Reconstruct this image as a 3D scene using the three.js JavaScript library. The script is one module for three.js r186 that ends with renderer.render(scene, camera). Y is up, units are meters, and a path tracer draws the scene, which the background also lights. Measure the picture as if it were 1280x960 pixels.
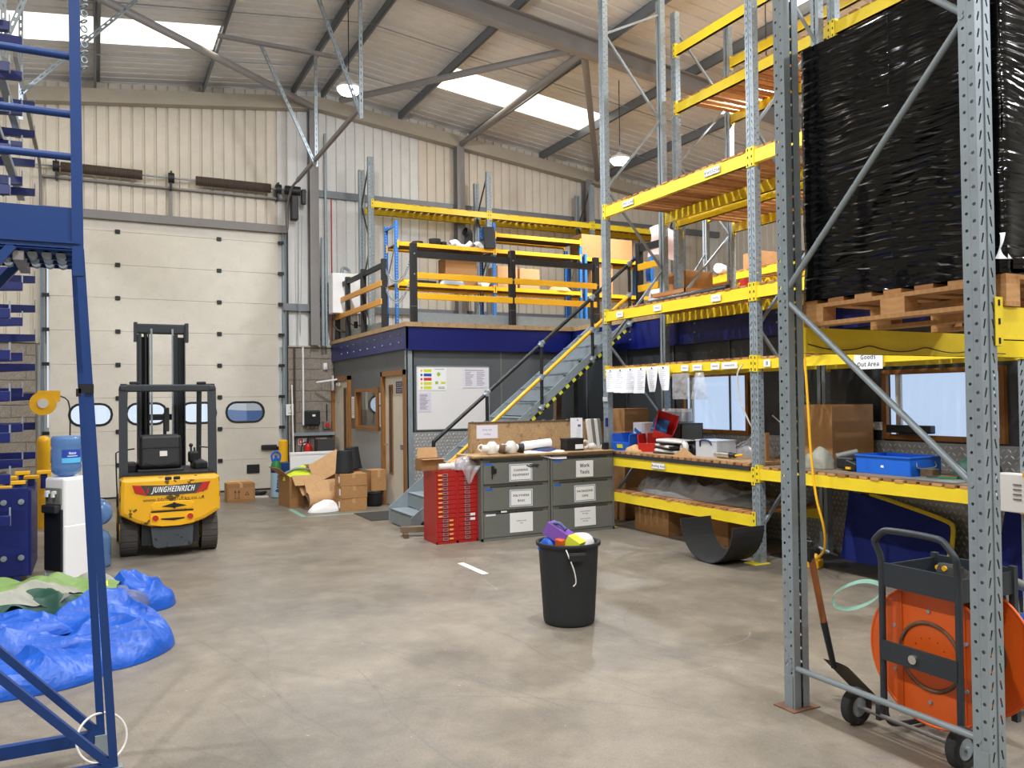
import * as THREE from 'three';
import { mergeGeometries } from 'three/addons/utils/BufferGeometryUtils.js';
import { RoundedBoxGeometry } from 'three/addons/geometries/RoundedBoxGeometry.js';
import { RectAreaLightUniformsLib } from 'three/addons/lights/RectAreaLightUniformsLib.js';

// ---------- camera, sky, exposure ----------
const D2R = Math.PI / 180;
const renderer = new THREE.WebGLRenderer({ antialias: true });
renderer.toneMapping = THREE.LinearToneMapping;
renderer.toneMappingExposure = 1.06;
renderer.shadowMap.enabled = true;
RectAreaLightUniformsLib.init();
const scene = new THREE.Scene();
scene.background = new THREE.Color(0.72, 0.84, 1.0);
const camera = new THREE.PerspectiveCamera(2 * Math.atan(480 / 1020) / D2R, 4 / 3, 0.05, 200);
camera.position.set(0, 1.735, 0);
camera.rotation.order = 'YXZ';
camera.rotation.set(1.0 * D2R, -27 * D2R, -0.68 * D2R);
scene.add(camera);
const LAMP_POWER = 40, BOWL_GLOW = 12;   // candela of each high bay lamp: downward beam and glow of its bowl
const ROOFLIGHT = 3.2;            // nits-like level of the daylight through each roof sheet
const roofY = (x) => 8.05 - 0.12 * Math.abs(x - 4);   // underside of the roof sheets, ridge at x = 4

// ---------- helpers ----------
let seed = 7;
const rnd = () => { seed = (seed * 1664525 + 1013904223) >>> 0; return seed / 4294967296; };
const rr = (a, b) => a + (b - a) * rnd();
const taken = new Map();
function numbered(n) { const k = taken.get(n) ?? 0; taken.set(n, k + 1); return k ? `${n}_${String(k).padStart(3, '0')}` : n; }
function boxUV(g) {               // uv in metres from the dominant axis of each face
  const p = g.attributes.position, n = p.count, uv = new Float32Array(n * 2), a = new THREE.Vector3(), b = new THREE.Vector3(), c = new THREE.Vector3();
  for (let i = 0; i < n; i += 3) {
    a.fromBufferAttribute(p, i); b.fromBufferAttribute(p, i + 1); c.fromBufferAttribute(p, i + 2);
    const f = b.clone().sub(a).cross(c.clone().sub(a)); const x = Math.abs(f.x), y = Math.abs(f.y), z = Math.abs(f.z);
    [a, b, c].forEach((q, k) => { const [u, v] = x >= y && x >= z ? [q.z, q.y] : y >= z ? [q.x, q.z] : [q.x, q.y]; uv[(i + k) * 2] = u; uv[(i + k) * 2 + 1] = v; });
  }
  g.setAttribute('uv', new THREE.BufferAttribute(uv, 2));
  return g;
}
function fix(g, keepUV) {
  let h = g.index ? g.toNonIndexed() : g;
  for (const k of Object.keys(h.attributes)) if (!['position', 'normal', 'uv'].includes(k)) h.deleteAttribute(k);
  if (!h.attributes.normal) h.computeVertexNormals();
  if (!keepUV || !h.attributes.uv) boxUV(h);
  h.morphAttributes = {}; h.clearGroups();
  return h;
}
const E1 = new THREE.Euler();
function mv(g, x = 0, y = 0, z = 0, rx = 0, ry = 0, rz = 0) {
  const m = new THREE.Matrix4().makeRotationFromEuler(E1.set(rx, ry, rz)); m.setPosition(x, y, z); return g.applyMatrix4(m);
}
const B = (w, h, d, x = 0, y = 0, z = 0, rx = 0, ry = 0, rz = 0) => fix(mv(new THREE.BoxGeometry(w, h, d), x, y, z, rx, ry, rz));
const BB = (x0, x1, y0, y1, z0, z1) => B(x1 - x0, y1 - y0, z1 - z0, (x0 + x1) / 2, (y0 + y1) / 2, (z0 + z1) / 2);
const RB = (w, h, d, r, x = 0, y = 0, z = 0, rx = 0, ry = 0, rz = 0) => fix(mv(new RoundedBoxGeometry(w, h, d, 2, Math.min(r, w / 2.01, h / 2.01, d / 2.01)), x, y, z, rx, ry, rz));
const V = (x, y, z) => new THREE.Vector3(x, y, z);
function CY(p, q, r, r2 = r, seg = 12, open = false) {       // cylinder from p to q
  const a = V(...p), b = V(...q), d = b.clone().sub(a), g = new THREE.CylinderGeometry(r2, r, d.length(), seg, 1, open);
  g.applyQuaternion(new THREE.Quaternion().setFromUnitVectors(V(0, 1, 0), d.clone().normalize()));
  const m = a.add(b).multiplyScalar(0.5); g.translate(m.x, m.y, m.z); return fix(g);
}
function BAR(p, q, w, h, roll = 0) {                          // rectangular bar from p to q
  const a = V(...p), b = V(...q), d = b.clone().sub(a), L = d.length(), g = new THREE.BoxGeometry(w, h, L); g.rotateZ(roll);
  const m = new THREE.Matrix4().lookAt(b, a, Math.abs(d.y) / L > 0.98 ? V(1, 0, 0) : V(0, 1, 0)); g.applyMatrix4(m);
  const c = a.add(b).multiplyScalar(0.5); g.translate(c.x, c.y, c.z); return fix(g);
}
function TU(pts, r, n = 40, seg = 8, closed = false, tension = 0.5) {
  return fix(new THREE.TubeGeometry(new THREE.CatmullRomCurve3(pts.map((p) => V(...p)), closed, 'catmullrom', tension), n, r, seg, closed));
}
const LA = (prof, seg = 24, x = 0, y = 0, z = 0, rx = 0, ry = 0, rz = 0) => fix(mv(new THREE.LatheGeometry(prof.map(([a, b]) => new THREE.Vector2(a, b)), seg), x, y, z, rx, ry, rz));
function shape(pts, holes = []) {
  const s = new THREE.Shape(pts.map(([x, y]) => new THREE.Vector2(x, y)));
  for (const h of holes) s.holes.push(new THREE.Path(h.map(([x, y]) => new THREE.Vector2(x, y))));
  return s;
}
function EX(pts, depth, x = 0, y = 0, z = 0, rx = 0, ry = 0, rz = 0, bevel = 0, holes = []) {   // outline in xy, thickness along z from 0
  const g = new THREE.ExtrudeGeometry(shape(pts, holes), { depth: depth - 2 * bevel, bevelEnabled: bevel > 0, bevelSize: bevel, bevelThickness: bevel, bevelSegments: 2, bevelOffset: -bevel, steps: 1 });
  if (bevel) g.translate(0, 0, bevel);
  return fix(mv(g, x, y, z, rx, ry, rz));
}
const circ = (cx, cy, r, n = 8, a0 = 0) => Array.from({ length: n }, (_, i) => [cx + r * Math.cos(a0 + i / n * 2 * Math.PI), cy + r * Math.sin(a0 + i / n * 2 * Math.PI)]);
function rrect(x0, x1, y0, y1, r, n = 4) {
  const o = []; for (const [cx, cy, a] of [[x1 - r, y1 - r, 0], [x0 + r, y1 - r, 90], [x0 + r, y0 + r, 180], [x1 - r, y0 + r, 270]]) for (let i = 0; i <= n; i++) o.push([cx + r * Math.cos((a + 90 * i / n) * D2R), cy + r * Math.sin((a + 90 * i / n) * D2R)]);
  return o;
}
function GRID(nu, nv, f, thick = 0) {                          // smooth sheet from f(u,v) -> [x,y,z]
  const pos = [], idx = [];
  for (let j = 0; j <= nv; j++) for (let i = 0; i <= nu; i++) pos.push(...f(i / nu, j / nv));
  for (let j = 0; j < nv; j++) for (let i = 0; i < nu; i++) { const a = j * (nu + 1) + i, b = a + 1, c = a + nu + 1, d = c + 1; idx.push(a, c, b, b, c, d); }
  const g = new THREE.BufferGeometry(); g.setAttribute('position', new THREE.Float32BufferAttribute(pos, 3)); g.setIndex(idx); g.computeVertexNormals();
  return fix(g);
}
function MG(geos) { return Array.isArray(geos) ? (geos.length > 1 ? mergeGeometries(geos, false) : geos[0]) : geos; }
function M(parent, name, geos, mat, x, y, z, rx = 0, ry = 0, rz = 0) {
  const m = new THREE.Mesh(MG(geos), mat); m.name = parent === scene ? numbered(name) : name; m.castShadow = m.receiveShadow = true; parent.add(m);
  if (x !== undefined) { m.position.set(x, y, z); m.rotation.set(rx, ry, rz); }
  return m;
}
function T(name, label, category, pos = [0, 0, 0], ry = 0, group) {
  const o = new THREE.Group(); o.name = numbered(name); o.position.set(...pos); o.rotation.y = ry; o.userData = { label, category }; if (group) o.userData.group = group; scene.add(o); return o;
}
function one(name, label, category, geos, mat, pos = [0, 0, 0], ry = 0, group) {
  const m = M(scene, name, geos, mat, ...pos, 0, ry, 0); m.userData = { label, category }; if (group) m.userData.group = group; return m;
}
function ST(name, label) { const o = new THREE.Group(); o.name = numbered(name); o.userData = { kind: 'structure', label }; scene.add(o); return o; }
function dup(o, pos, ry, label, group) {
  const c = o.clone(); c.name = numbered(o.name.replace(/_\d{3}$/, '')); c.position.set(...pos); c.rotation.y = ry; c.userData = { ...o.userData }; if (label) c.userData.label = label; if (group) c.userData.group = group; scene.add(c); return c;
}
function rectLight(parent, w, h, level, color, pos, target) { const l = new THREE.RectAreaLight(color, level, w, h); l.position.set(...pos); l.lookAt(...target); parent.add(l); return l; }

// ---------- textures ----------
const hash = (x, y, s) => { let h = (x * 374761393 + y * 668265263 + s * 974634777) | 0; h = Math.imul(h ^ (h >>> 13), 1274126177); return ((h ^ (h >>> 16)) >>> 0) / 4294967296; };
function vnoise(x, y, per, s) {
  const xi = Math.floor(x), yi = Math.floor(y), fx = x - xi, fy = y - yi, w = (k) => ((k % per) + per) % per, u = fx * fx * (3 - 2 * fx), v = fy * fy * (3 - 2 * fy);
  const a = hash(w(xi), w(yi), s), b = hash(w(xi + 1), w(yi), s), c = hash(w(xi), w(yi + 1), s), d = hash(w(xi + 1), w(yi + 1), s);
  return a + (b - a) * u + (c - a) * v + (a - b - c + d) * u * v;
}
function fbm(u, v, per, oct, s) { let t = 0, a = 0.5, n = 0; for (let o = 0; o < oct; o++) { t += a * vnoise(u * per, v * per, per, s + o); n += a; a *= 0.5; per *= 2; } return t / n; }
function tex(n, f, size, srgb = true) {                        // f(u,v) -> grey or [r,g,b] in 0..1; size = metres a repeat covers
  const d = new Uint8Array(n * n * 4);
  for (let j = 0; j < n; j++) for (let i = 0; i < n; i++) { let c = f(i / n, j / n); if (!Array.isArray(c)) c = [c, c, c]; const k = (j * n + i) * 4; for (let q = 0; q < 3; q++) d[k + q] = Math.max(0, Math.min(255, c[q] * 255)); d[k + 3] = 255; }
  const t = new THREE.DataTexture(d, n, n); t.wrapS = t.wrapT = THREE.RepeatWrapping; t.magFilter = THREE.LinearFilter; t.minFilter = THREE.LinearMipmapLinearFilter; t.generateMipmaps = true;
  t.repeat.set(1 / size, 1 / size); if (srgb) t.colorSpace = THREE.SRGBColorSpace; t.needsUpdate = true; return t;
}
const lerp = (a, b, t) => a + (b - a) * t, clamp = (x, a = 0, b = 1) => Math.max(a, Math.min(b, x)), sstep = (a, b, x) => { const t = clamp((x - a) / (b - a)); return t * t * (3 - 2 * t); };
// worn power-floated concrete, 12 m a repeat
const tConcrete = (() => {
  const n = 2048, t = tex(n, (u, v) => {
    const big = fbm(u, v, 3, 4, 11), mid = fbm(u + 0.08 * big, v, 14, 4, 31), streak = fbm(u * 1, v * 1, 40, 3, 51), fine = hash((u * n) | 0, (v * n) | 0, 5);
    let k = 0.49 + 0.09 * (big - 0.5) + 0.08 * (mid - 0.5) + 0.1 * (streak - 0.5) + 0.05 * (fbm(u, v, 160, 2, 61) - 0.5) + 0.06 * (fine - 0.5);
    k -= 0.03 * sstep(0.56, 0.68, fbm(u, v, 12, 5, 77)); k += 0.025 * sstep(0.58, 0.7, fbm(u, v, 16, 4, 97));
    const warm = fbm(u, v, 5, 3, 131) - 0.5;
    return [k * (1.02 + 0.05 * warm), k * 0.955, k * (0.85 - 0.08 * warm)];
  }, 12);
  const d = t.image.data, put = (x, y, m, a) => { x = ((x % n) + n) % n | 0; y = ((y % n) + n) % n | 0; const k = (y * n + x) * 4; for (let q = 0; q < 3; q++) d[k + q] = clamp(d[k + q] * (1 - a) + m * a, 0, 255); };
  const line = (x, y, ang, len, bend, w, m, a) => { for (let i = 0; i < len; i++) { const al = a * (0.4 + 0.6 * vnoise(i / 14, x * 0.01, 4096, 3)); for (let q = -w; q <= w; q++) put(x - Math.sin(ang) * q, y + Math.cos(ang) * q, m, al * (1 - Math.abs(q) / (w + 1))); x += Math.cos(ang); y += Math.sin(ang); ang += bend + rr(-0.03, 0.03); } };
  for (let i = 0; i < 150; i++) line(rnd() * n, rnd() * n, rr(0, 6.28), rr(60, 420), rr(-0.002, 0.002), 1, 85, rr(0.15, 0.5));      // hairline cracks and scratches
  for (let i = 0; i < 40; i++) { const x = rnd() * n, y = rnd() * n, a = rr(0, 6.28), b = rr(-0.004, 0.004); line(x, y, a, rr(200, 700), b, 9, 105, 0.07); }         // tyre marks
  for (let i = 0; i < 22; i++) { const wx = rr(0.3, 4.2), wz = rr(-4.6, -3.0); line(wx / 12 * n + n, wz / 12 * n + n, Math.atan2(-1, -0.35) + rr(-0.12, 0.12), rr(180, 420), rr(-0.0008, 0.0008), 1, 70, rr(0.08, 0.26)); }   // scratches across the aisle
  for (let i = 0; i < 25; i++) line(rnd() * n, rnd() * n, rr(0, 6.28), rr(20, 90), rr(-0.02, 0.02), 1, 215, rr(0.2, 0.5));
  for (let i = 0; i < 500; i++) { const x = rnd() * n, y = rnd() * n, m = rnd() < 0.7 ? 225 : 60; put(x, y, m, 0.7); if (rnd() < 0.4) put(x + 1, y, m, 0.6); }
  return t;
})();
const tRoughFloor = tex(512, (u, v) => 0.62 + 0.4 * (fbm(u, v, 6, 4, 211) - 0.5) + 0.2 * (fbm(u, v, 40, 2, 19) - 0.5), 6, false);
const tMottle = tex(512, (u, v) => 0.97 + 0.05 * (fbm(u, v, 8, 5, 401) - 0.5) - 0.02 * sstep(0.66, 0.8, fbm(u, v, 30, 3, 411)), 1.3);
const tGalv = tex(512, (u, v) => { const c = fbm(u, v, 28, 2, 501), k = 0.95 + 0.05 * (c - 0.5) + 0.06 * (fbm(u, v, 6, 3, 509) - 0.5); return [k * 0.985, k, k * 1.01]; }, 1);
const tWood = tex(512, (u, v) => { const g = fbm(u * 1, v * 1, 4, 2, 601), w = Math.sin((v * 44 + g * 3) * 2.2) * 0.5 + 0.5, f = hash((v * 512) | 0, (u * 24) | 0, 9), k = 0.9 + 0.05 * (w - 0.5) + 0.06 * (f - 0.5) + 0.1 * (g - 0.5); return [k, k * 0.985, k * 0.95]; }, 0.6);
const tWoodY = tWood.clone(); tWoodY.rotation = Math.PI / 2; tWoodY.needsUpdate = true;
const tBoard = tex(512, (u, v) => { const a = fbm(u, v, 60, 2, 701), b = fbm(u, v, 9, 4, 707), k = 0.92 + 0.16 * (a - 0.5) + 0.14 * (b - 0.5) - 0.16 * sstep(0.66, 0.8, fbm(u, v, 14, 3, 719)); return [k, k * 0.97, k * 0.92]; }, 0.9);
const tCard = tex(256, (u, v) => { const k = 0.94 + 0.08 * (fbm(u, v, 10, 4, 801) - 0.5) + 0.025 * Math.sin(v * 256 * 0.8); return [k, k * 0.99, k * 0.97]; }, 0.4);
const tBlock = tex(256, (u, v) => 0.9 + 0.28 * (fbm(u, v, 50, 2, 901) - 0.5) + 0.12 * (fbm(u, v, 6, 3, 903) - 0.5), 0.5);
const tFine = tex(256, (u, v) => 0.5 + 0.9 * (fbm(u, v, 40, 3, 951) - 0.5), 0.2, false);
const tScuff = tex(512, (u, v) => { const s = sstep(0.7, 0.735, fbm(u, v, 16, 4, 971)), k = 0.95 + 0.1 * (fbm(u, v, 5, 3, 975) - 0.5); return [lerp(k, 0.42, s), lerp(k, 0.43, s), lerp(k, 0.45, s)]; }, 1.2);
tScuff.offset.set(0.41, 0.23);
const tWrapBump = tex(512, (u, v) => { const w = fbm(u * 1, v * 1, 3, 2, 981); const s = Math.sin((v * 26 + u * 2 + w * 2.2) * 6.283) * 0.5 + 0.5; return clamp(0.35 * s * s + 0.45 * vnoise(u * 6, v * 90, 512, 983) + 0.25 * vnoise(u * 3, v * 30, 512, 985)); }, 1.1, false);
const tCrumple = tex(512, (u, v) => { let h = 0, a = 0.5, per = 5; for (let o = 0; o < 4; o++) { h += a * Math.abs(2 * vnoise(u * per, v * per, per, 991 + o) - 1); a *= 0.5; per *= 2; } return h; }, 0.9, false);

// ---------- materials ----------
function mat(color, rough = 0.6, o = {}) {
  const m = new THREE.MeshPhysicalMaterial({ color: new THREE.Color(color), roughness: rough, side: THREE.DoubleSide, ...o }); return m;
}
const X = {
  floor: mat('#ffffff', 0.78, { map: tConcrete, roughnessMap: tRoughFloor, bumpMap: tFine, bumpScale: 0.0006 }),
  clad: mat('#d5ccba', 0.55, { map: tMottle }), cladW: mat('#dcdcd6', 0.5, { map: tMottle }), flash: mat('#a79e8d', 0.6, { map: tMottle }),
  roof: mat('#dfdfdc', 0.6, { map: tMottle }), purlin: mat('#7e8184', 0.45, { map: tGalv, metalness: 0.35 }), steel: mat('#84817e', 0.55, { map: tMottle }),
  galv: mat('#9aa3a6', 0.48, { map: tGalv, metalness: 0.25 }), chrome: mat('#d8d8d6', 0.2, { metalness: 0.95 }),
  yellow: mat('#f6d92e', 0.4, { map: tMottle }), safety: mat('#fbbd1c', 0.38, { map: tMottle }), slat: mat('#c08a55', 0.75, { map: tWood }), slat2: mat('#a9764a', 0.78, { map: tWood }), slat3: mat('#cf9d68', 0.75, { map: tWood }), slatY: mat('#c4935f', 0.75, { map: tWoodY }),
  oak: mat('#a06b2f', 0.5, { map: tWoodY }), board: mat('#bfa27b', 0.75, { map: tBoard }), boardD: mat('#6b5640', 0.8, { map: tBoard }), card: mat('#bd8f5d', 0.85, { map: tCard }), card2: mat('#a87c4c', 0.85, { map: tCard }), card3: mat('#d1a878', 0.85, { map: tCard }),
  blueN: mat('#0b1967', 0.36, { map: tMottle }), blueL: mat('#163c78', 0.4, { map: tMottle }), blueS: mat('#2f74bd', 0.45, { map: tMottle }), blueB: mat('#1a65cf', 0.4), blueBase: mat('#0d1d63', 0.4, { map: tMottle }),
  black: mat('#17191b', 0.5), blackM: mat('#202224', 0.7, { bumpMap: tFine, bumpScale: 0.0004 }), rubber: mat('#2a2a2a', 0.85, { bumpMap: tFine, bumpScale: 0.001 }), tyre: mat('#4a4743', 0.9, { bumpMap: tFine, bumpScale: 0.001 }), frame: mat('#2b3136', 0.45), slot: mat('#0b0b0c', 0.9),
  wallG: mat('#5d6163', 0.55, { map: tMottle }), wallD: mat('#3a3e40', 0.3, { bumpMap: tCrumple, bumpScale: 0.004 }), tread: mat('#a9aba9', 0.42, { metalness: 0.3, map: tMottle }), lozenge: mat('#d2d4d2', 0.28, { metalness: 0.4 }),
  cream: mat('#ddd5c3', 0.55, { map: tMottle }), door: mat('#e0dacb', 0.5, { map: tMottle }), white: mat('#e9e9e7', 0.45), whiteM: mat('#f0f0ee', 0.8), paper: mat('#eef0f2', 0.9), offw: mat('#d9d6ce', 0.6),
  block: mat('#9c9284', 0.92, { map: tBlock }), mortar: mat('#8a8175', 0.95, { map: tBlock }), red: mat('#b71f1c', 0.4, { map: tMottle }), redB: mat('#c4231d', 0.35), cab: mat('#74766f', 0.48, { map: tMottle }), cabD: mat('#3c3d3a', 0.6),
  orange: mat('#e2601b', 0.4, { map: tMottle }), fork: mat('#f2b416', 0.32, { map: tScuff, clearcoat: 0.3 }), forkY: mat('#f2b416', 0.35), lens: mat('#b81c18', 0.2, { clearcoat: 0.8 }), vinyl: mat('#17181a', 0.42, { bumpMap: tFine, bumpScale: 0.0008 }),
  tarp: mat('#1155b8', 0.42, { bumpMap: tCrumple, bumpScale: 0.02 }), tarpG: mat('#708c4a', 0.6, { bumpMap: tCrumple, bumpScale: 0.01 }), tarpY: mat('#8f8f80', 0.6, { bumpMap: tCrumple, bumpScale: 0.014 }), tarpN: mat('#4c557f', 0.55, { bumpMap: tCrumple, bumpScale: 0.012 }), green: mat('#1f7a3c', 0.5), greenD: mat('#1e4a3a', 0.55), hivis: mat('#d8ee32', 0.7), purple: mat('#7a4fa8', 0.5), lime: mat('#d2d83c', 0.5), strap: mat('#86b5a0', 0.4),
  wrap: mat('#020203', 0.1, { bumpMap: tWrapBump, bumpScale: 0.008, specularIntensity: 0.8 }), mat1: mat('#3c3a36', 0.9, { map: tMottle }), matBlue: mat('#10247a', 0.75, { bumpMap: tCrumple, bumpScale: 0.006 }), wood: mat('#b98d5c', 0.8, { map: tWood }), woodG: mat('#8a7a66', 0.85, { map: tWood }), rust: mat('#7a5a44', 0.8, { map: tBoard }), handle: mat('#9a5a28', 0.55, { map: tWoodY }), brown: mat('#4b3d33', 0.7, { map: tMottle }),
  amber: mat('#f0b455', 0.5), amberW: mat('#d99a3a', 0.5, { map: tMottle }), film: mat('#f2f3f4', 0.2, { transmission: 0.7, thickness: 0, bumpMap: tCrumple, bumpScale: 0.02 }), filmG: mat('#b9b9b6', 0.12, { transmission: 0.55, thickness: 0, bumpMap: tCrumple, bumpScale: 0.03 }), tub: mat('#e6eaec', 0.25, { transmission: 0.45, thickness: 0 }), water: mat('#7aa6d8', 0.12, { transmission: 0.55, thickness: 0 }), glass: mat('#ffffff', 0.02, { transmission: 1, thickness: 0 }), mirrorGlass: mat('#c9c6bd', 0.04, { metalness: 1 }),
  lit: mat('#7f8a96', 0.5, { emissive: new THREE.Color(0.52, 0.68, 0.93), emissiveIntensity: 0.82 }), rooflight: mat('#ffffff', 0.6, { emissive: new THREE.Color(1, 0.96, 0.86), emissiveIntensity: 1.5 }), lamp: mat('#ffffff', 0.5, { emissive: new THREE.Color(0.95, 0.97, 1), emissiveIntensity: 18 }),
};
// printed sheets: lines = [text, height fraction, size, colour, bold]
function print(w, h, bg, draw, rough = 0.7) {
  const cv = document.createElement('canvas'), s = 400 / Math.max(w, h); cv.width = Math.round(w * s); cv.height = Math.round(h * s);
  const c = cv.getContext('2d'); c.fillStyle = bg; c.fillRect(0, 0, cv.width, cv.height); draw(c, cv.width, cv.height);
  const t = new THREE.CanvasTexture(cv); t.colorSpace = THREE.SRGBColorSpace; return mat('#ffffff', rough, { map: t });
}
const words = (lines, o = {}) => (c, W, Hh) => {
  if (o.border) { c.strokeStyle = o.border; c.lineWidth = Hh * 0.045; c.strokeRect(Hh * 0.06, Hh * 0.06, W - Hh * 0.12, Hh - Hh * 0.12); }
  c.textAlign = 'center'; c.textBaseline = 'middle';
  for (const [t, y, sz, col = '#1b1b1b', bold = true, x = 0.5] of lines) { c.fillStyle = col; c.font = `${bold ? 'bold ' : ''}${sz * Hh}px sans-serif`; c.fillText(t, W * x, Hh * y, W * 0.94); }
};
function cloth(o) {              // crumpled sheet on the ground: o.out = outline points [x,z], o.h height
  const N = o.out.length, R = (a) => { const k = a * N, i = Math.floor(k) % N, t = k - Math.floor(k), g = (q) => o.out[(i + q + N) % N]; return [0, 1].map((d) => { const p0 = g(-1)[d], p1 = g(0)[d], p2 = g(1)[d], p3 = g(2)[d]; return 0.5 * (2 * p1 + (p2 - p0) * t + (2 * p0 - 5 * p1 + 4 * p2 - p3) * t * t + (3 * p1 - p0 - 3 * p2 + p3) * t * t * t); }); };
  const s = o.s, dirs = [[0.35, 1.15, 0.62], [-0.25, 2.1, 0.34], [0.6, 3.6, 0.13], [0.1, 6.2, 0.05]], n = (x, z, f, q) => vnoise(x * f + 50, z * f + 50, 4096, s + q);
  const fold = (x, z) => { let h = 0; dirs.forEach(([a, f, w], i) => { const wx = 1.6 * (n(x, z, 1.3 + i * 0.5, i) - 0.5); h += w * Math.pow(1 - Math.abs(Math.sin(Math.PI * (f * (x * Math.sin(a + s) + z * Math.cos(a + s)) * (o.freq ?? 1) + wx * 1.6))), 1.25) * (0.5 + n(x, z, 2.3, 20 + i)); }); return h; };
  return GRID(o.n ?? 200, o.m ?? 90, (u, v) => { const [ex, ez] = R(u), cx = o.c?.[0] ?? 0, cz = o.c?.[1] ?? 0, x = lerp(cx, ex, v), z = lerp(cz, ez, v), p = Math.pow(Math.max(0, 1 - Math.pow(v, o.pw ?? 4)), 0.6); return [x, (o.y ?? 0) + 0.004 + p * (0.03 + o.h * (0.35 + (o.flat ?? 0.3) * (1 - v) + 0.75 * fold(x, z))), z]; });
}
const SHEET = (w, h, t = 0.002) => fix(new THREE.BoxGeometry(w, h, t), true);   // keeps 0..1 uv on the face

// ================= the building =================
const ZB = -16.5, XL = -6.5, XR = 14.5, ZF = 7;
{
  const f = M(scene, 'floor', BB(XL, XR, -0.25, 0, ZB - 0.25, ZF), X.floor); f.userData = { kind: 'structure', label: 'worn beige power-floated concrete floor' };
}
// ribbed wall sheets: x along the wall, ribs every 0.2 m, recessed troughs
function ribSheet(w, y0, y1) {            // y0, y1: functions of local x
  const prof = []; for (let k = 0; k < Math.round(w / 0.2); k++) { const b = k * 0.2; prof.push([b, 0], [b + 0.15, 0], [b + 0.158, -0.034], [b + 0.19, -0.034]); } prof.push([w, 0]);
  const pos = [];
  for (let i = 0; i + 1 < prof.length; i++) { const [a, za] = prof[i], [b, zb] = prof[i + 1]; const A = [a, y0(a), za], Bq = [b, y0(b), zb], C = [b, y1(b), zb], D = [a, y1(a), za]; pos.push(...A, ...Bq, ...C, ...A, ...C, ...D); }
  const g = new THREE.BufferGeometry(); g.setAttribute('position', new THREE.Float32BufferAttribute(pos, 3)); g.computeVertexNormals(); return fix(g);
}
const DX0 = -0.78, DX1 = 3.27, DY = 5.08;     // loading door opening
{
  const w = ST('wall_back', 'gable wall with ribbed cream sheets above concrete blockwork');
  const gy = (x) => roofY(x) + 0.05;
  M(w, 'outer_leaf', [EX([[XL, 0], [DX0, 0], [DX0, DY], [DX1, DY], [DX1, 0], [XR, 0], [XR, gy(XR)], [4, gy(4)], [XL, gy(XL)]], 0.2, 0, 0, ZB - 0.25)], X.cladW);
  for (let x = -2.78; x < XR - 0.3; x += 1) {
    const x0 = x, c = (x0 + 0.5 > DX0 && x0 + 0.5 < DX1), lo = c ? DY + 0.1 : (x0 < DX0 + 0.2 && x0 + 1 > DX0 ? 2.8 : 2.8);
    const y1 = (lx) => roofY(x0 + lx) - 0.02;
    if (x0 < DX0 - 0.1 && x0 + 0.9 > DX0) { M(w, 'cladding_sheet', ribSheet(0.8, () => 2.8, y1), X.clad, x0, 0, ZB - 0.012); continue; }
    M(w, 'cladding_sheet', ribSheet(1, () => lo, y1), x0 > 3 ? (x0 < 6 ? X.cladW : X.clad) : X.clad, x0, 0, ZB - 0.012);
  }
  for (const [a, b] of [[-2.4, DX0 - 0.16], [DX1 + 0.12, 4.3]]) {
    M(w, 'mortar_bed', BB(a, b, 0, 2.8, ZB - 0.02, ZB + 0.085), X.mortar);
    const gb = BB(0, 0.43, 0, 0.205, 0, 0.1), gh = BB(0, 0.21, 0, 0.205, 0, 0.1);
    for (let r = 0; r < 13; r++) for (let x = a + (r % 2 ? -0.22 : 0); x < b - 0.02; x += 0.44) {
      const xs = Math.max(x, a), xe = Math.min(x + 0.43, b); if (xe - xs < 0.06) continue;
      const full = xe - xs > 0.42; M(w, 'block', full ? gb : BB(0, xe - xs, 0, 0.205, 0, 0.1), X.block, xs, r * 0.215 + 0.005, ZB + 0.09 - 0.1 + 0.01 + rr(-0.002, 0.003));
    }
    M(w, 'coping', BB(a, b, 2.8, 2.83, ZB - 0.02, ZB + 0.13), X.flash);
  }
  for (const x of [3.9, 7.1, 10.4]) M(w, 'steel_column', [BB(x - 0.09, x + 0.09, 2.84, roofY(x) - 0.4, ZB + 0.22, ZB + 0.235), BB(x - 0.09, x + 0.09, 2.84, roofY(x) - 0.4, ZB + 0.02, ZB + 0.035), BB(x - 0.006, x + 0.006, 2.84, roofY(x) - 0.4, ZB + 0.03, ZB + 0.23)], X.steel);
  for (const [y, a, b] of [[5.93, 4.0, XR], [3.6, 3.3, XR]]) M(w, 'sheeting_rail', [BB(a, b, y - 0.07, y + 0.07, ZB + 0.0, ZB + 0.09)], X.purlin);
  M(w, 'gable_rafter', [...[[XL, 4], [4, XR]].map(([a, b]) => EX([[a, roofY(a) - 0.45], [b, roofY(b) - 0.45], [b, roofY(b) - 0.2], [a, roofY(a) - 0.2]], 0.2, 0, 0, ZB + 0.03))], X.flash);
  M(w, 'door_header', [BB(DX0 - 0.1, DX1 + 0.1, DY - 0.02, DY + 0.13, ZB - 0.03, ZB + 0.12)], X.steel);
}
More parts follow.
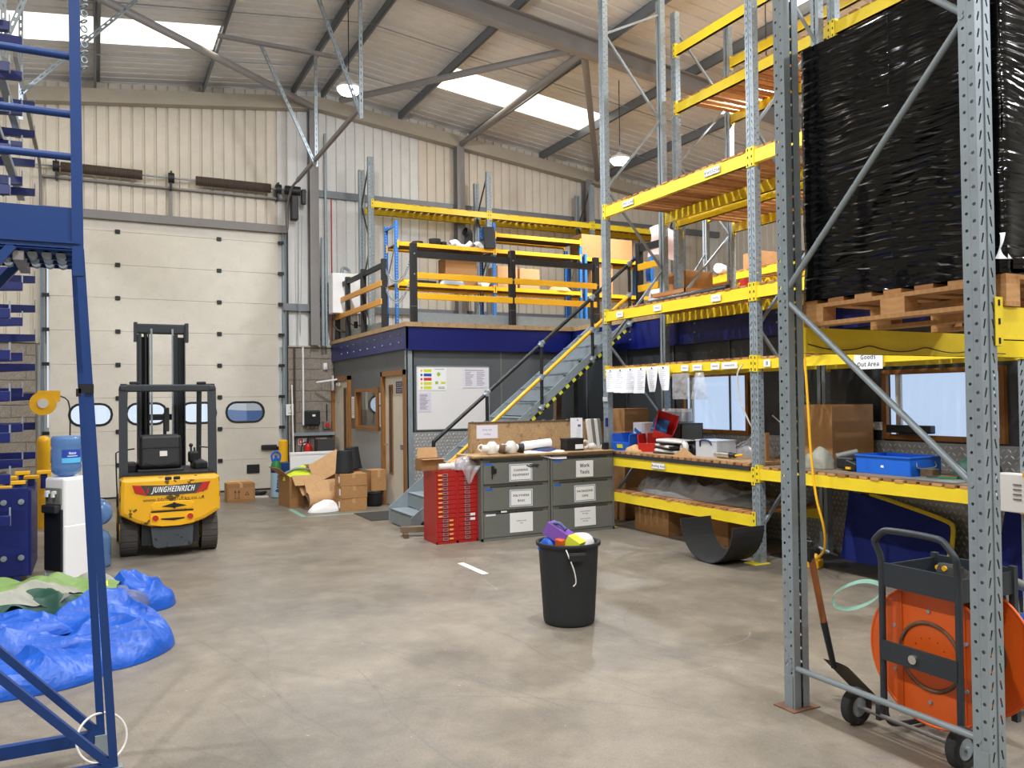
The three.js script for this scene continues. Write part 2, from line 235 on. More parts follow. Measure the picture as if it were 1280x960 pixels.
{ // side and front walls
  const wr = ST('wall_right', 'side wall of ribbed cream sheets'); const hE = roofY(XR) + 0.05;
  M(wr, 'outer_leaf', BB(XR, XR + 0.2, 0, hE, ZB - 0.2, ZF), X.cladW);
  for (let z = ZB; z < -3; z += 1) M(wr, 'cladding_sheet', ribSheet(1, () => 0, () => hE - 0.07), X.clad, XR - 0.01, 0, z, 0, -Math.PI / 2, 0);
  const wl = ST('wall_left', 'side wall of plain cream sheets'); M(wl, 'outer_leaf', BB(XL - 0.2, XL, 0, hE, ZB - 0.2, ZF), X.clad);
  const wf = ST('wall_front', 'gable wall of plain cream sheets'); M(wf, 'outer_leaf', EX([[XL, 0], [XR, 0], [XR, hE], [4, 8.1], [XL, hE]], 0.2, 0, 0, ZF), X.clad);
}
{ // roof: sheets run down the slope, one metre wide; translucent sheets at every sixth
  const c = ST('ceiling', 'shallow pitched roof of ribbed liner sheets on steel purlins');
  const sheet = (xa, xb) => {            // from xa to xb along the slope, local z 0..1 with shallow ribs
    const prof = []; for (let k = 0; k < 4; k++) { const b = k * 0.25; prof.push([b, 0], [b + 0.2, 0], [b + 0.21, 0.022], [b + 0.24, 0.022]); } prof.push([1, 0]);
    const pos = []; for (let i = 0; i + 1 < prof.length; i++) { const [a, ya] = prof[i], [b, yb] = prof[i + 1]; const A = [xa, roofY(xa) + ya, a], Bq = [xb, roofY(xb) + ya, a], C = [xb, roofY(xb) + yb, b], D = [xa, roofY(xa) + yb, b]; pos.push(...A, ...C, ...Bq, ...A, ...D, ...C); }
    const g = new THREE.BufferGeometry(); g.setAttribute('position', new THREE.Float32BufferAttribute(pos, 3)); g.computeVertexNormals(); return fix(g);
  };
  const gL = sheet(XL, 4), gR = sheet(4, XR), cuts = [[XL, -3.4], [1.8, 4]], cutsR = [[4, 5.8], [9.2, XR]], gLc = cuts.map((k) => sheet(...k)), gRc = cutsR.map((k) => sheet(...k));
  const sky = (a, b) => EX([[a, roofY(a)], [b, roofY(b)], [b, roofY(b) + 0.03], [a, roofY(a) + 0.03]], 1.0), kL = sky(-3.4, 1.8), kR = sky(5.8, 9.2);
  for (let k = -3; k < 21; k++) {
    const z = -14.72 + k, lit = ((k % 6) + 6) % 6 === 0; if (z > ZF) break;
    if (!lit) { M(c, 'roof_sheet', gL, X.roof, 0, 0, z); M(c, 'roof_sheet', gR, X.roof, 0, 0, z); continue; }
    for (const g of [...gLc, ...gRc]) M(c, 'roof_sheet', g, X.roof, 0, 0, z);
    for (const [g, a, b] of [[kL, -3.4, 1.8], [kR, 5.8, 9.2]]) {
      M(c, 'rooflight', g, X.rooflight, 0, 0, z);
      const m = (a + b) / 2; rectLight(c, Math.abs(b - a), 0.95, ROOFLIGHT, '#fff3dc', [m, roofY(m) - 0.03, z + 0.5], [m, 0, z + 0.5]);
    }
  }
  M(c, 'outer_roof', [[XL - 0.2, 4], [4, XR + 0.2]].map(([a, b]) => EX([[a, roofY(a) + 0.06], [b, roofY(b) + 0.06], [b, roofY(b) + 0.16], [a, roofY(a) + 0.16]], ZF - ZB + 0.6, 0, 0, ZB - 0.3)), X.cladW);
  for (const x of [-5.2, -3.4, -1.75, 0.01, 1.83, 3.5, 4.1, 5.75, 7.4, 9.18, 11, 12.8]) {
    const y = roofY(x); M(c, 'purlin', [BB(x - 0.005, x + 0.005, y - 0.2, y, ZB + 0.02, ZF), BB(x - 0.035, x + 0.005, y - 0.2, y - 0.192, ZB + 0.02, ZF), BB(x - 0.005, x + 0.065, y - 0.008, y, ZB + 0.02, ZF), BB(x - 0.035, x - 0.029, y - 0.2, y - 0.17, ZB + 0.02, ZF)], X.purlin);
  }
  for (const z of [-11, -5, 1]) for (const [a, b] of [[XL, 4], [4, XR]]) {
    const t = (x) => roofY(x) - 0.2, q = (x, d) => [x, t(x) - d];
    M(c, 'rafter', [EX([q(a, 0), q(b, 0), q(b, 0.018), q(a, 0.018)].reverse(), 0.19, 0, 0, z - 0.095), EX([q(a, 0.27), q(b, 0.27), q(b, 0.288), q(a, 0.288)].reverse(), 0.19, 0, 0, z - 0.095), EX([q(a, 0.01), q(b, 0.01), q(b, 0.28), q(a, 0.28)].reverse(), 0.014, 0, 0, z - 0.007)], X.steel);
  }
  for (const [p, q] of [[[0.11, 7.23, -12.33], [3.87, 7.6, -16.2]], [[0.11, 7.23, -12.33], [-1.0, 7.1, -11.1]], [[4.3, 7.63, -15.7], [6.9, 7.34, -11.1]], [[7.12, 7.3, -16.3], [7.05, 7.33, -11.2]], [[10.6, 6.9, -16.2], [7.1, 7.3, -11.2]]]) M(c, 'bracing_tube', CY(p, q, 0.06, 0.06, 14), X.steel);
  M(c, 'cable_tray', BB(1.7, 3.6, 7.42, 7.47, -13.35, -13.27), X.steel);
  for (const z of [-14.9, -12.9]) M(c, 'sag_rod', CY([XL, roofY(XL) - 0.12, z], [4, roofY(4) - 0.12, z], 0.009, 0.009, 6), X.galv), M(c, 'sag_rod', CY([4, roofY(4) - 0.12, z], [XR, roofY(XR) - 0.12, z], 0.009, 0.009, 6), X.galv);
}
{ // sectional loading door
  const d = ST('door_1', 'cream sectional loading door with oval windows'); const n = 8, top = DY, h = top / 8.35, z = ZB;
  const W0 = DX0 + 0.03, W1 = DX1 - 0.03;
  const wins = [[-0.42, 0.24], [0.5, 1.16], [1.42, 2.03], [2.24, 2.92]];
  for (let i = 0; i < 9; i++) {
    const y0 = i * h, y1 = Math.min(top, y0 + h) - 0.003; if (y1 - y0 < 0.1) continue;
    const holes = i === 2 ? wins.map(([a, b]) => rrect(a, b, 1.345, 1.71, 0.17).reverse()) : [];
    M(d, 'door_panel', EX([[W0, y0], [W1, y0], [W1, y1], [W0, y1]], 0.045, 0, 0, z - 0.045, 0, 0, 0, 0.004, holes), X.door);
    if (i > 0) for (const hx of [0.353, 2.11]) M(d, 'hinge', RB(0.085, 0.075, 0.03, 0.008, hx, y0 - 0.004, z + 0.014), X.black);
    if (i > 0) for (const hx of [W0 - 0.04, W1 + 0.03]) M(d, 'roller_bracket', B(0.11, 0.06, 0.06, hx, y0, z + 0.05), X.black);
  }
  M(d, 'added_backing', EX([[W0, 0], [W1, 0], [W1, top], [W0, top]], 0.01, 0, 0, z - 0.056, 0, 0, 0, 0, wins.map(([a, b]) => rrect(a, b, 1.345, 1.71, 0.17))), X.door);  // backing sheet added to stop daylight leaking through the panel joints
  for (const [a, b] of wins) {
    const w = M(d, 'window', EX(rrect(a - 0.03, b + 0.03, 1.315, 1.74, 0.2), 0.065, 0, 0, z - 0.055, 0, 0, 0, 0.006, [rrect(a + 0.012, b - 0.012, 1.357, 1.698, 0.16).reverse()]), X.black);
    M(w, 'pane', EX(rrect(a + 0.005, b - 0.005, 1.35, 1.705, 0.165), 0.006, 0, 0, z - 0.03), X.glass);
  }
  M(d, 'bottom_seal', BB(W0, W1, 0, 0.03, z - 0.04, z + 0.02), X.rubber);
  for (const x of [DX0 - 0.06, DX1 + 0.06]) { M(d, 'side_track', [BB(x - 0.03, x + 0.03, 0, 5.2, z + 0.01, z + 0.025), BB(x - 0.035, x - 0.025, 0, 5.2, z + 0.01, z + 0.08), BB(x + 0.025, x + 0.035, 0, 5.2, z + 0.01, z + 0.08)], X.galv); }
  M(d, 'side_seal', BB(DX1 + 0.1, DX1 + 0.14, 0, 5.1, z, z + 0.07), X.black);
  for (const x of [DX0 - 0.08, DX1 + 0.13]) M(d, 'lift_track', [TU([[x, 5.15, z + 0.06], [x, 5.6, z + 0.12], [x, 5.87, z + 0.45], [x, 5.9, z + 1.0]], 0.025, 16, 6), BAR([x, 5.9, z + 0.95], [x, 5.95, -11.4], 0.05, 0.06)], X.steel);
  // torsion shaft with springs and motor
  M(d, 'shaft', CY([DX0 - 0.35, 5.9, z + 0.2], [DX1 + 0.5, 5.9, z + 0.2], 0.017), X.galv);
  for (const [a, b] of [[-0.55, 0.76], [1.68, 3.05]]) M(d, 'spring', [CY([a, 5.9, z + 0.2], [b, 5.9, z + 0.2], 0.084, 0.084, 18), ...Array.from({ length: 34 }, (_, k) => fix(mv(new THREE.TorusGeometry(0.084, 0.009, 5, 16), a + (b - a) * (k + 0.5) / 34, 5.9, z + 0.2, 0, Math.PI / 2)))], X.brown);
  for (const x of [-0.62, 1.25, 3.2]) M(d, 'bearing_plate', [B(0.03, 0.34, 0.22, x, 5.86, z + 0.12), CY([x - 0.05, 5.9, z + 0.2], [x + 0.05, 5.9, z + 0.2], 0.095, 0.095, 18)], X.black);
  M(d, 'mounting_bar', [BB(DX0 - 0.1, DX1 + 0.2, 5.72, 5.75, z + 0.02, z + 0.12), BB(1.22, 1.28, DY + 0.1, 5.75, z + 0.02, z + 0.06)], X.steel);
  M(d, 'motor', [RB(0.14, 0.5, 0.18, 0.03, 3.5, 5.55, z + 0.22), CY([3.33, 5.9, z + 0.2], [3.62, 5.9, z + 0.2], 0.09, 0.09, 16), RB(0.09, 0.3, 0.1, 0.02, 3.68, 5.78, z + 0.25)], X.black);
  M(d, 'pull_chain', [TU([[3.57, 5.4, z + 0.3], [3.56, 4.2, z + 0.3], [3.58, 3.0, z + 0.3], [3.61, 4.2, z + 0.3], [3.63, 5.4, z + 0.3]], 0.007, 50, 5)], X.galv);
}
// slotted struts that hang the door tracks from the roof
const tStrut = [];
function strut(parent, p, q) { // channel with slot rows
  const L = Math.hypot(q[0] - p[0], q[1] - p[1], q[2] - p[2]), n = Math.floor(L / 0.1), hl = []; for (let i = 0; i < n; i++) hl.push(rrect(-0.008, 0.008, 0.03 + i * 0.1, 0.085 + i * 0.1, 0.007, 1).reverse());
  const g = new THREE.ExtrudeGeometry(shape([[-0.026, 0], [0.026, 0], [0.026, L], [-0.026, L]], hl), { depth: 0.004, bevelEnabled: false }); const k = fix(g), s1 = BB(-0.026, -0.022, 0, L, -0.035, 0), s2 = BB(0.022, 0.026, 0, L, -0.035, 0);
  const all = MG([k, s1, s2]), d = V(...q).sub(V(...p)).normalize(); all.applyQuaternion(new THREE.Quaternion().setFromUnitVectors(V(0, 1, 0), d)); all.translate(...p); return M(parent, 'slotted_strut', boxUV(all), X.galv);
}
{
  const h = T('track_hanger', 'slotted steel struts hanging the door track beside the gable column', 'hanger', [3.42, 5.8, -14.1]);
  strut(h, [0, 0, 0], [0, 2.0, 0]); strut(h, [0, 0, 0], [-0.9, 2.0, -0.1]); strut(h, [0, 0, 2.7], [0, 2.05, 2.7]); strut(h, [0, 0.05, 2.7], [-0.55, 2.05, 2.2]);
  const h2 = T('track_hanger', 'slotted steel struts above the blue cantilever racking', 'hanger', [-0.88, 5.5, -12.5]);
  strut(h2, [0, 0, 0], [0, 1.8, 0]); strut(h2, [0, 0.35, 0], [1.4, 1.9, 0]); strut(h2, [0, -0.05, 2.3], [0, 1.75, 2.3]); strut(h2, [0, 0.1, 2.3], [0.6, 1.75, 2.3]);
}
// high bay lamps
{
  const prof = [[0, 0.12], [0.06, 0.12], [0.07, 0.08], [0.15, 0.06], [0.19, 0.02], [0.19, 0.0], [0.17, 0.0]];
  const first = T('high_bay_lamp', 'round white high bay lamp hung below the roof ridge', 'lamp', [3.48, 6.53, -12.25], 0, 'high bay lamps');
  M(first, 'housing', LA(prof, 28), X.offw); M(first, 'diffuser', LA([[0.175, 0.004], [0.17, -0.03], [0.13, -0.075], [0.06, -0.095], [0, -0.1]], 28), X.lamp); M(first, 'cable', CY([0, 0.12, 0], [0, 1.45, 0], 0.008, 0.008, 6), X.black); M(first, 'hook', CY([0, 0.1, 0], [0, 0.26, 0], 0.02, 0.012, 8), X.galv);
  const light = (p) => { const l = new THREE.PointLight('#f4f7ff', BOWL_GLOW, 0, 2); l.position.set(p[0], p[1] - 0.055, p[2]); l.castShadow = true; l.shadow.radius = 3; scene.add(l); const s = new THREE.SpotLight('#f4f7ff', LAMP_POWER, 0, 75 * D2R, 0.5, 2); s.position.set(p[0], p[1] - 0.06, p[2]); s.target.position.set(p[0], 0, p[2]); s.castShadow = true; s.shadow.radius = 4; scene.add(s, s.target); };
  light([3.48, 6.53, -12.25]);
  for (const [x, y] of [[3.48, 6.53], [8.5, 6.05], [-1.6, 5.92]]) for (const z of [-12.25, -8.6, -4.95, -1.3, 2.35]) {
    if ((x === 3.48 && z === -12.25) || (x < 0 && (z === -8.6 || z > 0))) continue;
    dup(first, [x, y, z], 0, x === 8.5 && z < -12 ? 'round white high bay lamp over the mezzanine racking' : x === 8.5 && z === -8.6 ? 'round white high bay lamp seen between rack uprights' : 'round white high bay lamp in the row above the aisle', 'high bay lamps'); light([x, y, z]);
  }
}
// the yard outside the loading door
{
  const y = M(scene, 'ground', BB(-30, 40, -0.3, -0.05, -70, ZB - 0.3), X.mortar); y.userData = { kind: 'structure', label: 'pale concrete yard outside' };
  const t = T('parked_trailer', 'blue and white trailer parked outside the loading door', 'trailer', [6, 0, -32]);
  M(t, 'body', RB(3, 2.4, 7, 0.05, 0, 2.0, 0), X.blueS); M(t, 'stripe', [B(3.02, 0.25, 7.02, 0, 1.55, 0)], X.white); for (const z of [-2.4, 2.4]) for (const s of [-1.2, 1.2]) M(t, 'wheel', CY([s - 0.15, 0.45, z], [s + 0.15, 0.45, z], 0.5, 0.5, 20), X.tyre);
}

// ================= office block, mezzanine and stairs =================
const MF = 2.93;                      // mezzanine floor level
{
  const o = ST('wall_office_side', 'dark grey panelled office wall with bright metal dado');
  // side wall x = 4.3 with openings: door A z -16.36..-15.2, window -14.75..-13.5, door B -13.12..-12.05
  M(o, 'wall_panel', EX([[-16.4, 1.2], [-16.36, 1.2], [-16.36, 2.16], [-15.2, 2.16], [-15.2, 1.2], [-14.78, 1.2], [-14.78, 1.93], [-13.47, 1.93], [-13.47, 1.2], [-13.12, 1.2], [-13.12, 2.16], [-12.05, 2.16], [-12.05, 1.2], [-12.0, 1.2], [-12.0, 2.8], [-16.4, 2.8]].map(([z, y]) => [-z, y]), 0.1, 4.3, 0, 0, 0, Math.PI / 2, 0), X.wallG, 0, 0, 0);
  M(o, 'metal_dado', [BB(4.295, 4.4, 0, 1.2, -15.2, -13.12), BB(4.295, 4.4, 0, 1.2, -12.05, -12)], X.tread);
  M(o, 'corner_angle', [BB(4.27, 4.285, 0, 2.5, -12.05, -11.95), BB(4.27, 4.36, 0, 2.5, -11.965, -11.95)], X.galv);
  const oi = ST('wall_office_inner', 'cream lined office interior'); M(oi, 'lining', [BB(4.42, 7.2, 0, 2.78, -16.4, -16.36), BB(7.16, 7.2, 0, 2.78, -16.4, -12.1), BB(4.42, 7.2, 0, 2.78, -12.14, -12.11), BB(4.42, 4.44, 1.95, 2.78, -16.3, -12.15)], X.cream); M(oi, 'ceiling_board', BB(4.42, 7.2, 2.74, 2.78, -16.4, -12.1), X.whiteM); M(oi, 'desk', BB(5.3, 6.6, 0.9, 1.15, -16.3, -15.5), X.cabD);
  const ol = T('added_office_light', 'added ceiling light panel that brightens the office interior', 'light', [5.6, 2.72, -14.2]); M(ol, 'panel', BB(-0.3, 0.3, -0.01, 0.02, -0.6, 0.6), X.lit); rectLight(ol, 0.58, 1.18, 6, '#fff6e6', [0, -0.02, 0], [5.6, 0, -14.2]);  // unseen panel, added to light the cream lining behind the window
  const w4 = ST('window_4', 'oval window in the office rear wall'); M(w4, 'window_frame', EX(rrect(-0.3, 0.3, -0.19, 0.19, 0.18), 0.03, 5.3, 1.64, -16.36, 0, 0, 0, 0, [rrect(-0.26, 0.26, -0.16, 0.16, 0.15)]), X.black); M(w4, 'pane', EX(rrect(-0.27, 0.27, -0.165, 0.165, 0.15), 0.005, 5.3, 1.64, -16.35), X.lit);
  const f = ST('wall_office_front', 'dark grey panelled office front with tread plate dado');
  M(f, 'wall_panel', BB(4.36, 7.3, 1.22, 2.8, -12.1, -12.0), X.wallG); M(f, 'tread_plate', BB(4.36, 7.3, 0, 1.22, -12.1, -11.99), X.tread); M(f, 'joint_strip', [BB(5.9, 5.93, 1.22, 2.5, -12.0, -11.994)], X.cab);
  const d2 = ST('wall_office_rack', 'dark panelled wall with oak windows behind the racking');
  const wy = [[-9.02, -7.82, 1.29, 1.99], [-5.76, -4.58, 1.32, 1.93]];   // window z0,z1,y0,y1
  const outl = [[1.8, 1.25], [11.9, 1.25], [11.9, 2.8], [1.8, 2.8]];
  M(d2, 'wall_panel', EX(outl, 0.08, 7.32, 0, 0, 0, Math.PI / 2, 0, 0, wy.map(([a, b, c, d]) => [[-b, c], [-b, d], [-a, d], [-a, c]])), X.wallD);
  M(d2, 'tread_plate', BB(7.3, 7.4, 0, 1.25, -11.9, -1.8), X.tread);
  for (let z = -11.6; z < -2; z += 1.15) M(d2, 'panel_joint', BB(7.305, 7.318, 1.25, 2.45, z, z + 0.03), X.wallG);
  wy.forEach(([a, b, c, d], i) => {
    const w = ST(`window_${i + 2}`, 'oak framed office window with pale lit blind');
    M(w, 'window_frame', [BB(7.27, 7.36, c - 0.05, c, a - 0.05, b + 0.05), BB(7.27, 7.36, d, d + 0.05, a - 0.05, b + 0.05), BB(7.27, 7.36, c, d, a - 0.05, a), BB(7.27, 7.36, c, d, b, b + 0.05)], X.oak);
    M(w, 'mullion', BB(7.31, 7.35, c, d, a + 0.08, a + 0.14), X.offw);
    M(w, 'pane', BB(7.34, 7.348, c, d, a, b), X.lit);
    rectLight(w, b - a - 0.04, d - c - 0.04, 0.5, '#c9dcff', [7.3, (c + d) / 2, (a + b) / 2], [0, (c + d) / 2, (a + b) / 2]);
  });
  // raised lozenges of the tread plate, too many and too small to pick apart
  const lz = (parent, list, ry) => { const g = new THREE.SphereGeometry(1, 6, 3); const im = new THREE.InstancedMesh(g, X.lozenge, list.length), m = new THREE.Matrix4(), q = new THREE.Quaternion(); im.name = 'tread_lozenges'; im.userData = { kind: 'stuff' }; im.castShadow = im.receiveShadow = true; list.forEach(([x, y, z, s], i) => { q.setFromEuler(new THREE.Euler(0, ry, 0)); const q2 = new THREE.Quaternion().setFromAxisAngle(V(0, 0, 1), s * 0.78); q.multiply(q2); m.compose(V(x, y, z), q, V(0.025, 0.0088, 0.0055)); im.setMatrixAt(i, m); }); parent.add(im); };
  const l1 = [], l2 = []; let fl = 0; for (let y = 0.03; y < 1.2; y += 0.052) { fl++; for (let x = 4.4 + (fl % 2) * 0.026, k = fl; x < 7.2; x += 0.052, k++) l1.push([x, y, -11.99, k % 2 ? 1 : -1]); }
  for (let y = 0.03; y < 1.23; y += 0.056) { fl++; for (let z = -9.3 + (fl % 2) * 0.028, k = fl; z < -2.6; z += 0.056, k++) l2.push([7.3, y, z, k % 2 ? 1 : -1]); }
  lz(f, l1, 0); lz(d2, l2, -Math.PI / 2);
  M(d2, 'rear_lining', BB(7.5, 7.6, 0, 2.8, -11.9, -1.8), X.cream);
}
{ // office side openings
  const w = ST('window_1', 'oak framed reflective office window');
  M(w, 'window_frame', [BB(4.26, 4.38, 1.2, 1.26, -14.8, -13.45), BB(4.26, 4.38, 1.88, 1.94, -14.8, -13.45), BB(4.26, 4.38, 1.26, 1.88, -14.8, -14.73), BB(4.26, 4.38, 1.26, 1.88, -13.52, -13.45)], X.oak);
  M(w, 'pane', BB(4.31, 4.32, 1.26, 1.88, -14.73, -13.52), X.glass);
  const leaf = (n, z0, z1, gz) => {
    const d = ST(n, 'cream office door in an oak frame with a narrow glazed slot');
    M(d, 'door_frame', [BB(4.24, 4.4, 0, 2.2, z0 - 0.06, z0 + 0.02), BB(4.24, 4.4, 0, 2.2, z1 - 0.02, z1 + 0.05), BB(4.24, 4.4, 2.12, 2.2, z0 - 0.06, z1 + 0.05)], X.oak);
    M(d, 'door_leaf', BB(4.3, 4.345, 0.01, 2.12, z0 + 0.02, z1 - 0.02), X.cream);
    const g = M(d, 'vision_panel', [BB(4.285, 4.3, 0.55, 1.95, gz - 0.09, gz - 0.06), BB(4.285, 4.3, 0.55, 1.95, gz + 0.06, gz + 0.09), BB(4.285, 4.3, 0.52, 0.55, gz - 0.09, gz + 0.09), BB(4.285, 4.3, 1.95, 1.98, gz - 0.09, gz + 0.09)], X.oak);
    M(g, 'pane', BB(4.292, 4.299, 0.55, 1.95, gz - 0.06, gz + 0.06), X.cabD);
    M(d, 'door_handle', [CY([4.3, 1.0, z0 + 0.14], [4.24, 1.0, z0 + 0.14], 0.012), CY([4.245, 1.0, z0 + 0.14], [4.245, 1.0, z0 + 0.28], 0.011)], X.chrome);
    return d;
  };
  const d2 = leaf('door_2', -13.12, -12.05, -12.8), d3 = leaf('door_3', -16.36, -15.2, -15.55);
  M(d3, 'door_closer', [B(0.06, 0.06, 0.25, 4.27, 2.05, -15.9)], X.offw);
  const p = print(0.18, 0.1, '#454a6a', words([['FIRE DOOR', 0.35, 0.26, '#d8dae8'], ['KEEP SHUT', 0.68, 0.26, '#d8dae8']]));
  for (const y of [1.98, 1.88]) M(d2, 'door_sign', SHEET(0.3, 0.09), p, 4.297, y, -12.4, 0, -Math.PI / 2, 0);
  M(d2, 'door_sign', SHEET(0.22, 0.07), p, 4.297, 0.98, -12.25, 0, -Math.PI / 2, 0);
}
{ // mezzanine decks and fascias
  const m = ST('mezzanine_floor', 'mezzanine deck of chipboard edged with painted steel fascia');
  M(m, 'deck', [BB(4.22, 7.2, 2.86, MF, -16.4, -11.86), BB(7.2, XR, 2.86, MF, -16.4, -1.6)], X.board);
  M(m, 'soffit', [BB(4.3, 7.2, 2.78, 2.86, -16.4, -12), BB(7.25, XR, 2.78, 2.86, -16.4, -1.6)], X.steel);
  M(m, 'front_fascia', [BB(4.25, 7.2, 2.5, 2.87, -11.93, -11.9)], X.blueN);
  const s = M(m, 'side_fascia', [BB(4.25, 4.28, 2.52, 2.87, -16.4, -11.9)], X.blueN);
  for (let i = 0; i < 9; i++) for (const y of [2.63, 2.76]) M(s, 'bolt', fix(mv(new THREE.SphereGeometry(0.014, 8, 5), 4.247, y, -15.6 + i * 0.42)), X.galv);
  const r = M(m, 'rack_side_fascia', [BB(7.22, 7.25, 2.45, 2.87, -11.9, -1.6)], X.blueN);
  for (let i = 0; i < 6; i++) for (const y of [2.6, 2.72]) M(r, 'bolt', fix(mv(new THREE.SphereGeometry(0.016, 8, 5), 7.217, y, -10.2 + i * 1.5)), X.galv);
  M(m, 'end_fascia', BB(7.22, XR, 2.45, 2.87, -1.65, -1.6), X.blueN);
}
// guard rails
{
  const g1 = T('guard_rail', 'black and amber guard rail along the office side of the mezzanine', 'guard rail', [4.36, MF, -13.3]);
  const zs = [0, -1.33, -2.55, -3.05].map((z, i) => [0, -1.2, -2.25, -3.0][i]);
  for (const z of zs) M(g1, 'post', RB(0.09, 1.2, 0.09, 0.01, 0, 0.6, z), X.black);
  M(g1, 'top_rail', BB(-0.03, 0.03, 1.06, 1.14, -3.0, 0), X.black); for (const y of [0.47, 0.78]) M(g1, 'mid_rail', RB(0.035, 0.1, 3.05, 0.008, -0.05, y, -1.5), X.amberW);
  M(g1, 'kick_plate', BB(0.045, 0.05, 0, 0.15, -3.0, 0), X.galv);
  const g2 = T('guard_rail', 'black and yellow guard rail along the front edge of the mezzanine', 'guard rail', [4.4, MF, -11.97]);
  for (const x of [0, 1.72, 3.36]) { const p = M(g2, 'post', RB(0.1, 1.24, 0.1, 0.012, x, 0.62, 0), X.black); M(p, 'cable_tie', B(0.106, 0.006, 0.106, x, 0.25, 0), X.cab); for (const y of [0.75, 1.07]) M(p, 'bolt', CY([x, y, 0.05], [x, y, 0.058], 0.013, 0.013, 8), X.galv); }
  M(g2, 'top_rail', BB(0.05, 3.3, 1.02, 1.12, -0.035, 0.035), X.black);
  for (const y of [0.41, 0.73]) for (const [a, b] of [[0.04, 1.7], [1.74, 3.34]]) M(g2, 'mid_rail', RB(b - a, 0.1, 0.035, 0.01, (a + b) / 2, y, 0.055), X.safety);
  M(g2, 'kick_plate', BB(0.05, 3.3, 0, 0.17, -0.06, -0.055), X.galv);
  const g3 = T('guard_rail', 'short black and yellow guard rail at the head of the stairs', 'guard rail', [7.3, MF, -10.05]);
  for (const z of [0, 0.58]) M(g3, 'post', RB(0.09, 1.12, 0.09, 0.01, 0, 0.56, z), X.black);
  M(g3, 'top_rail', BB(-0.03, 0.03, 0.98, 1.08, 0, 0.58), X.black); for (const y of [0.42, 0.74]) M(g3, 'mid_rail', RB(0.035, 0.1, 0.5, 0.008, -0.05, y, 0.29), X.safety);
  const ch = T('gate_chain', 'two steel gate chains hanging between guard rail posts', 'chain', [4.38, MF, -12.6]);
  for (const y of [1.0, 0.68]) { const gs = []; const n = 26; for (let i = 0; i < n; i++) { const t = i / (n - 1), z = lerp(-0.66, 0.57, t), yy = y - 0.28 * (1 - (2 * t - 1) ** 2); gs.push(fix(mv(new THREE.TorusGeometry(0.026, 0.006, 5, 10), 0, yy, z, i % 2 ? Math.PI / 2 : 0, Math.PI / 2, 0))); } M(ch, 'chain_run', gs, X.galv); }
}
{ // stairs, rising along +x in front of the office
  const z0 = -11.05, z1 = -10.15, xa = 3.66, xb = 7.16, n = 14, rise = MF / n, go = (xb - xa) / (n - 0.5);
  const st = T('staircase', 'galvanised steel staircase with black and yellow handrails climbing to the mezzanine', 'stairs', [xa, 0, z1]);
  const w = z1 - z0, k = rise / go, Ls = xb - xa;
  for (const [z, q] of [[-0.02, -0.03], [-w, 0.03]]) M(st, 'stringer', EX([[0, 0.02], [0.12, 0.02], [Ls + 0.05, (Ls + 0.05) * k - 0.06], [Ls + 0.05, MF - 0.06], [Ls - 0.1 - q, MF - 0.06], [0, 0.2 + q]], 0.02, 0, 0, z), X.galv);
  const tg = MG([BB(0, go + 0.02, -0.03, 0, -w + 0.02, -0.02), BB(0, 0.012, -rise * 0.92, -0.01, -w + 0.02, -0.02), BB(go + 0.008, go + 0.02, -0.09, 0, -w + 0.02, -0.02)]);
  for (let i = 0; i < n - 1; i++) M(st, 'tread', tg, X.galv, i * go + 0.02, (i + 1) * rise, 0);
  const hz = M(st, 'hazard_strip', [BAR([0.15, 0.075, 0.006], [Ls, Ls * k - 0.045, 0.006], 0.006, 0.05)], X.black);
  for (let i = 0; i < 28; i++) { const t = (i + 0.5) / 28, x = lerp(0.3, Ls - 0.05, t); M(hz, 'chevron', BAR([x, x * k - 0.045, 0.011], [x + 0.05, (x + 0.05) * k - 0.045, 0.011], 0.004, 0.045), X.lime); }
  const rail = (z, nm) => {
    const y = (x) => x * k + 0.11, h = 1.02;
    M(st, 'handrail', [CY([0.32, y(0.32) + h - 0.22, z], [Ls + 0.1, y(Ls + 0.1) + h - 0.22, z], 0.027, 0.027, 14), CY([0.32, 0.2 + y(0.3), z], [0.32, y(0.32) + h - 0.2, z], 0.025, 0.025, 12)], X.black);
    M(st, 'knee_rail', CY([0.35, y(0.35) + 0.33, z], [Ls, y(Ls) + 0.33, z], 0.027, 0.027, 14), X.safety);
    for (const x of [1.11, 1.97, 2.83, 3.5]) { const p = M(st, 'baluster', CY([x, y(x) - 0.12, z], [x, y(x) + h - 0.22, z], 0.024, 0.024, 12), X.black); for (const q of [h - 0.22, 0.33, -0.1]) M(p, 'clamp', [CY([x, y(x) + q - 0.04, z], [x, y(x) + q + 0.04, z], 0.034, 0.034, 12), CY([x - 0.04, y(x) + q - 0.03, z], [x + 0.04, y(x) + q + 0.03, z], 0.033, 0.033, 12)], X.galv); }
  };
  rail(0.03);
  M(st, 'bolt_row', [0.6, 1.2, 1.8, 2.4, 3.0].map((x) => CY([x, x * k + 0.06, 0], [x, x * k + 0.06, 0.012], 0.014, 0.014, 8)), X.galv);
}
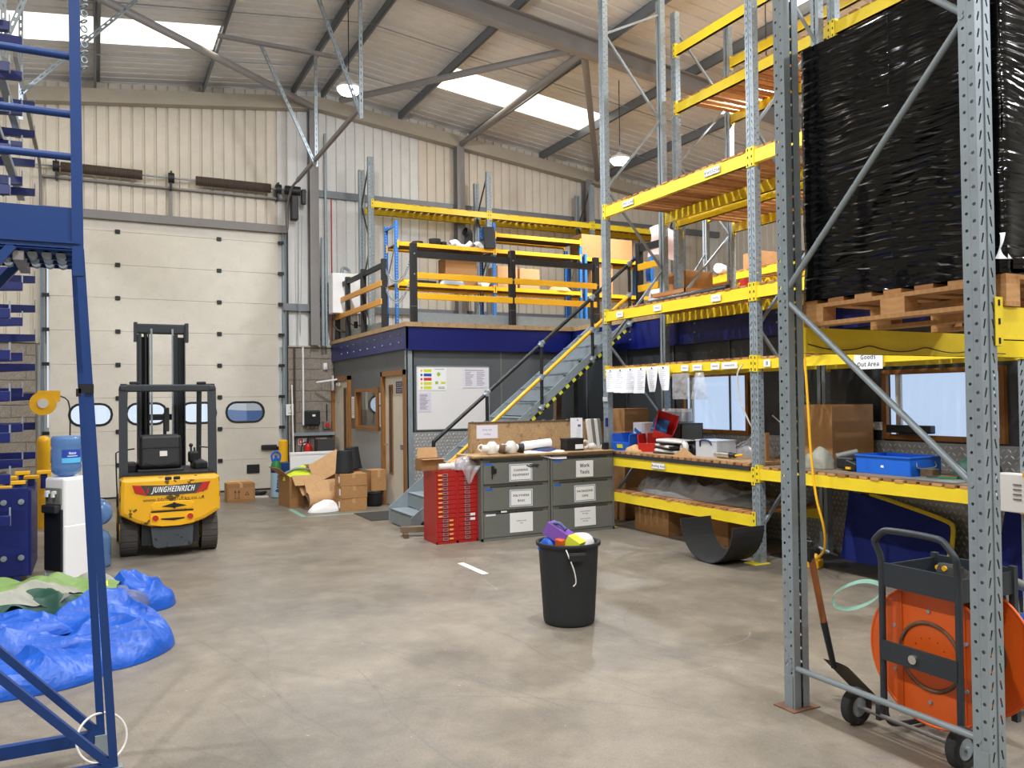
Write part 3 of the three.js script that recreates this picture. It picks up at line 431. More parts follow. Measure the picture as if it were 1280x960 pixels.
{ // whiteboard and its sheets
  const wb = T('whiteboard', 'large whiteboard on the dark office front beside the stairs', 'whiteboard', [5.06, 1.25, -11.98]);
  M(wb, 'board', BB(-0.62, 0.62, 0.01, 1.0, -0.012, 0), X.white); M(wb, 'edge_frame', [BB(-0.635, 0.635, 0, 0.015, -0.015, 0.008), BB(-0.635, 0.635, 0.995, 1.01, -0.015, 0.008), BB(-0.635, -0.62, 0, 1.01, -0.015, 0.008), BB(0.62, 0.635, 0, 1.01, -0.015, 0.008)], X.galv);
  const sg = print(0.5, 0.34, '#f4f6f4', (c, W, H) => { const col = ['#d9e021', '#1c4fae', '#d8332a', '#d9e021', '#d9e021']; col.forEach((k, i) => { c.fillStyle = k; c.fillRect(W * 0.2, H * (0.06 + i * 0.19), W * 0.27, H * 0.13); c.fillStyle = ['#e0c21a', '#1c4fae', '#d8332a', '#e0c21a', '#e0c21a'][i]; c.beginPath(); c.arc(W * 0.12, H * (0.125 + i * 0.19), H * 0.055, 0, 7); c.fill(); }); c.fillStyle = '#9fc437'; c.beginPath(); c.arc(W * 0.72, H * 0.28, H * 0.09, 0, 7); c.fill(); c.fillRect(W * 0.6, H * 0.6, W * 0.1, H * 0.13); c.fillStyle = '#d9e021'; c.fillRect(W * 0.8, H * 0.62, W * 0.15, H * 0.1); c.fillStyle = '#555'; c.fillRect(W * 0.58, H * 0.05, W * 0.34, H * 0.02); c.fillRect(W * 0.7, H * 0.85, W * 0.22, H * 0.025); c.fillRect(W * 0.7, H * 0.9, W * 0.24, H * 0.025); });
  one('notice_sheet', 'safety signs sheet with yellow, blue and red symbols on the whiteboard', 'notice', SHEET(0.48, 0.35), sg, [4.7, 2.05, -11.974]);
  const tx = (rows, bg) => (c, W, H) => { c.fillStyle = '#4a4a5c'; for (let i = 0; i < rows; i++) c.fillRect(W * 0.1, H * (0.1 + 0.82 * i / rows), W * (0.45 + 0.35 * hash(i, 3, 4)), H * 0.018); };
  one('notice_sheet', 'portrait typed page low on the whiteboard under the safety signs', 'notice', SHEET(0.21, 0.3), print(0.21, 0.3, '#dcd9e6', tx(16)), [4.57, 1.69, -11.974]);
  one('notice_sheet', 'wide printed chart in the upper corner of the whiteboard', 'notice', SHEET(0.42, 0.3), print(0.42, 0.3, '#e6e4ec', (c, W, H) => { c.fillStyle = '#555566'; c.fillRect(W * 0.08, H * 0.05, W * 0.8, H * 0.03); for (let k = 0; k < 2; k++) for (let i = 0; i < 11; i++) c.fillRect(W * (0.1 + 0.48 * k), H * (0.15 + i * 0.07), W * (0.2 + 0.16 * hash(i, k, 9)), H * 0.02); }), [5.43, 2.06, -11.974]);
}

// ================= racking =================
const upCache = new Map();
function uprightGeo(h) {                 // slotted web faces +z, flanges run back to -z
  const key = h.toFixed(2); if (upCache.has(key)) return upCache.get(key);
  const W = 0.055, Dp = 0.075, n = Math.floor((h - 0.1) / 0.075), gs = [];
  const flat = (pts, holes) => { const g = fix(new THREE.ShapeGeometry(shape(pts, holes))); return g; };
  for (const s of [-1, 1]) {
    const slots = [], holes = [];
    for (let i = 0; i < n; i++) {
      const y = 0.08 + i * 0.075, x = 0.03 * s, t = -0.006 * s; slots.push([[x + t - 0.0055, y + 0.021], [x + t + 0.0055, y + 0.021], [x - t + 0.0045, y - 0.021], [x - t - 0.0045, y - 0.021]]);
      holes.push(circ(-0.02, y, 0.0085, 6), circ(-0.055, y + 0.037, 0.0075, 6));
    }
    gs.push(flat(s < 0 ? [[-W, 0], [-0.008, 0], [-0.008, h], [-W, h]] : [[0.008, 0], [W, 0], [W, h], [0.008, h]], slots));
    const f = flat([[-Dp, 0], [0, 0], [0, h], [-Dp, h]], holes); f.applyMatrix4(new THREE.Matrix4().makeRotationY(-Math.PI / 2)); f.translate(W * s, 0, 0); boxUV(f); gs.push(f);
    gs.push(BB(Math.min(W * s, W * s * 0.16), Math.max(W * s, W * s * 0.16), 0, h, -Dp - 0.002, -Dp));
  }
  gs.push(BB(-0.008, 0.008, 0, h, -0.008, -0.006), BB(-0.009, -0.007, 0, h, -0.008, 0), BB(0.007, 0.009, 0, h, -0.008, 0));
  for (const s of [-1, 1]) gs.push(BB(s * 0.0553 - 0.0006, s * 0.0553 + 0.0006, 0, h, -0.0385, -0.036));
  const g = MG(gs); upCache.set(key, g); return g;
}
function upright(rack, x, y, z, h, ry, m = X.galv) {
  const u = M(rack, 'upright', uprightGeo(h), m, x, y, z, 0, ry, 0);
  return u;
}
const footGeo = MG([BB(-0.09, 0.09, 0, 0.006, -0.14, 0.05)]);
function beam(rack, p, q, h, face, m = X.yellow) {   // p,q: ends at the beam top, face: unit vector the beam front looks along
  const along = V(q[0] - p[0], 0, q[2] - p[2]), L = along.length(), g = [BB(-L / 2 + 0.05, L / 2 - 0.05, -h, 0, -0.05, 0), BB(-L / 2 + 0.05, L / 2 - 0.05, -h, -h + 0.012, -0.052, 0.002)];
  const b = M(rack, 'beam', g, m, (p[0] + q[0]) / 2, p[1], (p[2] + q[2]) / 2, 0, Math.atan2(face[0], face[2]), 0);
  for (const s of [-1, 1]) {
    M(b, 'end_connector', [BB(-0.025, 0.025, -h - 0.03, 0.04, 0.0, 0.004), BB(s > 0 ? -0.028 : 0.024, s > 0 ? -0.024 : 0.028, -h - 0.03, 0.04, -0.06, 0.004)], m, s * (L / 2 - 0.028), 0, 0.006);
    for (const y of [0.015, -h / 2 + 0.005, -h - 0.008]) M(b, 'hook_slot', B(0.012, 0.026, 0.003, s * (L / 2 - 0.028), y, 0.0115), X.slot);
  }
  return b;
}
const slatMats = [X.slat, X.slat2, X.slat3];
function deck(rack, axis, a0, a1, b0, b1, y, step = 0.118, w = 0.085, t = 0.022) { // slats run along b, repeat along a; axis = axis of a
  const n = Math.floor((a1 - a0) / step), gs = axis === 'z' ? B(b1 - b0, t, w) : B(w, t, b1 - b0);
  for (let i = 0; i < n; i++) { const a = a0 + (i + 0.5) * (a1 - a0) / n + rr(-0.008, 0.008), bm = (b0 + b1) / 2, j = rr(-0.01, 0.01); M(rack, 'deck_slat', gs, slatMats[Math.floor(rnd() * 3)], axis === 'z' ? bm + j : a, y + t / 2 + rr(0, 0.002), axis === 'z' ? a : bm + j, 0, rr(-0.006, 0.006), 0); }
}
function tag(w, h, m, pos, ry, label, group = 'location tags on the rack beams') { return one('beam_tag', label, 'label', SHEET(w, h), m, pos, ry, group); }
const RX0 = 6.08, RX1 = 7.12, RZ = [-9.175, -6.4, -3.625];
{ // rack A, along the aisle
  const r = T('pallet_rack', 'tall galvanised pallet rack with yellow beams and timber slat shelves beside the packing bench', 'rack', [RX0, 0, RZ[0]]);
  const ax = (x) => x - RX0, az = (z) => z - RZ[0], hgt = 7.3;
  for (const z of RZ) {
    upright(r, 0, 0, az(z), hgt, -Math.PI / 2); upright(r, ax(RX1), 0, az(z), hgt, Math.PI / 2);
    for (const x of [0, ax(RX1)]) M(r, 'foot_plate', B(0.2, 0.008, 0.17, x, 0.004, az(z)), X.yellow);
    let y = 0.35, s = 1; while (y < 7) { const y2 = Math.min(7.1, y + 1.05); M(r, 'brace', BAR(s > 0 ? [0.06, y, az(z)] : [ax(RX1) - 0.06, y, az(z)], s > 0 ? [ax(RX1) - 0.06, y2, az(z)] : [0.06, y2, az(z)], 0.028, 0.028), X.galv); y = y2; s = -s; }
  }
  const lv1 = [[0.486, 0.116], [0.949, 0.117], [2.115, 0.1], [2.87, 0.125], [4.28, 0.135]], lv2 = [[0.975, 0.11], [2.11, 0.1], [2.87, 0.125], [4.28, 0.135]];
  [[lv1, 0], [lv2, 1]].forEach(([lv, k]) => lv.forEach(([y, h]) => {
    const a = az(RZ[k]), b = az(RZ[k + 1]);
    beam(r, [0, y, a], [0, y, b], h, [-1, 0, 0]); beam(r, [ax(RX1), y, a], [ax(RX1), y, b], h, [1, 0, 0]);
    deck(r, 'z', a + 0.08, b - 0.08, 0.0, ax(RX1), y + (y < 1 && y > 0.6 && k === 0 ? 0.045 : 0.001));
  }));
  M(r, 'rubber_strip', BB(-0.012, 0.03, 0.95, 0.994, 0.06, 2.7), X.rubber);
  for (const [k, y] of [[0, 1.017], [1, 0.998]]) M(r, 'worktop_board', BB(0.02, ax(RX1) - 0.02, y, y + 0.012, az(RZ[k]) + 0.1, az(RZ[k + 1]) - 0.1), k ? X.woodG : X.board);
}
{ // second row, standing on the mezzanine
  const x0 = 7.3, x1 = 8.35; const r = T('pallet_rack', 'upper pallet rack with yellow beams standing on the mezzanine deck', 'rack', [x0, MF, RZ[0]]);
  const az = (z) => z - RZ[0], h = 4.25;
  for (const z of RZ) { upright(r, 0, 0, az(z), h, -Math.PI / 2); upright(r, x1 - x0, 0, az(z), h, Math.PI / 2); for (const x of [0, x1 - x0]) M(r, 'foot_plate', B(0.18, 0.02, 0.15, x, 0.01, az(z)), X.black); let y = 0.2, s = 1; while (y < 4) { const y2 = Math.min(4.1, y + 0.95); M(r, 'brace', BAR(s > 0 ? [0.06, y, az(z)] : [0.99, y, az(z)], s > 0 ? [0.99, y2, az(z)] : [0.06, y2, az(z)], 0.028, 0.028), X.galv); y = y2; s = -s; } }
  for (const k of [0, 1]) for (const [y, sl] of [[4.25, 1], [5.86, 1], [6.68, 0]]) { const a = az(RZ[k]), b = az(RZ[k + 1]); beam(r, [0, y - MF, a], [0, y - MF, b], 0.13, [-1, 0, 0]); beam(r, [x1 - x0, y - MF, a], [x1 - x0, y - MF, b], 0.13, [1, 0, 0]); if (sl) deck(r, 'z', a + 0.08, b - 0.08, 0, x1 - x0, y - MF, 0.14, 0.1); }
}
{ // low rack further in on the mezzanine
  const r = T('pallet_rack', 'low pallet rack against the far side of the mezzanine', 'rack', [9.3, MF, -12.0]);
  for (const z of [0, 2.8, 5.6]) { upright(r, 0, 0, z, 2.6, -Math.PI / 2); upright(r, 1, 0, z, 2.6, Math.PI / 2); M(r, 'brace', BAR([0.05, 0.3, z], [0.95, 1.5, z], 0.028, 0.028), X.galv); }
  for (const k of [0, 2.8]) for (const y of [0.82, 2.2]) { beam(r, [0, y, k], [0, y, k + 2.8], 0.12, [-1, 0, 0]); beam(r, [1, y, k], [1, y, k + 2.8], 0.12, [1, 0, 0]); deck(r, 'z', k + 0.08, k + 2.72, 0, 1, y, 0.16, 0.11); }
}
{ // rack C against the gable, on the mezzanine
  const z0 = -15.5, z1 = -16.2, xs = [4.83, 7.41, 9.99, 12.57]; const r = T('pallet_rack', 'galvanised pallet rack with one high yellow shelf against the gable wall', 'rack', [xs[0], MF, z0]);
  for (const x of xs) { upright(r, x - xs[0], 0, 0, 3.6, 0); upright(r, x - xs[0], 0, z1 - z0, 3.5, Math.PI); let y = 0.2, s = 1; while (y < 3.2) { const y2 = y + 0.85; M(r, 'brace', BAR(s > 0 ? [x - xs[0], y, -0.06] : [x - xs[0], y, -0.64], s > 0 ? [x - xs[0], y2, -0.64] : [x - xs[0], y2, -0.06], 0.025, 0.025), X.cabD); y = y2; s = -s; } }
  for (let k = 0; k < 3; k++) { const a = xs[k] - xs[0], b = xs[k + 1] - xs[0], y = 5.66 - MF; beam(r, [a, y, 0], [b, y, 0], 0.12, [0, 0, 1]); beam(r, [a, y, z1 - z0], [b, y, z1 - z0], 0.12, [0, 0, -1]); deck(r, 'x', a + 0.07, b - 0.07, z1 - z0, 0, y - 0.01, 0.15, 0.09); }
}
{ // blue shelving on the mezzanine
  const z0 = -13.5, z1 = -14.1, xs = [4.66, 6.55, 8.42]; const r = T('shelving_unit', 'blue post shelving with amber beams behind the mezzanine guard rail', 'shelving', [xs[0], MF, z0]);
  const hs = [1.92, 2.05, 1.75];
  xs.forEach((x, i) => { for (const z of [0, z1 - z0]) { const h = hs[i], hl = []; for (let k = 0; k < h / 0.05 - 2; k++) hl.push(circ(0, 0.06 + k * 0.05, 0.009, 6)); const g = [fix(new THREE.ShapeGeometry(shape([[-0.03, 0], [0.03, 0], [0.03, h], [-0.03, h]], hl))), BB(-0.03, -0.027, 0, h, -0.045, 0), BB(0.027, 0.03, 0, h, -0.045, 0)]; M(r, 'upright', g, X.blueS, x - xs[0], 0, z, 0, z ? Math.PI : 0, 0); } M(r, 'brace', BAR([x - xs[0], 1.6, -0.03], [x - xs[0], 0.9, -0.55], 0.02, 0.02), X.galv); M(r, 'brace', BAR([x - xs[0], 1.85, -0.02], [x - xs[0], 1.85, -0.58], 0.03, 0.03), X.blueS); });
  for (const [k, lv] of [[0, [0.86, 1.56]], [1, [0.86, 1.56, 1.86]]]) for (const y of lv) { const a = xs[k] - xs[0] + 0.03, b = xs[k + 1] - xs[0] - 0.03; for (const z of [0.005, z1 - z0 - 0.005]) M(r, 'shelf_beam', [BB(a, b, y - 0.07, y - 0.04, z - 0.02, z + 0.015), BB(a, b, y - 0.04, y, z - 0.02, z), BB(a - 0.02, a, y - 0.11, y + 0.03, z - 0.02, z + 0.02), BB(b, b + 0.02, y - 0.11, y + 0.03, z - 0.02, z + 0.02)], X.safety); M(r, 'shelf_board', BB(a, b, y - 0.03, y - 0.012, z1 - z0 + 0.02, -0.02), X.boardD); }
}
{ // rack B, in front of the aisle rack; only its end frame is in view
  const x = 3.475, zf = -3.405, zn = -2.225, x2 = 6.25 + 0.6; const r = T('pallet_rack', 'galvanised end frame with yellow beams carrying the black wrapped pallet', 'rack', [x, 0, zn]);
  const H0 = 5.2, g = zf - zn;
  for (const [dx] of [[0], [2.8]]) {
    upright(r, dx, 0.006, 0, H0, 0); upright(r, dx, 0.006, g, H0, Math.PI);
    for (const z of [-0.035, g + 0.035]) { M(r, 'foot_plate', B(0.2, 0.006, 0.15, dx, 0.003, z), X.rust); for (const q of [-0.058, 0.058]) M(r, 'foot_bracket', BB(dx + q - 0.002, dx + q + 0.002, 0.006, 0.18, z - 0.03, z + 0.03), X.galv); }
    const tb = (p, q) => { const m = M(r, 'brace', CY(p, q, 0.016, 0.016, 12), X.galv); for (const e of [p, q]) M(m, 'bolt', CY([e[0] - 0.025, e[1], e[2]], [e[0] + 0.01, e[1], e[2]], 0.012, 0.012, 8), X.galv); };
    const bx = dx - 0.035;
    tb([bx, 0.225, g + 0.05], [bx, 0.222, -0.05]); tb([bx, 2.26, g + 0.05], [bx, 1.33, -0.06]); tb([bx, 2.31, g + 0.04], [bx, 3.4, -0.06]); tb([bx, 3.42, -0.06], [bx, 4.4, g + 0.05]); tb([bx, 0.26, g + 0.05], [bx, 0.26, g + 0.02]);
  }
  beam(r, [0.03, 2.115, 0.0], [2.77, 2.115, 0.0], 0.145, [0, 0, 1]); beam(r, [0.03, 2.115, g], [2.77, 2.115, g], 0.145, [0, 0, -1]);
  const tagB = T('paper_scrap', 'torn scrap of white paper taped to the end frame of the wrapped pallet', 'paper', [3.55, 2.38, -2.215]);
  M(tagB, 'sheet', [GRID(8, 8, (u, v) => [(u - 0.5) * 0.1 * (0.3 + 0.7 * v), (v - 0.5) * -0.11, 0.008 + 0.02 * Math.sin(u * 4 + v * 3)])], X.paper);
}
{ // pallets
  const pal = (p, bx = 1.2, bz = 1.05) => { // base centre, two-way timber pallet
    for (let i = 0; i < 7; i++) M(p, 'deck_board', BB(-bx / 2, bx / 2, 0.122, 0.144, -bz / 2 + i * (bz - 0.1) / 6, -bz / 2 + 0.1 + i * (bz - 0.1) / 6), slatMats[i % 3]);
    for (const x of [-bx / 2 + 0.05, 0, bx / 2 - 0.05]) { M(p, 'stringer_board', BB(x - 0.05, x + 0.05, 0.1, 0.122, -bz / 2, bz / 2), X.slatY); M(p, 'bottom_board', BB(x - 0.05, x + 0.05, 0, 0.022, -bz / 2, bz / 2), X.slatY); for (const z of [-bz / 2 + 0.07, 0, bz / 2 - 0.07]) M(p, 'pallet_block', BB(x - 0.05, x + 0.05, 0.022, 0.1, z - 0.07, z + 0.07), X.slat3); }
  };
  const p1 = T('pallet', 'timber pallet under the black wrapped load', 'pallet', [4.18, 2.118, -2.79]); pal(p1, 1.2, 1.16);
  // wrapped load: rounded box with slight sag lines
  const w = 0.6, d = 0.57, h = 1.42, g = new RoundedBoxGeometry(2 * w, h, 2 * d, 5, 0.035); const gg = GRID(160, 70, (u, v) => {
    const a = u * 4, s = Math.floor(a) % 4, t = a - Math.floor(a), c = [[-w, d], [w, d], [w, -d], [-w, -d]], A = c[s], Bq = c[(s + 1) % 4]; let x = lerp(A[0], Bq[0], t), z = lerp(A[1], Bq[1], t);
    const e = 0.018 * Math.sin(Math.PI * t) * (0.5 + vnoise(u * 20, v * 5, 4096, 5)) - 0.006 * vnoise(u * 14, v * 46, 4096, 8) - 0.01 * vnoise(u * 40, v * 6, 4096, 12) * (v < 0.1 ? 2 : 1), nn = s === 0 ? [0, 1] : s === 1 ? [1, 0] : s === 2 ? [0, -1] : [-1, 0], k = Math.min(t, 1 - t) < 0.02 ? 0.99 : 1;
    return [(x - nn[0] * e) * k, v * h, (z - nn[1] * e) * k];
  });
  const ld = T('wrapped_load', 'tall pallet load wrapped in glossy black stretch film', 'wrapped load', [4.18, 2.264, -2.79]);
  M(ld, 'film_wrap', gg, X.wrap); M(ld, 'top_sheet', B(2 * w - 0.02, 0.02, 2 * d - 0.02, 0, h - 0.01, 0), X.wrap);
  M(ld, 'film_tail', GRID(20, 6, (u, v) => [-0.55 + u * 0.35, 0.02 + v * 0.06 - 0.1 * u * u, d + 0.012 + 0.02 * Math.sin(u * 9)]), X.wrap);
}
{ // tags, papers
  const pw = print(0.2, 0.08, '#eceff2', words([['PWS5250', 0.53, 0.62, '#222']], { border: '#444' })), bl = print(0.12, 0.07, '#e9eaec', words([['PWS52', 0.5, 0.36, '#555']]));
  tag(0.26, 0.075, pw, [6.066, 4.215, -6.98], -Math.PI / 2, 'white tag lettered PWS5250 on the high yellow beam nearer the middle upright', undefined); tag(0.24, 0.075, pw, [6.066, 4.215, -8.58], -Math.PI / 2, 'white tag lettered PWS5250 on the high yellow beam near the stair end upright', undefined);
  for (const z of [-8.8, -8.0, -6.95]) tag(0.15, 0.075, bl, [6.066, 2.81, z], -Math.PI / 2, 'small white location tag on the second yellow beam above the bench');
  for (const [z, w] of [[-7.5, 0.13], [-7.28, 0.16], [-6.98, 0.14], [-6.75, 0.24]]) tag(w, 0.07, bl, [6.066, 2.06, z], -Math.PI / 2, 'small white location tag on the yellow beam over the packing bench');
  tag(0.09, 0.07, print(0.09, 0.07, '#f2f2f0', words([['B', 0.52, 0.8]])), [6.066, 2.06, -6.2], -Math.PI / 2, 'small white tag lettered B on the yellow beam', undefined);
  tag(0.26, 0.075, print(0.26, 0.075, '#f0f0ee', words([['Packing  Area', 0.52, 0.5]], { border: '#555' })), [6.066, 0.892, -8.03], -Math.PI / 2, 'white sign lettered Packing Area on the bench beam', undefined);
  tag(0.3, 0.15, print(0.3, 0.15, '#f3f3f1', words([['Goods', 0.3, 0.36], ['Out Area', 0.72, 0.36], ['\u2191', 0.42, 0.7, '#111', true, 0.12]])), [6.062, 2.03, -4.98], -Math.PI / 2, 'white sign lettered Goods Out Area on a yellow beam', undefined);
  const pp = print(0.21, 0.3, '#eef0f3', (c, W, H) => { c.fillStyle = '#8d909a'; for (let i = 0; i < 14; i++) c.fillRect(W * 0.15, H * (0.12 + i * 0.055), W * (0.3 + 0.4 * hash(i, 1, 1)), H * 0.012); });
  let z = -9.0; for (let i = 0; i < 6; i++) { const w = 0.22, h = 0.3 + rr(-0.03, 0.03), curl = rr(0.02, 0.06), tw = rr(-0.05, 0.05); const g = GRID(8, 10, (u, v) => [(u - 0.5) * w + tw * v, -v * h, 0.012 + curl * v * v * Math.sin(u * 3 + i) + 0.01 * v]); const uv = g.attributes.uv, ps = g.attributes.position; for (let k = 0; k < uv.count; k++) uv.setXY(k, ps.getX(k) / w + 0.5, 1 + ps.getY(k) / h); const p = T('job_sheet', 'white job sheet pinned to the yellow beam over the packing bench', 'paper', [6.06, 2.1, z], -Math.PI / 2, 'job sheets pinned along the beam'); M(p, 'page', g, pp); M(p, 'pin', CY([0, -0.02, 0.01], [0, -0.02, 0.022], 0.009, 0.009, 8), X.black); z += 0.225; }
  for (const [zz, w] of [[-7.55, 0.3], [-7.22, 0.3]]) one('plastic_bag', zz < -7.4 ? 'flat clear plastic bag hanging below the yellow beam' : 'puffed clear plastic bag hanging below the yellow beam', 'plastic bag', GRID(16, 16, (u, v) => [(u - 0.5) * w * (zz < -7.4 ? 1 : 0.45 + 0.55 * v), -v * 0.3, (zz < -7.4 ? 0.01 : 0.05) * Math.sin(u * 3.14) * Math.sin(v * 3.1) + 0.012 * vnoise(u * 8, v * 8, 512, 3)]), X.film, [6.05, 2.0, zz], -Math.PI / 2);
}

// ================= forklift =================
import { FontLoader } from 'three/addons/loaders/FontLoader.js';
import { TextGeometry } from 'three/addons/geometries/TextGeometry.js';
const fontB = await new FontLoader().loadAsync('fonts/droid/droid_sans_bold.typeface.json'), fontR = await new FontLoader().loadAsync('fonts/droid/droid_sans_regular.typeface.json');
function TX(s, size, font, depth = 0.003, slant = 0, width) { const g = new TextGeometry(s, { font, size, depth, curveSegments: 3 }); g.computeBoundingBox(); const b = g.boundingBox, w = b.max.x - b.min.x; g.translate(-(b.min.x + b.max.x) / 2, -(b.min.y + b.max.y) / 2, 0); if (width) g.scale(width / w, 1, 1); if (slant) g.applyMatrix4(new THREE.Matrix4().makeShear(0, 0, slant, 0, 0, 0)); return fix(g); }
{
  const f = T('forklift_truck', 'yellow forklift truck with dark mast parked in front of the loading door', 'forklift', [0.745, 0, -9.9]);
  const cw = M(f, 'counterweight', [EX([[-0.52, 0.5], [-0.525, 0.62], [-0.515, 0.885], [-0.48, 0.905], [0.48, 0.905], [0.515, 0.885], [0.525, 0.62], [0.52, 0.5], [0.36, 0.405], [0.2, 0.35], [-0.2, 0.35], [-0.36, 0.405]].reverse(), 0.62, 0, 0, -0.62, 0, 0, 0, 0.045)], X.fork);
  M(f, 'side_body', [BB(-0.5, 0.5, 0.4, 0.86, -1.5, -0.55)], X.forkY); M(f, 'chassis', [BB(-0.3, 0.3, 0.14, 0.45, -1.9, -0.1), BB(-0.5, 0.5, 0.3, 0.42, -1.45, -0.6)], X.black);
  const bn = M(f, 'name_panel', EX([[-0.395, 0.825], [-0.36, 0.735], [-0.25, 0.705], [0, 0.697], [0.25, 0.705], [0.37, 0.735], [0.41, 0.83], [0.0, 0.805]], 0.012, 0, 0, -0.008), X.cabD);
  M(bn, 'lettering', TX('JUNGHEINRICH', 0.062, fontB, 0.003, 0.25, 0.44), X.white, 0.02, 0.757, 0.005); M(bn, 'logo_mark', EX([[-0.255, 0.73], [-0.235, 0.735], [-0.23, 0.795], [-0.245, 0.785]], 0.004, 0, 0, 0.004), X.lens);
  M(f, 'tail_light', EX([[-0.397, 0.828], [-0.37, 0.74], [-0.25, 0.705], [-0.31, 0.818]].reverse(), 0.018, 0, 0, -0.008, 0, 0, 0, 0.003), X.lens); M(f, 'tail_light', EX([[0.412, 0.833], [0.38, 0.74], [0.25, 0.705], [0.33, 0.82]], 0.018, 0, 0, -0.008, 0, 0, 0, 0.003), X.lens);
  M(f, 'web_lettering', TX('www.bbforktrucks.co.uk', 0.034, fontR, 0.002, 0, 0.64), X.black, 0.03, 0.655, 0.001);
  M(f, 'tow_recess', [EX([[-0.19, 0.535], [0.21, 0.535], [0.24, 0.6], [0.19, 0.63], [-0.17, 0.63], [-0.21, 0.59]], 0.02, 0, 0, -0.015, 0, 0, 0, 0.006)], X.forkY);
  M(f, 'tow_pin', [CY([0.03, 0.55, 0.012], [0.03, 0.615, 0.012], 0.011, 0.011, 8), EX([[-0.1, 0.575], [0.03, 0.555], [0.16, 0.575], [0.03, 0.61]], 0.01, 0, 0, 0.0)], X.black);
  M(f, 'bumper_plate', [EX([[-0.22, 0.38], [-0.22, 0.515], [0.24, 0.515], [0.24, 0.38], [0.1, 0.355], [-0.1, 0.355]].reverse(), 0.02, 0, 0, -0.002, 0, 0, 0, 0.005)], X.forkY);
  M(f, 'grille', [EX([[-0.1, 0.43], [0.02, 0.415], [0.13, 0.43], [0.14, 0.445], [-0.11, 0.445]].reverse(), 0.006, 0, 0, 0.016), B(0.44, 0.018, 0.01, 0.01, 0.522, 0.016)], X.black);
  for (const x of [-0.165, 0.195]) { const l = M(f, 'brake_light', CY([x, 0.45, 0.01], [x, 0.45, 0.03], 0.034, 0.03, 16), X.lens); M(l, 'bezel', fix(mv(new THREE.TorusGeometry(0.037, 0.007, 6, 18), x, 0.45, 0.02)), X.forkY); }
  M(f, 'tow_cover', [EX([[-0.21, 0.345], [0.235, 0.345], [0.225, 0.14], [0.19, 0.115], [-0.15, 0.11], [-0.19, 0.14]], 0.02, 0, 0, -0.05, 0, 0, 0, 0.006)], mat('#454b50', 0.6, { map: tScuff }));
  M(f, 'handle_recess', [RB(0.07, 0.035, 0.03, 0.01, -0.03, 0.885, -0.01), RB(0.07, 0.035, 0.03, 0.01, 0.06, 0.885, -0.01)], X.black);
  const rim = (x, z, r, w) => { const t = M(f, 'wheel', [CY([x - w / 2, r, z], [x + w / 2, r, z], r, r, 30), ...Array.from({ length: 22 }, (_, k) => { const a = k / 22 * 6.283; return B(w * 1.02, 0.016, 0.05, x, r + Math.cos(a) * r * 0.985, z + Math.sin(a) * r * 0.985, a, 0, 0); })], X.tyre); M(t, 'hub', CY([x - w / 2 - 0.008, r, z], [x + w / 2 + 0.008, r, z], r * 0.45, r * 0.45, 20), X.forkY); };
  for (const s of [-1, 1]) { rim(s * 0.425, -0.4, 0.25, 0.17); rim(s * 0.42, -1.55, 0.29, 0.2); }
  // overhead guard
  const gd = M(f, 'overhead_guard', [...[-1, 1].flatMap((s) => [BAR([s * 0.475, 0.88, -0.3], [s * 0.475, 1.9, -0.36], 0.07, 0.09), BAR([s * 0.45, 0.8, -1.55], [s * 0.43, 1.92, -1.25], 0.06, 0.07), BAR([s * 0.47, 1.92, -0.33], [s * 0.44, 1.94, -1.28], 0.07, 0.06), RB(0.08, 0.07, 0.1, 0.02, s * 0.475, 1.9, -0.36)]), RB(0.96, 0.085, 0.09, 0.02, 0, 1.9, -0.36), BB(-0.45, 0.45, 1.9, 1.96, -1.3, -1.24)], X.frame);
  for (let i = 0; i < 6; i++) M(gd, 'guard_bar', BB(-0.44, 0.44, 1.925, 1.945, -0.5 - i * 0.13, -0.47 - i * 0.13), X.frame);
  M(f, 'work_lamp', [RB(0.1, 0.03, 0.08, 0.01, -0.36, 1.96, -0.36), RB(0.1, 0.03, 0.08, 0.01, 0.36, 1.96, -0.36)], X.black);
  const se = M(f, 'seat', [RB(0.46, 0.4, 0.13, 0.05, -0.08, 1.16, -0.5, -0.12), RB(0.48, 0.12, 0.46, 0.05, -0.08, 0.99, -0.78), RB(0.5, 0.05, 0.05, 0.02, -0.08, 0.94, -0.46)], X.vinyl);
  M(se, 'label_patch', B(0.08, 0.06, 0.004, -0.05, 1.14, -0.422, -0.12), X.offw); M(se, 'seat_seam', [BAR([-0.29, 1.21, -0.428], [0.13, 1.21, -0.428], 0.004, 0.006), BAR([-0.26, 1.04, -0.41], [-0.08, 0.995, -0.41], 0.004, 0.006), BAR([-0.08, 0.995, -0.41], [0.1, 1.04, -0.41], 0.004, 0.006)], X.black);
  M(f, 'deck_cover', [BB(-0.48, 0.48, 0.88, 0.93, -1.3, -0.2), RB(0.16, 0.12, 0.4, 0.03, -0.4, 0.97, -0.75), RB(0.16, 0.1, 0.5, 0.03, 0.38, 0.97, -0.85)], X.black);
  M(f, 'control_levers', [CY([0.3, 0.98, -0.9], [0.3, 1.2, -0.95], 0.012), CY([0.34, 0.98, -0.9], [0.34, 1.17, -0.95], 0.012), fix(mv(new THREE.SphereGeometry(0.025, 10, 8), 0.3, 1.2, -0.95)), RB(0.12, 0.14, 0.1, 0.03, 0.32, 1.06, -0.9)], X.black);
  M(f, 'display_post', [RB(0.06, 0.3, 0.05, 0.01, 0.04, 1.52, -1.2), CY([0.02, 1.1, -1.2], [0.02, 1.6, -1.22], 0.02)], X.frame); M(f, 'steering_wheel', fix(mv(new THREE.TorusGeometry(0.16, 0.015, 8, 24), -0.08, 1.2, -1.15, -1.1)), X.black);
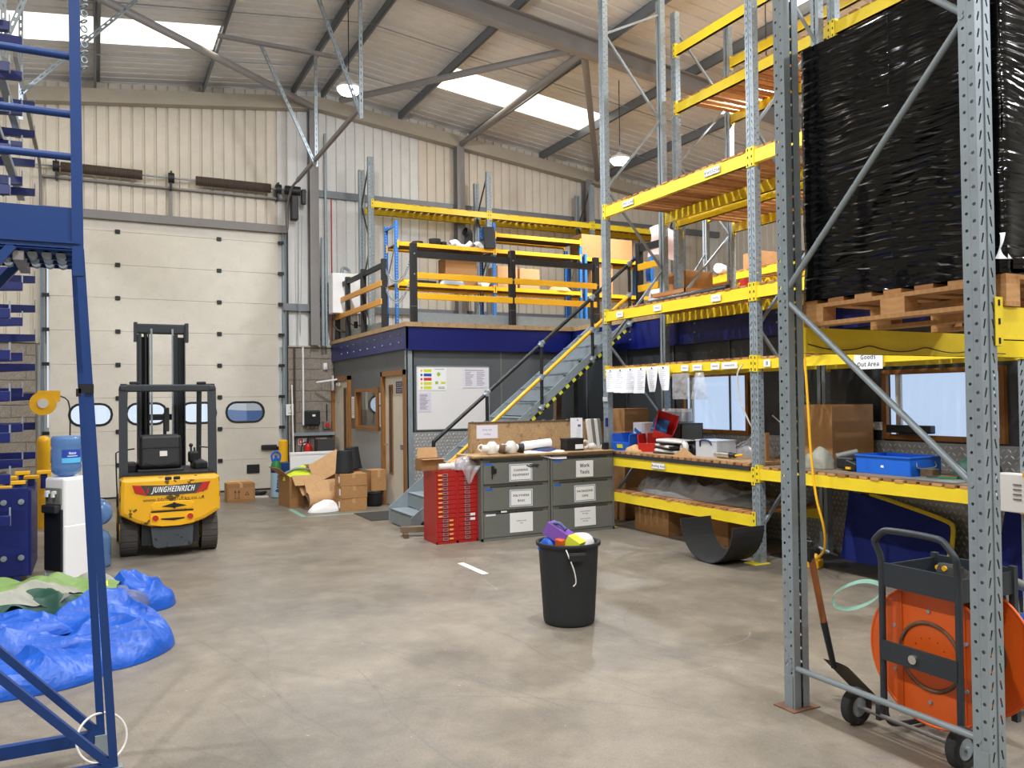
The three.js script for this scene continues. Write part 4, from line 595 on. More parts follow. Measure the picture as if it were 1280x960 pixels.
  for (const s of [-1, 1]) M(f, 'grab_frame', TU([[s * 0.53, 0.55, -0.55], [s * 0.545, 1.16, -0.55], [s * 0.35, 1.2, -0.55]], 0.009, 20, 6, false, 0.1), X.black);
  // mast
  const mst = M(f, 'mast', [...[-0.2, 0.235].flatMap((x) => [BB(x - 0.075, x - 0.06, 0.08, 2.62, -1.86, -1.7), BB(x + 0.06, x + 0.075, 0.08, 2.7, -1.84, -1.72), BB(x - 0.075, x + 0.075, 0.08, 2.6, -1.86, -1.845), BB(x - 0.055, x - 0.02, 0.08, 2.72, -1.82, -1.74)]), RB(0.64, 0.13, 0.1, 0.02, 0.02, 2.7, -1.78), BB(-0.31, -0.27, 2.53, 2.78, -1.86, -1.7), BB(0.31, 0.35, 2.53, 2.78, -1.86, -1.7), BB(-0.26, 0.3, 0.3, 0.42, -1.87, -1.84), BB(-0.26, 0.3, 1.5, 1.58, -1.87, -1.85)], X.frame);
  for (const x of [-0.17, 0.2]) M(mst, 'lift_cylinder', [CY([x, 0.1, -1.76], [x, 1.7, -1.76], 0.032, 0.032, 14), CY([x, 1.7, -1.76], [x, 2.68, -1.76], 0.022, 0.022, 12)], X.black);
  M(mst, 'lift_chain', [BB(0.14, 0.165, 1.0, 2.7, -1.715, -1.705), BB(-0.115, -0.09, 1.0, 2.7, -1.715, -1.705)], X.galv);
  for (const x of [-0.2, 0.24]) M(f, 'fork', [BB(x - 0.05, x + 0.05, 0.03, 0.5, -1.98, -1.94), BB(x - 0.05, x + 0.05, 0.03, 0.065, -3.0, -1.95)], X.steel);
}
// ================= left side: racking, ladder, cooler, tarpaulins =================
{
  const r = T('cantilever_rack', 'blue cantilever racking with many short arms along the wall', 'rack', [-1.75, 0, -12]);
  const lev = []; for (let k = -2; k < 12; k++) lev.push(1.5 + 0.372 * k);
  for (const dz of [0, 2, 3.4]) {
    M(r, 'column', [BB(-0.08, 0.08, 0, 5.65, dz - 0.006, dz + 0.006), BB(-0.08, -0.065, 0, 5.65, dz - 0.08, dz + 0.08), BB(0.065, 0.08, 0, 5.65, dz - 0.08, dz + 0.08)], X.blueBase);
    lev.forEach((y, i) => { const s = dz === 2 ? 0.03 : dz > 3 ? -0.02 : 0; const a = M(r, 'arm', EX([[0.08, y - 0.14], [1.06, y - 0.085], [1.06, y], [0.08, y]], 0.07, 0, s, dz - 0.035, 0, 0, 0, 0.003), X.blueBase); M(a, 'end_stop', BB(1.05, 1.062, y - 0.09 + s, y + 0.07 + s, dz - 0.02, dz + 0.02), X.galv); });
  }
  const bars = [X.galv, X.galv, X.steel, X.offw, X.black]; let n = 0;
  const names = ['long galvanised steel tube', 'long bright steel tube', 'long dull steel tube', 'long off-white plastic pipe', 'long black plastic pipe'];
  lev.forEach((y, i) => { const k = [3, 0, 2, 3, 2, 0, 2, 3, 2, 0, 4, 3, 4, 2][i] ?? 2; for (let j = 0; j < k; j++) { const m = Math.floor(rnd() * 5), rad = rr(0.022, 0.045), x = -1.55 + j * 0.2 + rr(0, 0.05); const g = rnd() < 0.5 ? CY([0, rad, -2.6], [0, rad, 1.9], rad, rad, 12) : BB(-rad, rad, 0, rad * 1.6, -2.6, 1.9); one('stock_bar', `${names[m]} lying on cantilever arms, level ${i + 1} from the floor`.replace(/, level.*/, ''), 'stock bar', g, bars[m], [x, y + 0.033, -10.1 + rr(-0.3, 0.3)], 0, `${names[m]}s on the cantilever racking`); } });
  const rl = T('cable_reel', 'yellow retractable cable reel hung on the end of a blue arm', 'cable reel', [-0.6, 1.74, -11.9]);
  M(rl, 'casing', [CY([0, 0, -0.06], [0, 0, 0.06], 0.15, 0.15, 24), BB(-0.06, 0.19, 0.02, 0.16, -0.05, 0.05)], X.safety); M(rl, 'hub', CY([0, 0, 0.06], [0, 0, 0.075], 0.06, 0.06, 18), X.offw); M(rl, 'cord', TU([[0.19, 0.09, 0], [0.28, 0.02, 0], [0.3, -0.3, 0], [0.27, -1.15, 0.02]], 0.01, 24, 6), X.black);
  const st = T('steel_stillage', 'blue steel stillage with bolted side plates beside the water cooler', 'stillage', [-0.95, 0, -9.35]);
  for (const [a, b] of [[-0.6, 0.08], [0.09, 0.38]]) { const p = M(st, 'side_plate', RB(b - a, 0.82, 0.02, 0.006, (a + b) / 2, 0.54, 0.42), X.blueBase); for (const y of [0.3, 0.82]) for (const x of a < 0 ? [-0.1, -0.35] : [0.18, 0.32]) M(p, 'bolt', [CY([x, y, 0.43], [x, y, 0.446], 0.026, 0.026, 12), CY([x, y, 0.44], [x, y, 0.455], 0.013, 0.013, 6)], X.galv); }
  M(st, 'frame', [BB(-0.6, 0.4, 0.12, 0.92, -0.5, 0.4)], X.blueBase); for (const x of [-0.3, 0.02, 0.26]) M(st, 'foot', BB(x, x + 0.05, 0, 0.13, 0.3, 0.42), X.blueBase);
  for (let i = 0; i < 4; i++) for (const s of [0, 1]) M(st, 'end_block', RB(0.13, 0.035, 0.1, 0.006, -0.02 + i * 0.1 + s * 0.19, 0.945 + i * 0.03, 0.3 - i * 0.2), X.safety), M(st, 'block_support', B(0.06, 0.06 + i * 0.03, 0.06, -0.02 + i * 0.1 + s * 0.19, 0.9 + i * 0.015, 0.3 - i * 0.2), X.blueBase);
  const lead = T('protective_post', 'yellow protection post sleeve behind the blue stillage', 'post', [-0.66, 0, -13.2]); M(lead, 'sleeve', CY([0, 0, 0], [0, 1.2, 0], 0.09, 0.09, 18), X.safety); M(lead, 'cap', fix(mv(new THREE.SphereGeometry(0.09, 16, 8, 0, 6.3, 0, 1.57), 0, 1.2, 0)), X.safety);
}
{ // mobile steps, only the platform end is in view
  const l = T('mobile_steps', 'blue steel mobile warehouse steps with platform and guard rails', 'ladder', [0, 0, -4.1]);
  const zf = -0.43, tube = (p, q, r = 0.017) => CY(p, q, r, r, 12);
  for (const [z, x0, x1] of [[0, 0.07, -0.065], [zf, 0.02, -0.09]]) {
    M(l, 'leg', BAR([x0, 0.02, z], [x1, 2.42, z], 0.036, 0.036), X.blueL); if (z === 0) M(l, 'rail_post', BAR([x1 - 0.005, 2.3, z], [x1 - 0.02, 3.66, z], 0.045, 0.045), X.blueL);
    M(l, 'base_rail', BAR([x0, 0.1, z], [-2.4, 0.1, z], 0.04, 0.06), X.blueL); M(l, 'diagonal_brace', BAR([x0 - 0.02, 0.12, z], [-1.9, 2.25, z], 0.034, 0.034), X.blueL); M(l, 'foot', B(0.06, 0.1, 0.06, x0, 0.06, z), X.galv);
    if (z === 0) for (const y of [3.62, 3.28, 3.02, 2.83]) M(l, 'guard_rail_tube', tube([x1 - 0.01, y, z], [-1.9, y + 0.0, z]), X.blueL);
    M(l, 'platform_edge', [BB(-1.8, x1, 2.42, 2.6, z - 0.01, z + 0.01), BB(-1.8, x1, 2.42, 2.44, z - 0.02, z + 0.02)], X.blueL); M(l, 'kick_angle', BB(-1.8, x1, 2.44, 2.45, z - 0.015, z + 0.03), X.blueL);
    M(l, 'platform_strut', BAR([-0.32, 2.42, z], [-0.95, 1.6, z], 0.036, 0.036), X.blueL);
  }
  for (let k = 0; k < 3; k++) { const z = -0.07 - k * 0.13; M(l, 'grip_tread', [BB(-1.75, -0.09, 2.405, 2.42, z - 0.05, z + 0.03), BB(-1.75, -0.09, 2.385, 2.42, z - 0.055, z - 0.045)], X.blueL); for (let i = 0; i < 14; i++) M(l, 'tread_tooth', CY([-0.14 - i * 0.055, 2.395, z + 0.03], [-0.14 - i * 0.055, 2.395, z - 0.03], 0.02, 0.02, 8), X.galv); }
  for (const x of [-0.3, -0.9]) M(l, 'platform_cross', BB(x - 0.02, x + 0.02, 2.36, 2.4, zf, 0), X.steel);
  M(l, 'latch', [BB(-0.07, -0.01, 1.78, 1.82, 0.018, 0.03), BB(-0.08, -0.06, 1.765, 1.8, 0.018, 0.03)], X.black);
  M(l, 'safety_chain', Array.from({ length: 12 }, (_, i) => fix(mv(new THREE.TorusGeometry(0.014, 0.004, 5, 8), -0.045, 3.62 - i * 0.035, 0.01, i % 2 ? 1.57 : 0, 0.5, 0))), X.galv);
  one('rope_ring', 'thin off-white plastic hoop lying by the foot of the blue steps', 'hoop', fix(mv(new THREE.TorusGeometry(0.115, 0.006, 8, 40), 0, 0.11, 0, -0.4)), X.offw, [0.02, 0.0, -4.47], 0.35);
}
{ // water cooler and bottles
  const c = T('water_cooler', 'white floor standing water cooler with dark tap recess', 'water cooler', [-0.26, 0, -9.14], 35 * D2R);
  M(c, 'cabinet', [RB(0.3, 1.0, 0.31, 0.03, 0.02, 0.52, 0), RB(0.31, 0.55, 0.32, 0.02, 0.025, 0.29, 0)], X.white); M(c, 'front_panel', [RB(0.03, 0.6, 0.27, 0.01, -0.135, 0.42, 0)], X.black); M(c, 'tap_recess', [RB(0.03, 0.16, 0.24, 0.01, -0.133, 0.84, 0)], X.cab); M(c, 'drip_tray', RB(0.07, 0.08, 0.22, 0.015, -0.16, 0.72, 0), X.blackM); for (const z of [-0.05, 0.05]) M(c, 'tap', [B(0.05, 0.03, 0.03, -0.155, 0.88, z), B(0.02, 0.05, 0.03, -0.175, 0.86, z)], X.white);
  const bt = [[0.0, 0], [0.06, 0.0], [0.1, 0.02], [0.13, 0.05], [0.135, 0.1], [0.128, 0.12], [0.135, 0.14], [0.135, 0.26], [0.127, 0.28], [0.135, 0.3], [0.135, 0.36], [0.12, 0.395], [0.0, 0.4]];
  const b = T('water_bottle', 'blue water bottle with a printed label standing inverted on the cooler', 'bottle', [-0.265, 1.022, -9.15], 0); M(b, 'bottle', LA(bt, 28), X.water); const lab = print(0.3, 0.15, '#1e3f9e', (k, W, H) => { k.fillStyle = '#59b8e6'; k.fillRect(0, H * 0.62, W, H * 0.38); k.fillStyle = '#e8f0fa'; k.font = `bold ${H * 0.26}px sans-serif`; k.textAlign = 'center'; k.fillText('Water', W * 0.5, H * 0.36); k.fillRect(W * 0.25, H * 0.46, W * 0.5, H * 0.05); }); const lg = new THREE.CylinderGeometry(0.137, 0.137, 0.13, 20, 1, true, -0.5, 1.4); M(b, 'bottle_label', fix(lg, true), lab, 0, 0.2, 0, 0, 0.25, 0);
  const b2 = T('water_bottle', 'empty blue water bottle on the floor behind the cooler', 'bottle', [0.0, 0, -9.75], 0); M(b2, 'bottle', LA([[0, 0], [0.13, 0.0], [0.135, 0.03], [0.135, 0.12], [0.127, 0.135], [0.135, 0.15], [0.135, 0.3], [0.11, 0.36], [0.04, 0.4], [0.03, 0.44], [0, 0.44]], 24), X.water);
  const b3 = T('water_bottle', 'spare water bottle lying on top of the floor bottle', 'bottle', [0.02, 0.44, -9.8], 0); M(b3, 'bottle', LA([[0, 0], [0.12, 0.01], [0.135, 0.05], [0.135, 0.2], [0.1, 0.26], [0, 0.27]], 22, 0, 0.135, -0.1, Math.PI / 2), X.water);
}
function pile(cx, cz, rx, rz, h, s, o = {}) {      // heap of cloth: rounded outline with folds
  return GRID(o.n ?? 110, o.m ?? 46, (u, v) => {
    const a = u * Math.PI * 2, k = 0.84 + 0.26 * (vnoise(Math.cos(a) * 1.7 + 9, Math.sin(a) * 1.7 + 9, 512, s) - 0.5) + (o.lobe ?? 0) * Math.cos(a * 3 + s), q = v;
    const x = Math.cos(a) * q * k, z = Math.sin(a) * q * k; const nx = x * rx, nz = z * rz;
    const fold = 0.5 * Math.abs(2 * vnoise(nx * 1.6 + nz * 3.2 + 40, nz * 1.3 - nx * 0.8 + 40, 512, s + 1) - 1) + 0.3 * Math.abs(2 * vnoise(nx * 4 + nz * 7 + 60, nz * 3 - nx * 2 + 60, 512, s + 2) - 1) + 0.2 * Math.abs(2 * vnoise(nx * 11 + 80, nz * 13 + 80, 512, s + 3) - 1);
    const prof = Math.pow(Math.max(0, 1 - Math.pow(q, o.pw ?? 3)), 0.55);
    return [cx + nx + 0.03 * (fold - 0.3) * prof, (o.y ?? 0) + 0.006 + h * prof * (0.42 + 0.95 * fold * (o.f ?? 1)), cz + nz];
  });
}
{
  const t = T('blue_tarpaulin', 'large crumpled bright blue tarpaulin heaped on the floor by the steps', 'tarpaulin', [-0.45, 0, -6.35]);
  M(t, 'main_heap', cloth({ s: 3, h: 0.24, flat: 0.5, n: 320, m: 130, c: [-0.4, 0], out: [[0.6, 0.1], [0.46, 0.5], [0.1, 0.66], [-0.3, 0.78], [-0.75, 0.98], [-1.35, 0.95], [-1.7, 0.3], [-1.6, -0.6], [-1.0, -0.95], [-0.3, -0.8], [0.2, -0.65], [0.55, -0.3]] }), X.tarp);
  M(t, 'outer_fold', cloth({ s: 9, h: 0.27, flat: 0.25, c: [0.6, -0.2], out: [[0.95, -0.1], [0.86, 0.2], [0.6, 0.42], [0.32, 0.34], [0.1, 0.0], [0.15, -0.4], [0.45, -0.72], [0.8, -0.55]] }), X.tarp);
  M(t, 'near_fold', cloth({ s: 21, h: 0.2, flat: 0.2, c: [0.2, 0.36], out: [[0.56, 0.3], [0.42, 0.6], [0.1, 0.72], [-0.3, 0.7], [-0.4, 0.4], [-0.1, 0.15], [0.3, 0.1]] }), X.tarp);
  [[0, 0.13, [[0.45, 0.2], [0.1, 0.36], [-0.5, 0.42], [-1.1, 0.5], [-1.3, 0.3], [-0.6, 0.16], [0.0, 0.06]], 33], [0, 0.17, [[0.3, -0.05], [-0.1, 0.16], [-0.7, 0.26], [-1.2, 0.2], [-1.0, 0.0], [-0.4, -0.1]], 35], [0, 0.06, [[-0.2, 0.5], [-0.6, 0.66], [-1.1, 0.78], [-1.4, 0.66], [-1.0, 0.5], [-0.5, 0.42]], 39]].forEach(([, yy, out, s]) => M(t, 'fold_layer', cloth({ s, h: 0.12, flat: 0.1, y: yy, n: 160, m: 40, pw: 5, c: [out.reduce((a, p) => a + p[0], 0) / out.length, out.reduce((a, p) => a + p[1], 0) / out.length], out }), X.tarp));
  one('blue_tarpaulin', 'small folded blue tarpaulin beyond the crumpled jacket', 'tarpaulin', cloth({ s: 14, h: 0.2, flat: 0.3, n: 120, m: 50, out: [[0.34, 0.05], [0.24, 0.3], [-0.05, 0.36], [-0.32, 0.2], [-0.36, -0.1], [-0.1, -0.34], [0.22, -0.25]] }), X.tarp, [0.27, 0, -7.75]);
  const g = T('canvas_sheet', 'green and grey canvas sheet flung over the blue tarpaulin', 'canvas', [-0.35, 0.1, -7.2]);
  const fold2 = (u, v, s) => 0.05 * (1 + Math.sin(6.2 * (u * 1.3 + 0.5 * v + 0.6 * vnoise(u * 3 + 9, v * 3 + 9, 512, s)))) * 0.8 + 0.035 * Math.pow(1 - Math.abs(Math.sin(3.1 * (u * 1.6 - v * 1.4 + vnoise(u * 3 + 9, v * 3 + 9, 512, s + 1)))), 1.1) + 0.012 * vnoise(u * 15, v * 15, 512, s + 2);
  M(g, 'green_side', GRID(90, 60, (u, v) => [-0.42 + u * 0.98 - 0.1 * v, 0.12 + 0.12 * Math.sin(v * 2.6) + fold2(u, v, 5) - 0.1 * u, -0.6 + v * 0.7 + 0.05 * Math.sin(u * 5)]), X.tarpG);
  M(g, 'grey_side', GRID(110, 60, (u, v) => [-0.66 + u * 0.86 + 0.06 * Math.sin(v * 6), 0.12 + 1.3 * fold2(u, v, 25) + 0.05 * Math.sin(v * 3.1), -0.05 + v * 0.48 + 0.07 * Math.sin(u * 6)]), X.tarpY);
  M(g, 'green_lining', GRID(60, 30, (u, v) => [-0.5 + u * 0.75, 0.14 + 1.2 * fold2(u, v, 45) - 0.05 * v, 0.22 + v * 0.28 + 0.04 * Math.sin(u * 8)]), X.greenD);
  const j = T('work_jacket', 'crumpled slate blue jacket with grey lining on the green canvas', 'jacket', [0.12, 0.0, -7.55]); M(j, 'body', cloth({ s: 31, h: 0.26, n: 120, m: 60, out: [[0.28, 0], [0.2, 0.35], [-0.1, 0.4], [-0.28, 0.1], [-0.22, -0.3], [0.1, -0.36]] }), X.tarpN); M(j, 'lining', cloth({ s: 37, h: 0.3, n: 120, m: 60, c: [-0.12, -0.25], out: [[0.14, -0.25], [0.0, 0.0], [-0.25, -0.02], [-0.4, -0.25], [-0.2, -0.48], [0.08, -0.45]] }), X.tarpY); M(j, 'reflective_band', GRID(10, 10, (u, v) => [-0.16 + u * 0.12, 0.28 + 0.03 * Math.sin(v * 5) - 0.1 * v, 0.05 + v * 0.26]), X.lime);
}

// ================= cabinets, bench things, bin =================
const sign = (lines, o) => print(0.3, 0.22, '#f1f2ef', words(lines, o), 0.6);
{
  const S = [[['CLEANING', 0.36, 0.17], ['EQUIPMENT', 0.64, 0.17]], [['POLYTHENE', 0.36, 0.17], ['BAGS', 0.66, 0.17]], [['Bubble wrap', 0.42, 0.1, '#333', false], ['rolls', 0.54, 0.1, '#333', false]]];
  const S2 = [[['Work', 0.3, 0.3], ['Tools', 0.7, 0.3]], [['PACKAGING', 0.36, 0.18], ['TAPE', 0.66, 0.18]], [['Large envelopes', 0.22, 0.09, '#333', false], ['and bags', 0.34, 0.09, '#333', false], ['Small envelopes', 0.62, 0.09, '#333', false], ['and bags', 0.74, 0.09, '#333', false]]];
  [[4.15, S, 'grey three-drawer filing cabinet signed Cleaning Equipment, beside the red drawer cabinets'], [5.12, S2, 'grey three-drawer filing cabinet signed Work Tools, beside the yellow rack beam']].forEach(([x, sg, label], ci) => {
    const c = T('filing_cabinet', label, 'filing cabinet', [x, 0, -9.0]); const w = 0.955;
    M(c, 'carcass', [BB(0, w, 0, 1.01, -0.47, -0.02), BB(0, 0.025, 0, 1.01, -0.02, 0), BB(w - 0.025, w, 0, 1.01, -0.02, 0), BB(0, w, 0, 0.035, -0.02, 0), BB(0, w, 0.985, 1.01, -0.02, 0)], X.cab);
    [[0.69, 0.98], [0.365, 0.675], [0.04, 0.35]].forEach(([a, b], i) => {
      const d = M(c, 'drawer', [RB(w - 0.06, b - a - 0.035, 0.022, 0.004, w / 2, (a + b - 0.035) / 2, -0.004), BB(0.03, w - 0.03, b - 0.03, b, -0.02, -0.018)], X.cab);
      M(d, 'grip_slot', BB(0.13, w - 0.1, b - 0.033, b - 0.012, -0.017, -0.002), X.cabD);
      M(d, 'lock', CY([w / 2, b - 0.02, -0.005], [w / 2, b - 0.02, 0.004], 0.012, 0.012, 10), X.black);
      M(d, 'sign', SHEET(ci === 0 || i ? 0.32 : 0.26, i === 2 ? 0.24 : 0.21), sign(sg[i], i < 2 && !(ci && !i) ? { border: '#7f93a6' } : {}), ci ? 0.5 : 0.54, i === 2 ? 0.2 : (a + b) / 2 - 0.02, 0.009, 0, 0, rr(-0.015, 0.015));
      if (i < 2) M(d, 'blue_sticker', B(0.1, 0.022, 0.001, 0.1, b - 0.05, 0.008), X.blueB);
    });
    if (!ci) { M(c, 'hanging_lock', [RB(0.035, 0.1, 0.02, 0.006, 0.15, 0.86, 0.02), RB(0.03, 0.06, 0.018, 0.006, 0.185, 0.85, 0.02), CY([0.145, 0.82, 0.02], [0.14, 0.75, 0.02], 0.006)], X.black); M(c, 'key_bunch', [TU([[0.62, 0.9, 0.01], [0.68, 0.88, 0.015], [0.74, 0.9, 0.012], [0.8, 0.895, 0.01]], 0.008, 20, 6), TU([[0.66, 0.9, 0.012], [0.7, 0.905, 0.02], [0.78, 0.87, 0.012]], 0.006, 20, 6)], X.cabD); M(c, 'white_sticker', B(0.13, 0.022, 0.001, 0.12, 0.315, 0.009), X.paper); M(c, 'white_sticker', B(0.08, 0.02, 0.001, 0.3, 0.345, 0.009), X.paper); }
  });
  const wt = T('worktop', 'worn chipboard worktop with raised back board on the filing cabinets', 'worktop', [4.05, 1.012, -9.0]);
  M(wt, 'top_board', RB(2.05, 0.03, 0.52, 0.006, 1.0, 0.016, -0.22), X.board); M(wt, 'front_lip', [BB(0.0, 0.9, -0.005, 0.012, 0.03, 0.042), BB(1.3, 2.0, -0.012, 0.02, 0.035, 0.045)], X.boardD); M(wt, 'back_board', BB(0.15, 1.98, 0.03, 0.4, -0.47, -0.452), X.board); M(wt, 'board_edge', BB(0.15, 1.98, 0.4, 0.425, -0.475, -0.447), X.boardD); M(wt, 'end_cheek', BB(0.14, 0.155, 0.03, 0.4, -0.47, -0.38), X.board);
  for (let i = 0; i < 9; i++) M(wt, 'staple', B(0.03, 0.012, 0.02, 0.22 + i * 0.2 + rr(-0.04, 0.04), 0.428, -0.46), X.galv);
  const tp = 1.045, Z = -9.2;
  one('typed_notice', 'typed notice in a clear sleeve on the back board', 'notice', SHEET(0.3, 0.17), print(0.3, 0.17, '#dedde6', words([['Only use', 0.35, 0.2, '#667', false], ['trolley', 0.68, 0.2, '#667', false]])), [4.45, 1.31, -9.448]);
  one('typed_notice', 'portrait safety notice pinned upright on the back board', 'notice', SHEET(0.19, 0.32), print(0.19, 0.32, '#eef0f4', (c, W, H) => { c.fillStyle = '#6b5a86'; c.fillRect(W * 0.6, H * 0.28, W * 0.25, H * 0.1); c.fillStyle = '#9aa'; for (let i = 0; i < 9; i++) c.fillRect(W * 0.5, H * (0.42 + i * 0.045), W * 0.35, H * 0.01); c.fillStyle = '#111'; c.beginPath(); c.arc(W * 0.6, H * 0.1, W * 0.05, 0, 7); c.fill(); }), [5.78, 1.3, -9.44]);
  const fit = (x, n, label) => { const p = T('pipe_fitting', label, 'pipe fitting', [x, tp, -9.12], n ? 0.3 : -0.2); M(p, 'body', [LA([[0.045, 0], [0.075, 0.01], [0.08, 0.08], [0.06, 0.13], [0.03, 0.16]], 18), CY([-0.13, 0.07, 0], [0.1, 0.07, 0.03], 0.05, 0.045, 14)], X.offw); M(p, 'mouth', [CY([0.09, 0.065, 0.02], [0.16, 0.06, 0.06], 0.055, 0.06, 16, true)], n ? X.black : X.boardD); M(p, 'pull_loop', fix(mv(new THREE.TorusGeometry(0.035, 0.012, 6, 14), -0.14, 0.08, 0)), X.offw); };
  fit(4.36, 0, 'larger white plastic pipe fitting with a wide brown mouth on the worktop'); fit(4.62, 1, 'smaller white plastic pipe fitting with a black mouth on the worktop');
  one('film_roll', 'white roll of plastic film lying on the chipboard worktop', 'roll', [CY([-0.21, 0.055, 0], [0.22, 0.08, -0.04], 0.05, 0.052, 20)], X.whiteM, [5.03, tp + 0.03, -9.2]);
  one('loose_papers', 'loose white papers hanging over the worktop edge', 'paper', GRID(14, 10, (u, v) => [-0.28 + u * 0.58, 0.004 + 0.012 * Math.sin(u * 7) - (v > 0.7 ? (v - 0.7) * 0.25 * (0.4 + u) : 0), -0.16 + v * 0.24]), X.paper, [5.05, tp + 0.004, -9.06]);
  one('grey_pouch', 'flat grey bag lying behind the film roll on the worktop', 'bag', pile(0, 0, 0.22, 0.09, 0.05, 41, { n: 40, m: 14 }), X.tarpN, [5.16, tp - 0.004, -9.24]);
  const bb = T('black_box', 'small black tool box with a white label on the worktop', 'box', [5.55, tp, -9.18]); M(bb, 'body', RB(0.26, 0.14, 0.16, 0.006, 0, 0.07, 0), X.black); M(bb, 'lid', RB(0.27, 0.03, 0.17, 0.006, 0, 0.145, 0), X.blackM); M(bb, 'label', B(0.12, 0.06, 0.002, 0.06, 0.05, 0.081), X.paper);
  one('tape_roll', 'white roll of tape on its side beside the black tool box', 'tape', [fix(mv(new THREE.TorusGeometry(0.045, 0.02, 10, 22), 0, 0.065, 0)), CY([0.05, 0.04, 0], [0.13, 0.045, 0.02], 0.04, 0.04, 14)], X.offw, [5.76, tp, -9.2]);
  for (let i = 0; i < 4; i++) one('small_bottle', 'tiny clear bottle at the end of the worktop', 'bottle', LA([[0, 0], [0.016, 0], [0.017, 0.04], [0.007, 0.052], [0.007, 0.062], [0, 0.062]], 10), i % 2 ? X.tub : X.offw, [5.88 + i * 0.05, tp, -9.12 - rr(0, 0.08)], 0, 'tiny bottles on the worktop');
  for (let i = 0; i < 4; i++) { const b = one('sealant_box', 'tall narrow printed carton standing by the rack upright', 'carton', [RB(0.05, 0.4, 0.06, 0.003, 0, 0.2, 0, 0, 0, 0.12)], i % 2 ? X.cab : X.offw, [5.9 + 0.05 * i, tp, -9.3], 0, 'narrow cartons leaning by the upright'); }
  one('ink_stamp', 'small black square pot at the foot of the rack upright', 'pot', RB(0.08, 0.09, 0.07, 0.01, 0, 0.045, 0), X.black, [6.0, tp, -9.08]);
}
{ // red multi-drawer cabinets
  [[3.606, 0, 'red multi-drawer steel cabinet with rows of yellow labels, beside the stairs'], [3.877, 1, 'red multi-drawer steel cabinet with few labels, against the grey filing cabinet']].forEach(([x, k, label]) => {
    const c = T('drawer_cabinet', label, 'drawer cabinet', [x, 0, -9.1]); const w = 0.27, h = 0.87; M(c, 'carcass', [BB(0, w, 0, h, -0.42, -0.012), BB(0, 0.014, 0, h, -0.012, 0), BB(w - 0.014, w, 0, h, -0.012, 0), BB(0, w, 0, 0.03, -0.012, 0), BB(0, w, h - 0.018, h, -0.012, 0)], X.red);
    const dg = RB(w - 0.032, 0.049, 0.014, 0.003, 0, 0, -0.004), hg = MG([B(0.062, 0.006, 0.006, 0, 0.014, 0), B(0.062, 0.006, 0.012, 0, -0.014, 0.004), B(0.006, 0.034, 0.006, -0.03, 0, 0), B(0.006, 0.034, 0.006, 0.03, 0, 0)]), lg = B(0.05, 0.018, 0.002);
    for (let i = 0; i < 15; i++) { const y = 0.06 + i * 0.0545; const d = M(c, 'drawer', dg, X.red, w / 2, y, 0); M(d, 'label_holder', hg, X.galv, k ? -0.005 : -0.02, 0, 0.006); if (!k) M(d, 'yellow_label', lg, X.amber, i > 4 ? -0.085 : 0.055, 0, 0.0045); else if (i === 5 || i === 4) M(d, 'white_label', B(0.065, 0.03, 0.002), X.paper, 0.065, 0, 0.0045); }
  });
  const bx = T('open_carton', 'small open cardboard carton on the red drawer cabinet', 'box', [3.63, 0.872, -9.36]); M(bx, 'body', [BB(-0.15, 0.14, 0, 0.14, 0.1, 0.104), BB(-0.15, 0.14, 0, 0.14, -0.1, -0.096), BB(-0.15, -0.146, 0, 0.14, -0.1, 0.1), BB(0.136, 0.14, 0, 0.14, -0.1, 0.1), BB(-0.15, 0.14, 0, 0.004, -0.1, 0.1)], X.card2); M(bx, 'flap', EX([[-0.13, 0], [0.14, 0], [0.13, 0.13], [-0.11, 0.13]], 0.004, 0, 0.14, -0.1, -0.25), X.card3); M(bx, 'flap', BB(-0.15, 0.14, 0.137, 0.14, 0.1, 0.17), X.card3);
  const bg = T('plastic_bag', 'clear crinkled plastic bag slumped over the front of the red cabinet', 'plastic bag', [4.02, 0.875, -9.14]); M(bg, 'bag', [cloth({ s: 5, h: 0.14, n: 90, m: 40, freq: 2.5, c: [0, 0.0], out: [[0.15, 0.04], [0.06, 0.09], [-0.08, 0.09], [-0.17, 0.02], [-0.12, -0.12], [0.05, -0.15], [0.15, -0.08]] }), GRID(20, 14, (u, v) => [(u - 0.5) * 0.26 * (1 - 0.85 * v), 0.05 - v * 0.21, 0.1 + 0.012 * Math.sin(u * 14 + v * 4) + 0.02 * (1 - v)])], X.film);
  one('tape_reel', 'white cable reel lying on the front of the red cabinet', 'reel', [CY([-0.05, 0.045, 0], [0.1, 0.045, 0.02], 0.04, 0.04, 18), CY([0.1, 0.045, 0.02], [0.14, 0.045, 0.025], 0.05, 0.05, 18)], X.offw, [3.72, 0.872, -9.18]);
  one('tape_reel', 'dark blue tape roll lying on the red cabinet', 'reel', [CY([-0.05, 0.04, 0], [0.13, 0.04, 0], 0.038, 0.038, 16)], X.tarpN, [3.92, 0.872, -9.3]);
  one('brown_parcel', 'crumpled brown paper parcel behind the plastic bag', 'parcel', pile(0, 0, 0.2, 0.1, 0.16, 51, { n: 40, m: 16 }), X.card3, [3.98, 0.87, -9.36]);
  const tm = T('timber_offcut', 'two grey timber offcuts on the floor at the stair foot', 'timber', [3.42, 0, -9.85], -0.28); M(tm, 'plank', RB(0.7, 0.07, 0.1, 0.004, 0.35, 0.085, -0.06), X.woodG); M(tm, 'plank', RB(0.5, 0.05, 0.1, 0.004, 0.55, 0.025, 0.06), X.woodG); M(tm, 'bearer', B(0.06, 0.05, 0.28, 0.06, 0.025, 0), X.boardD);
}
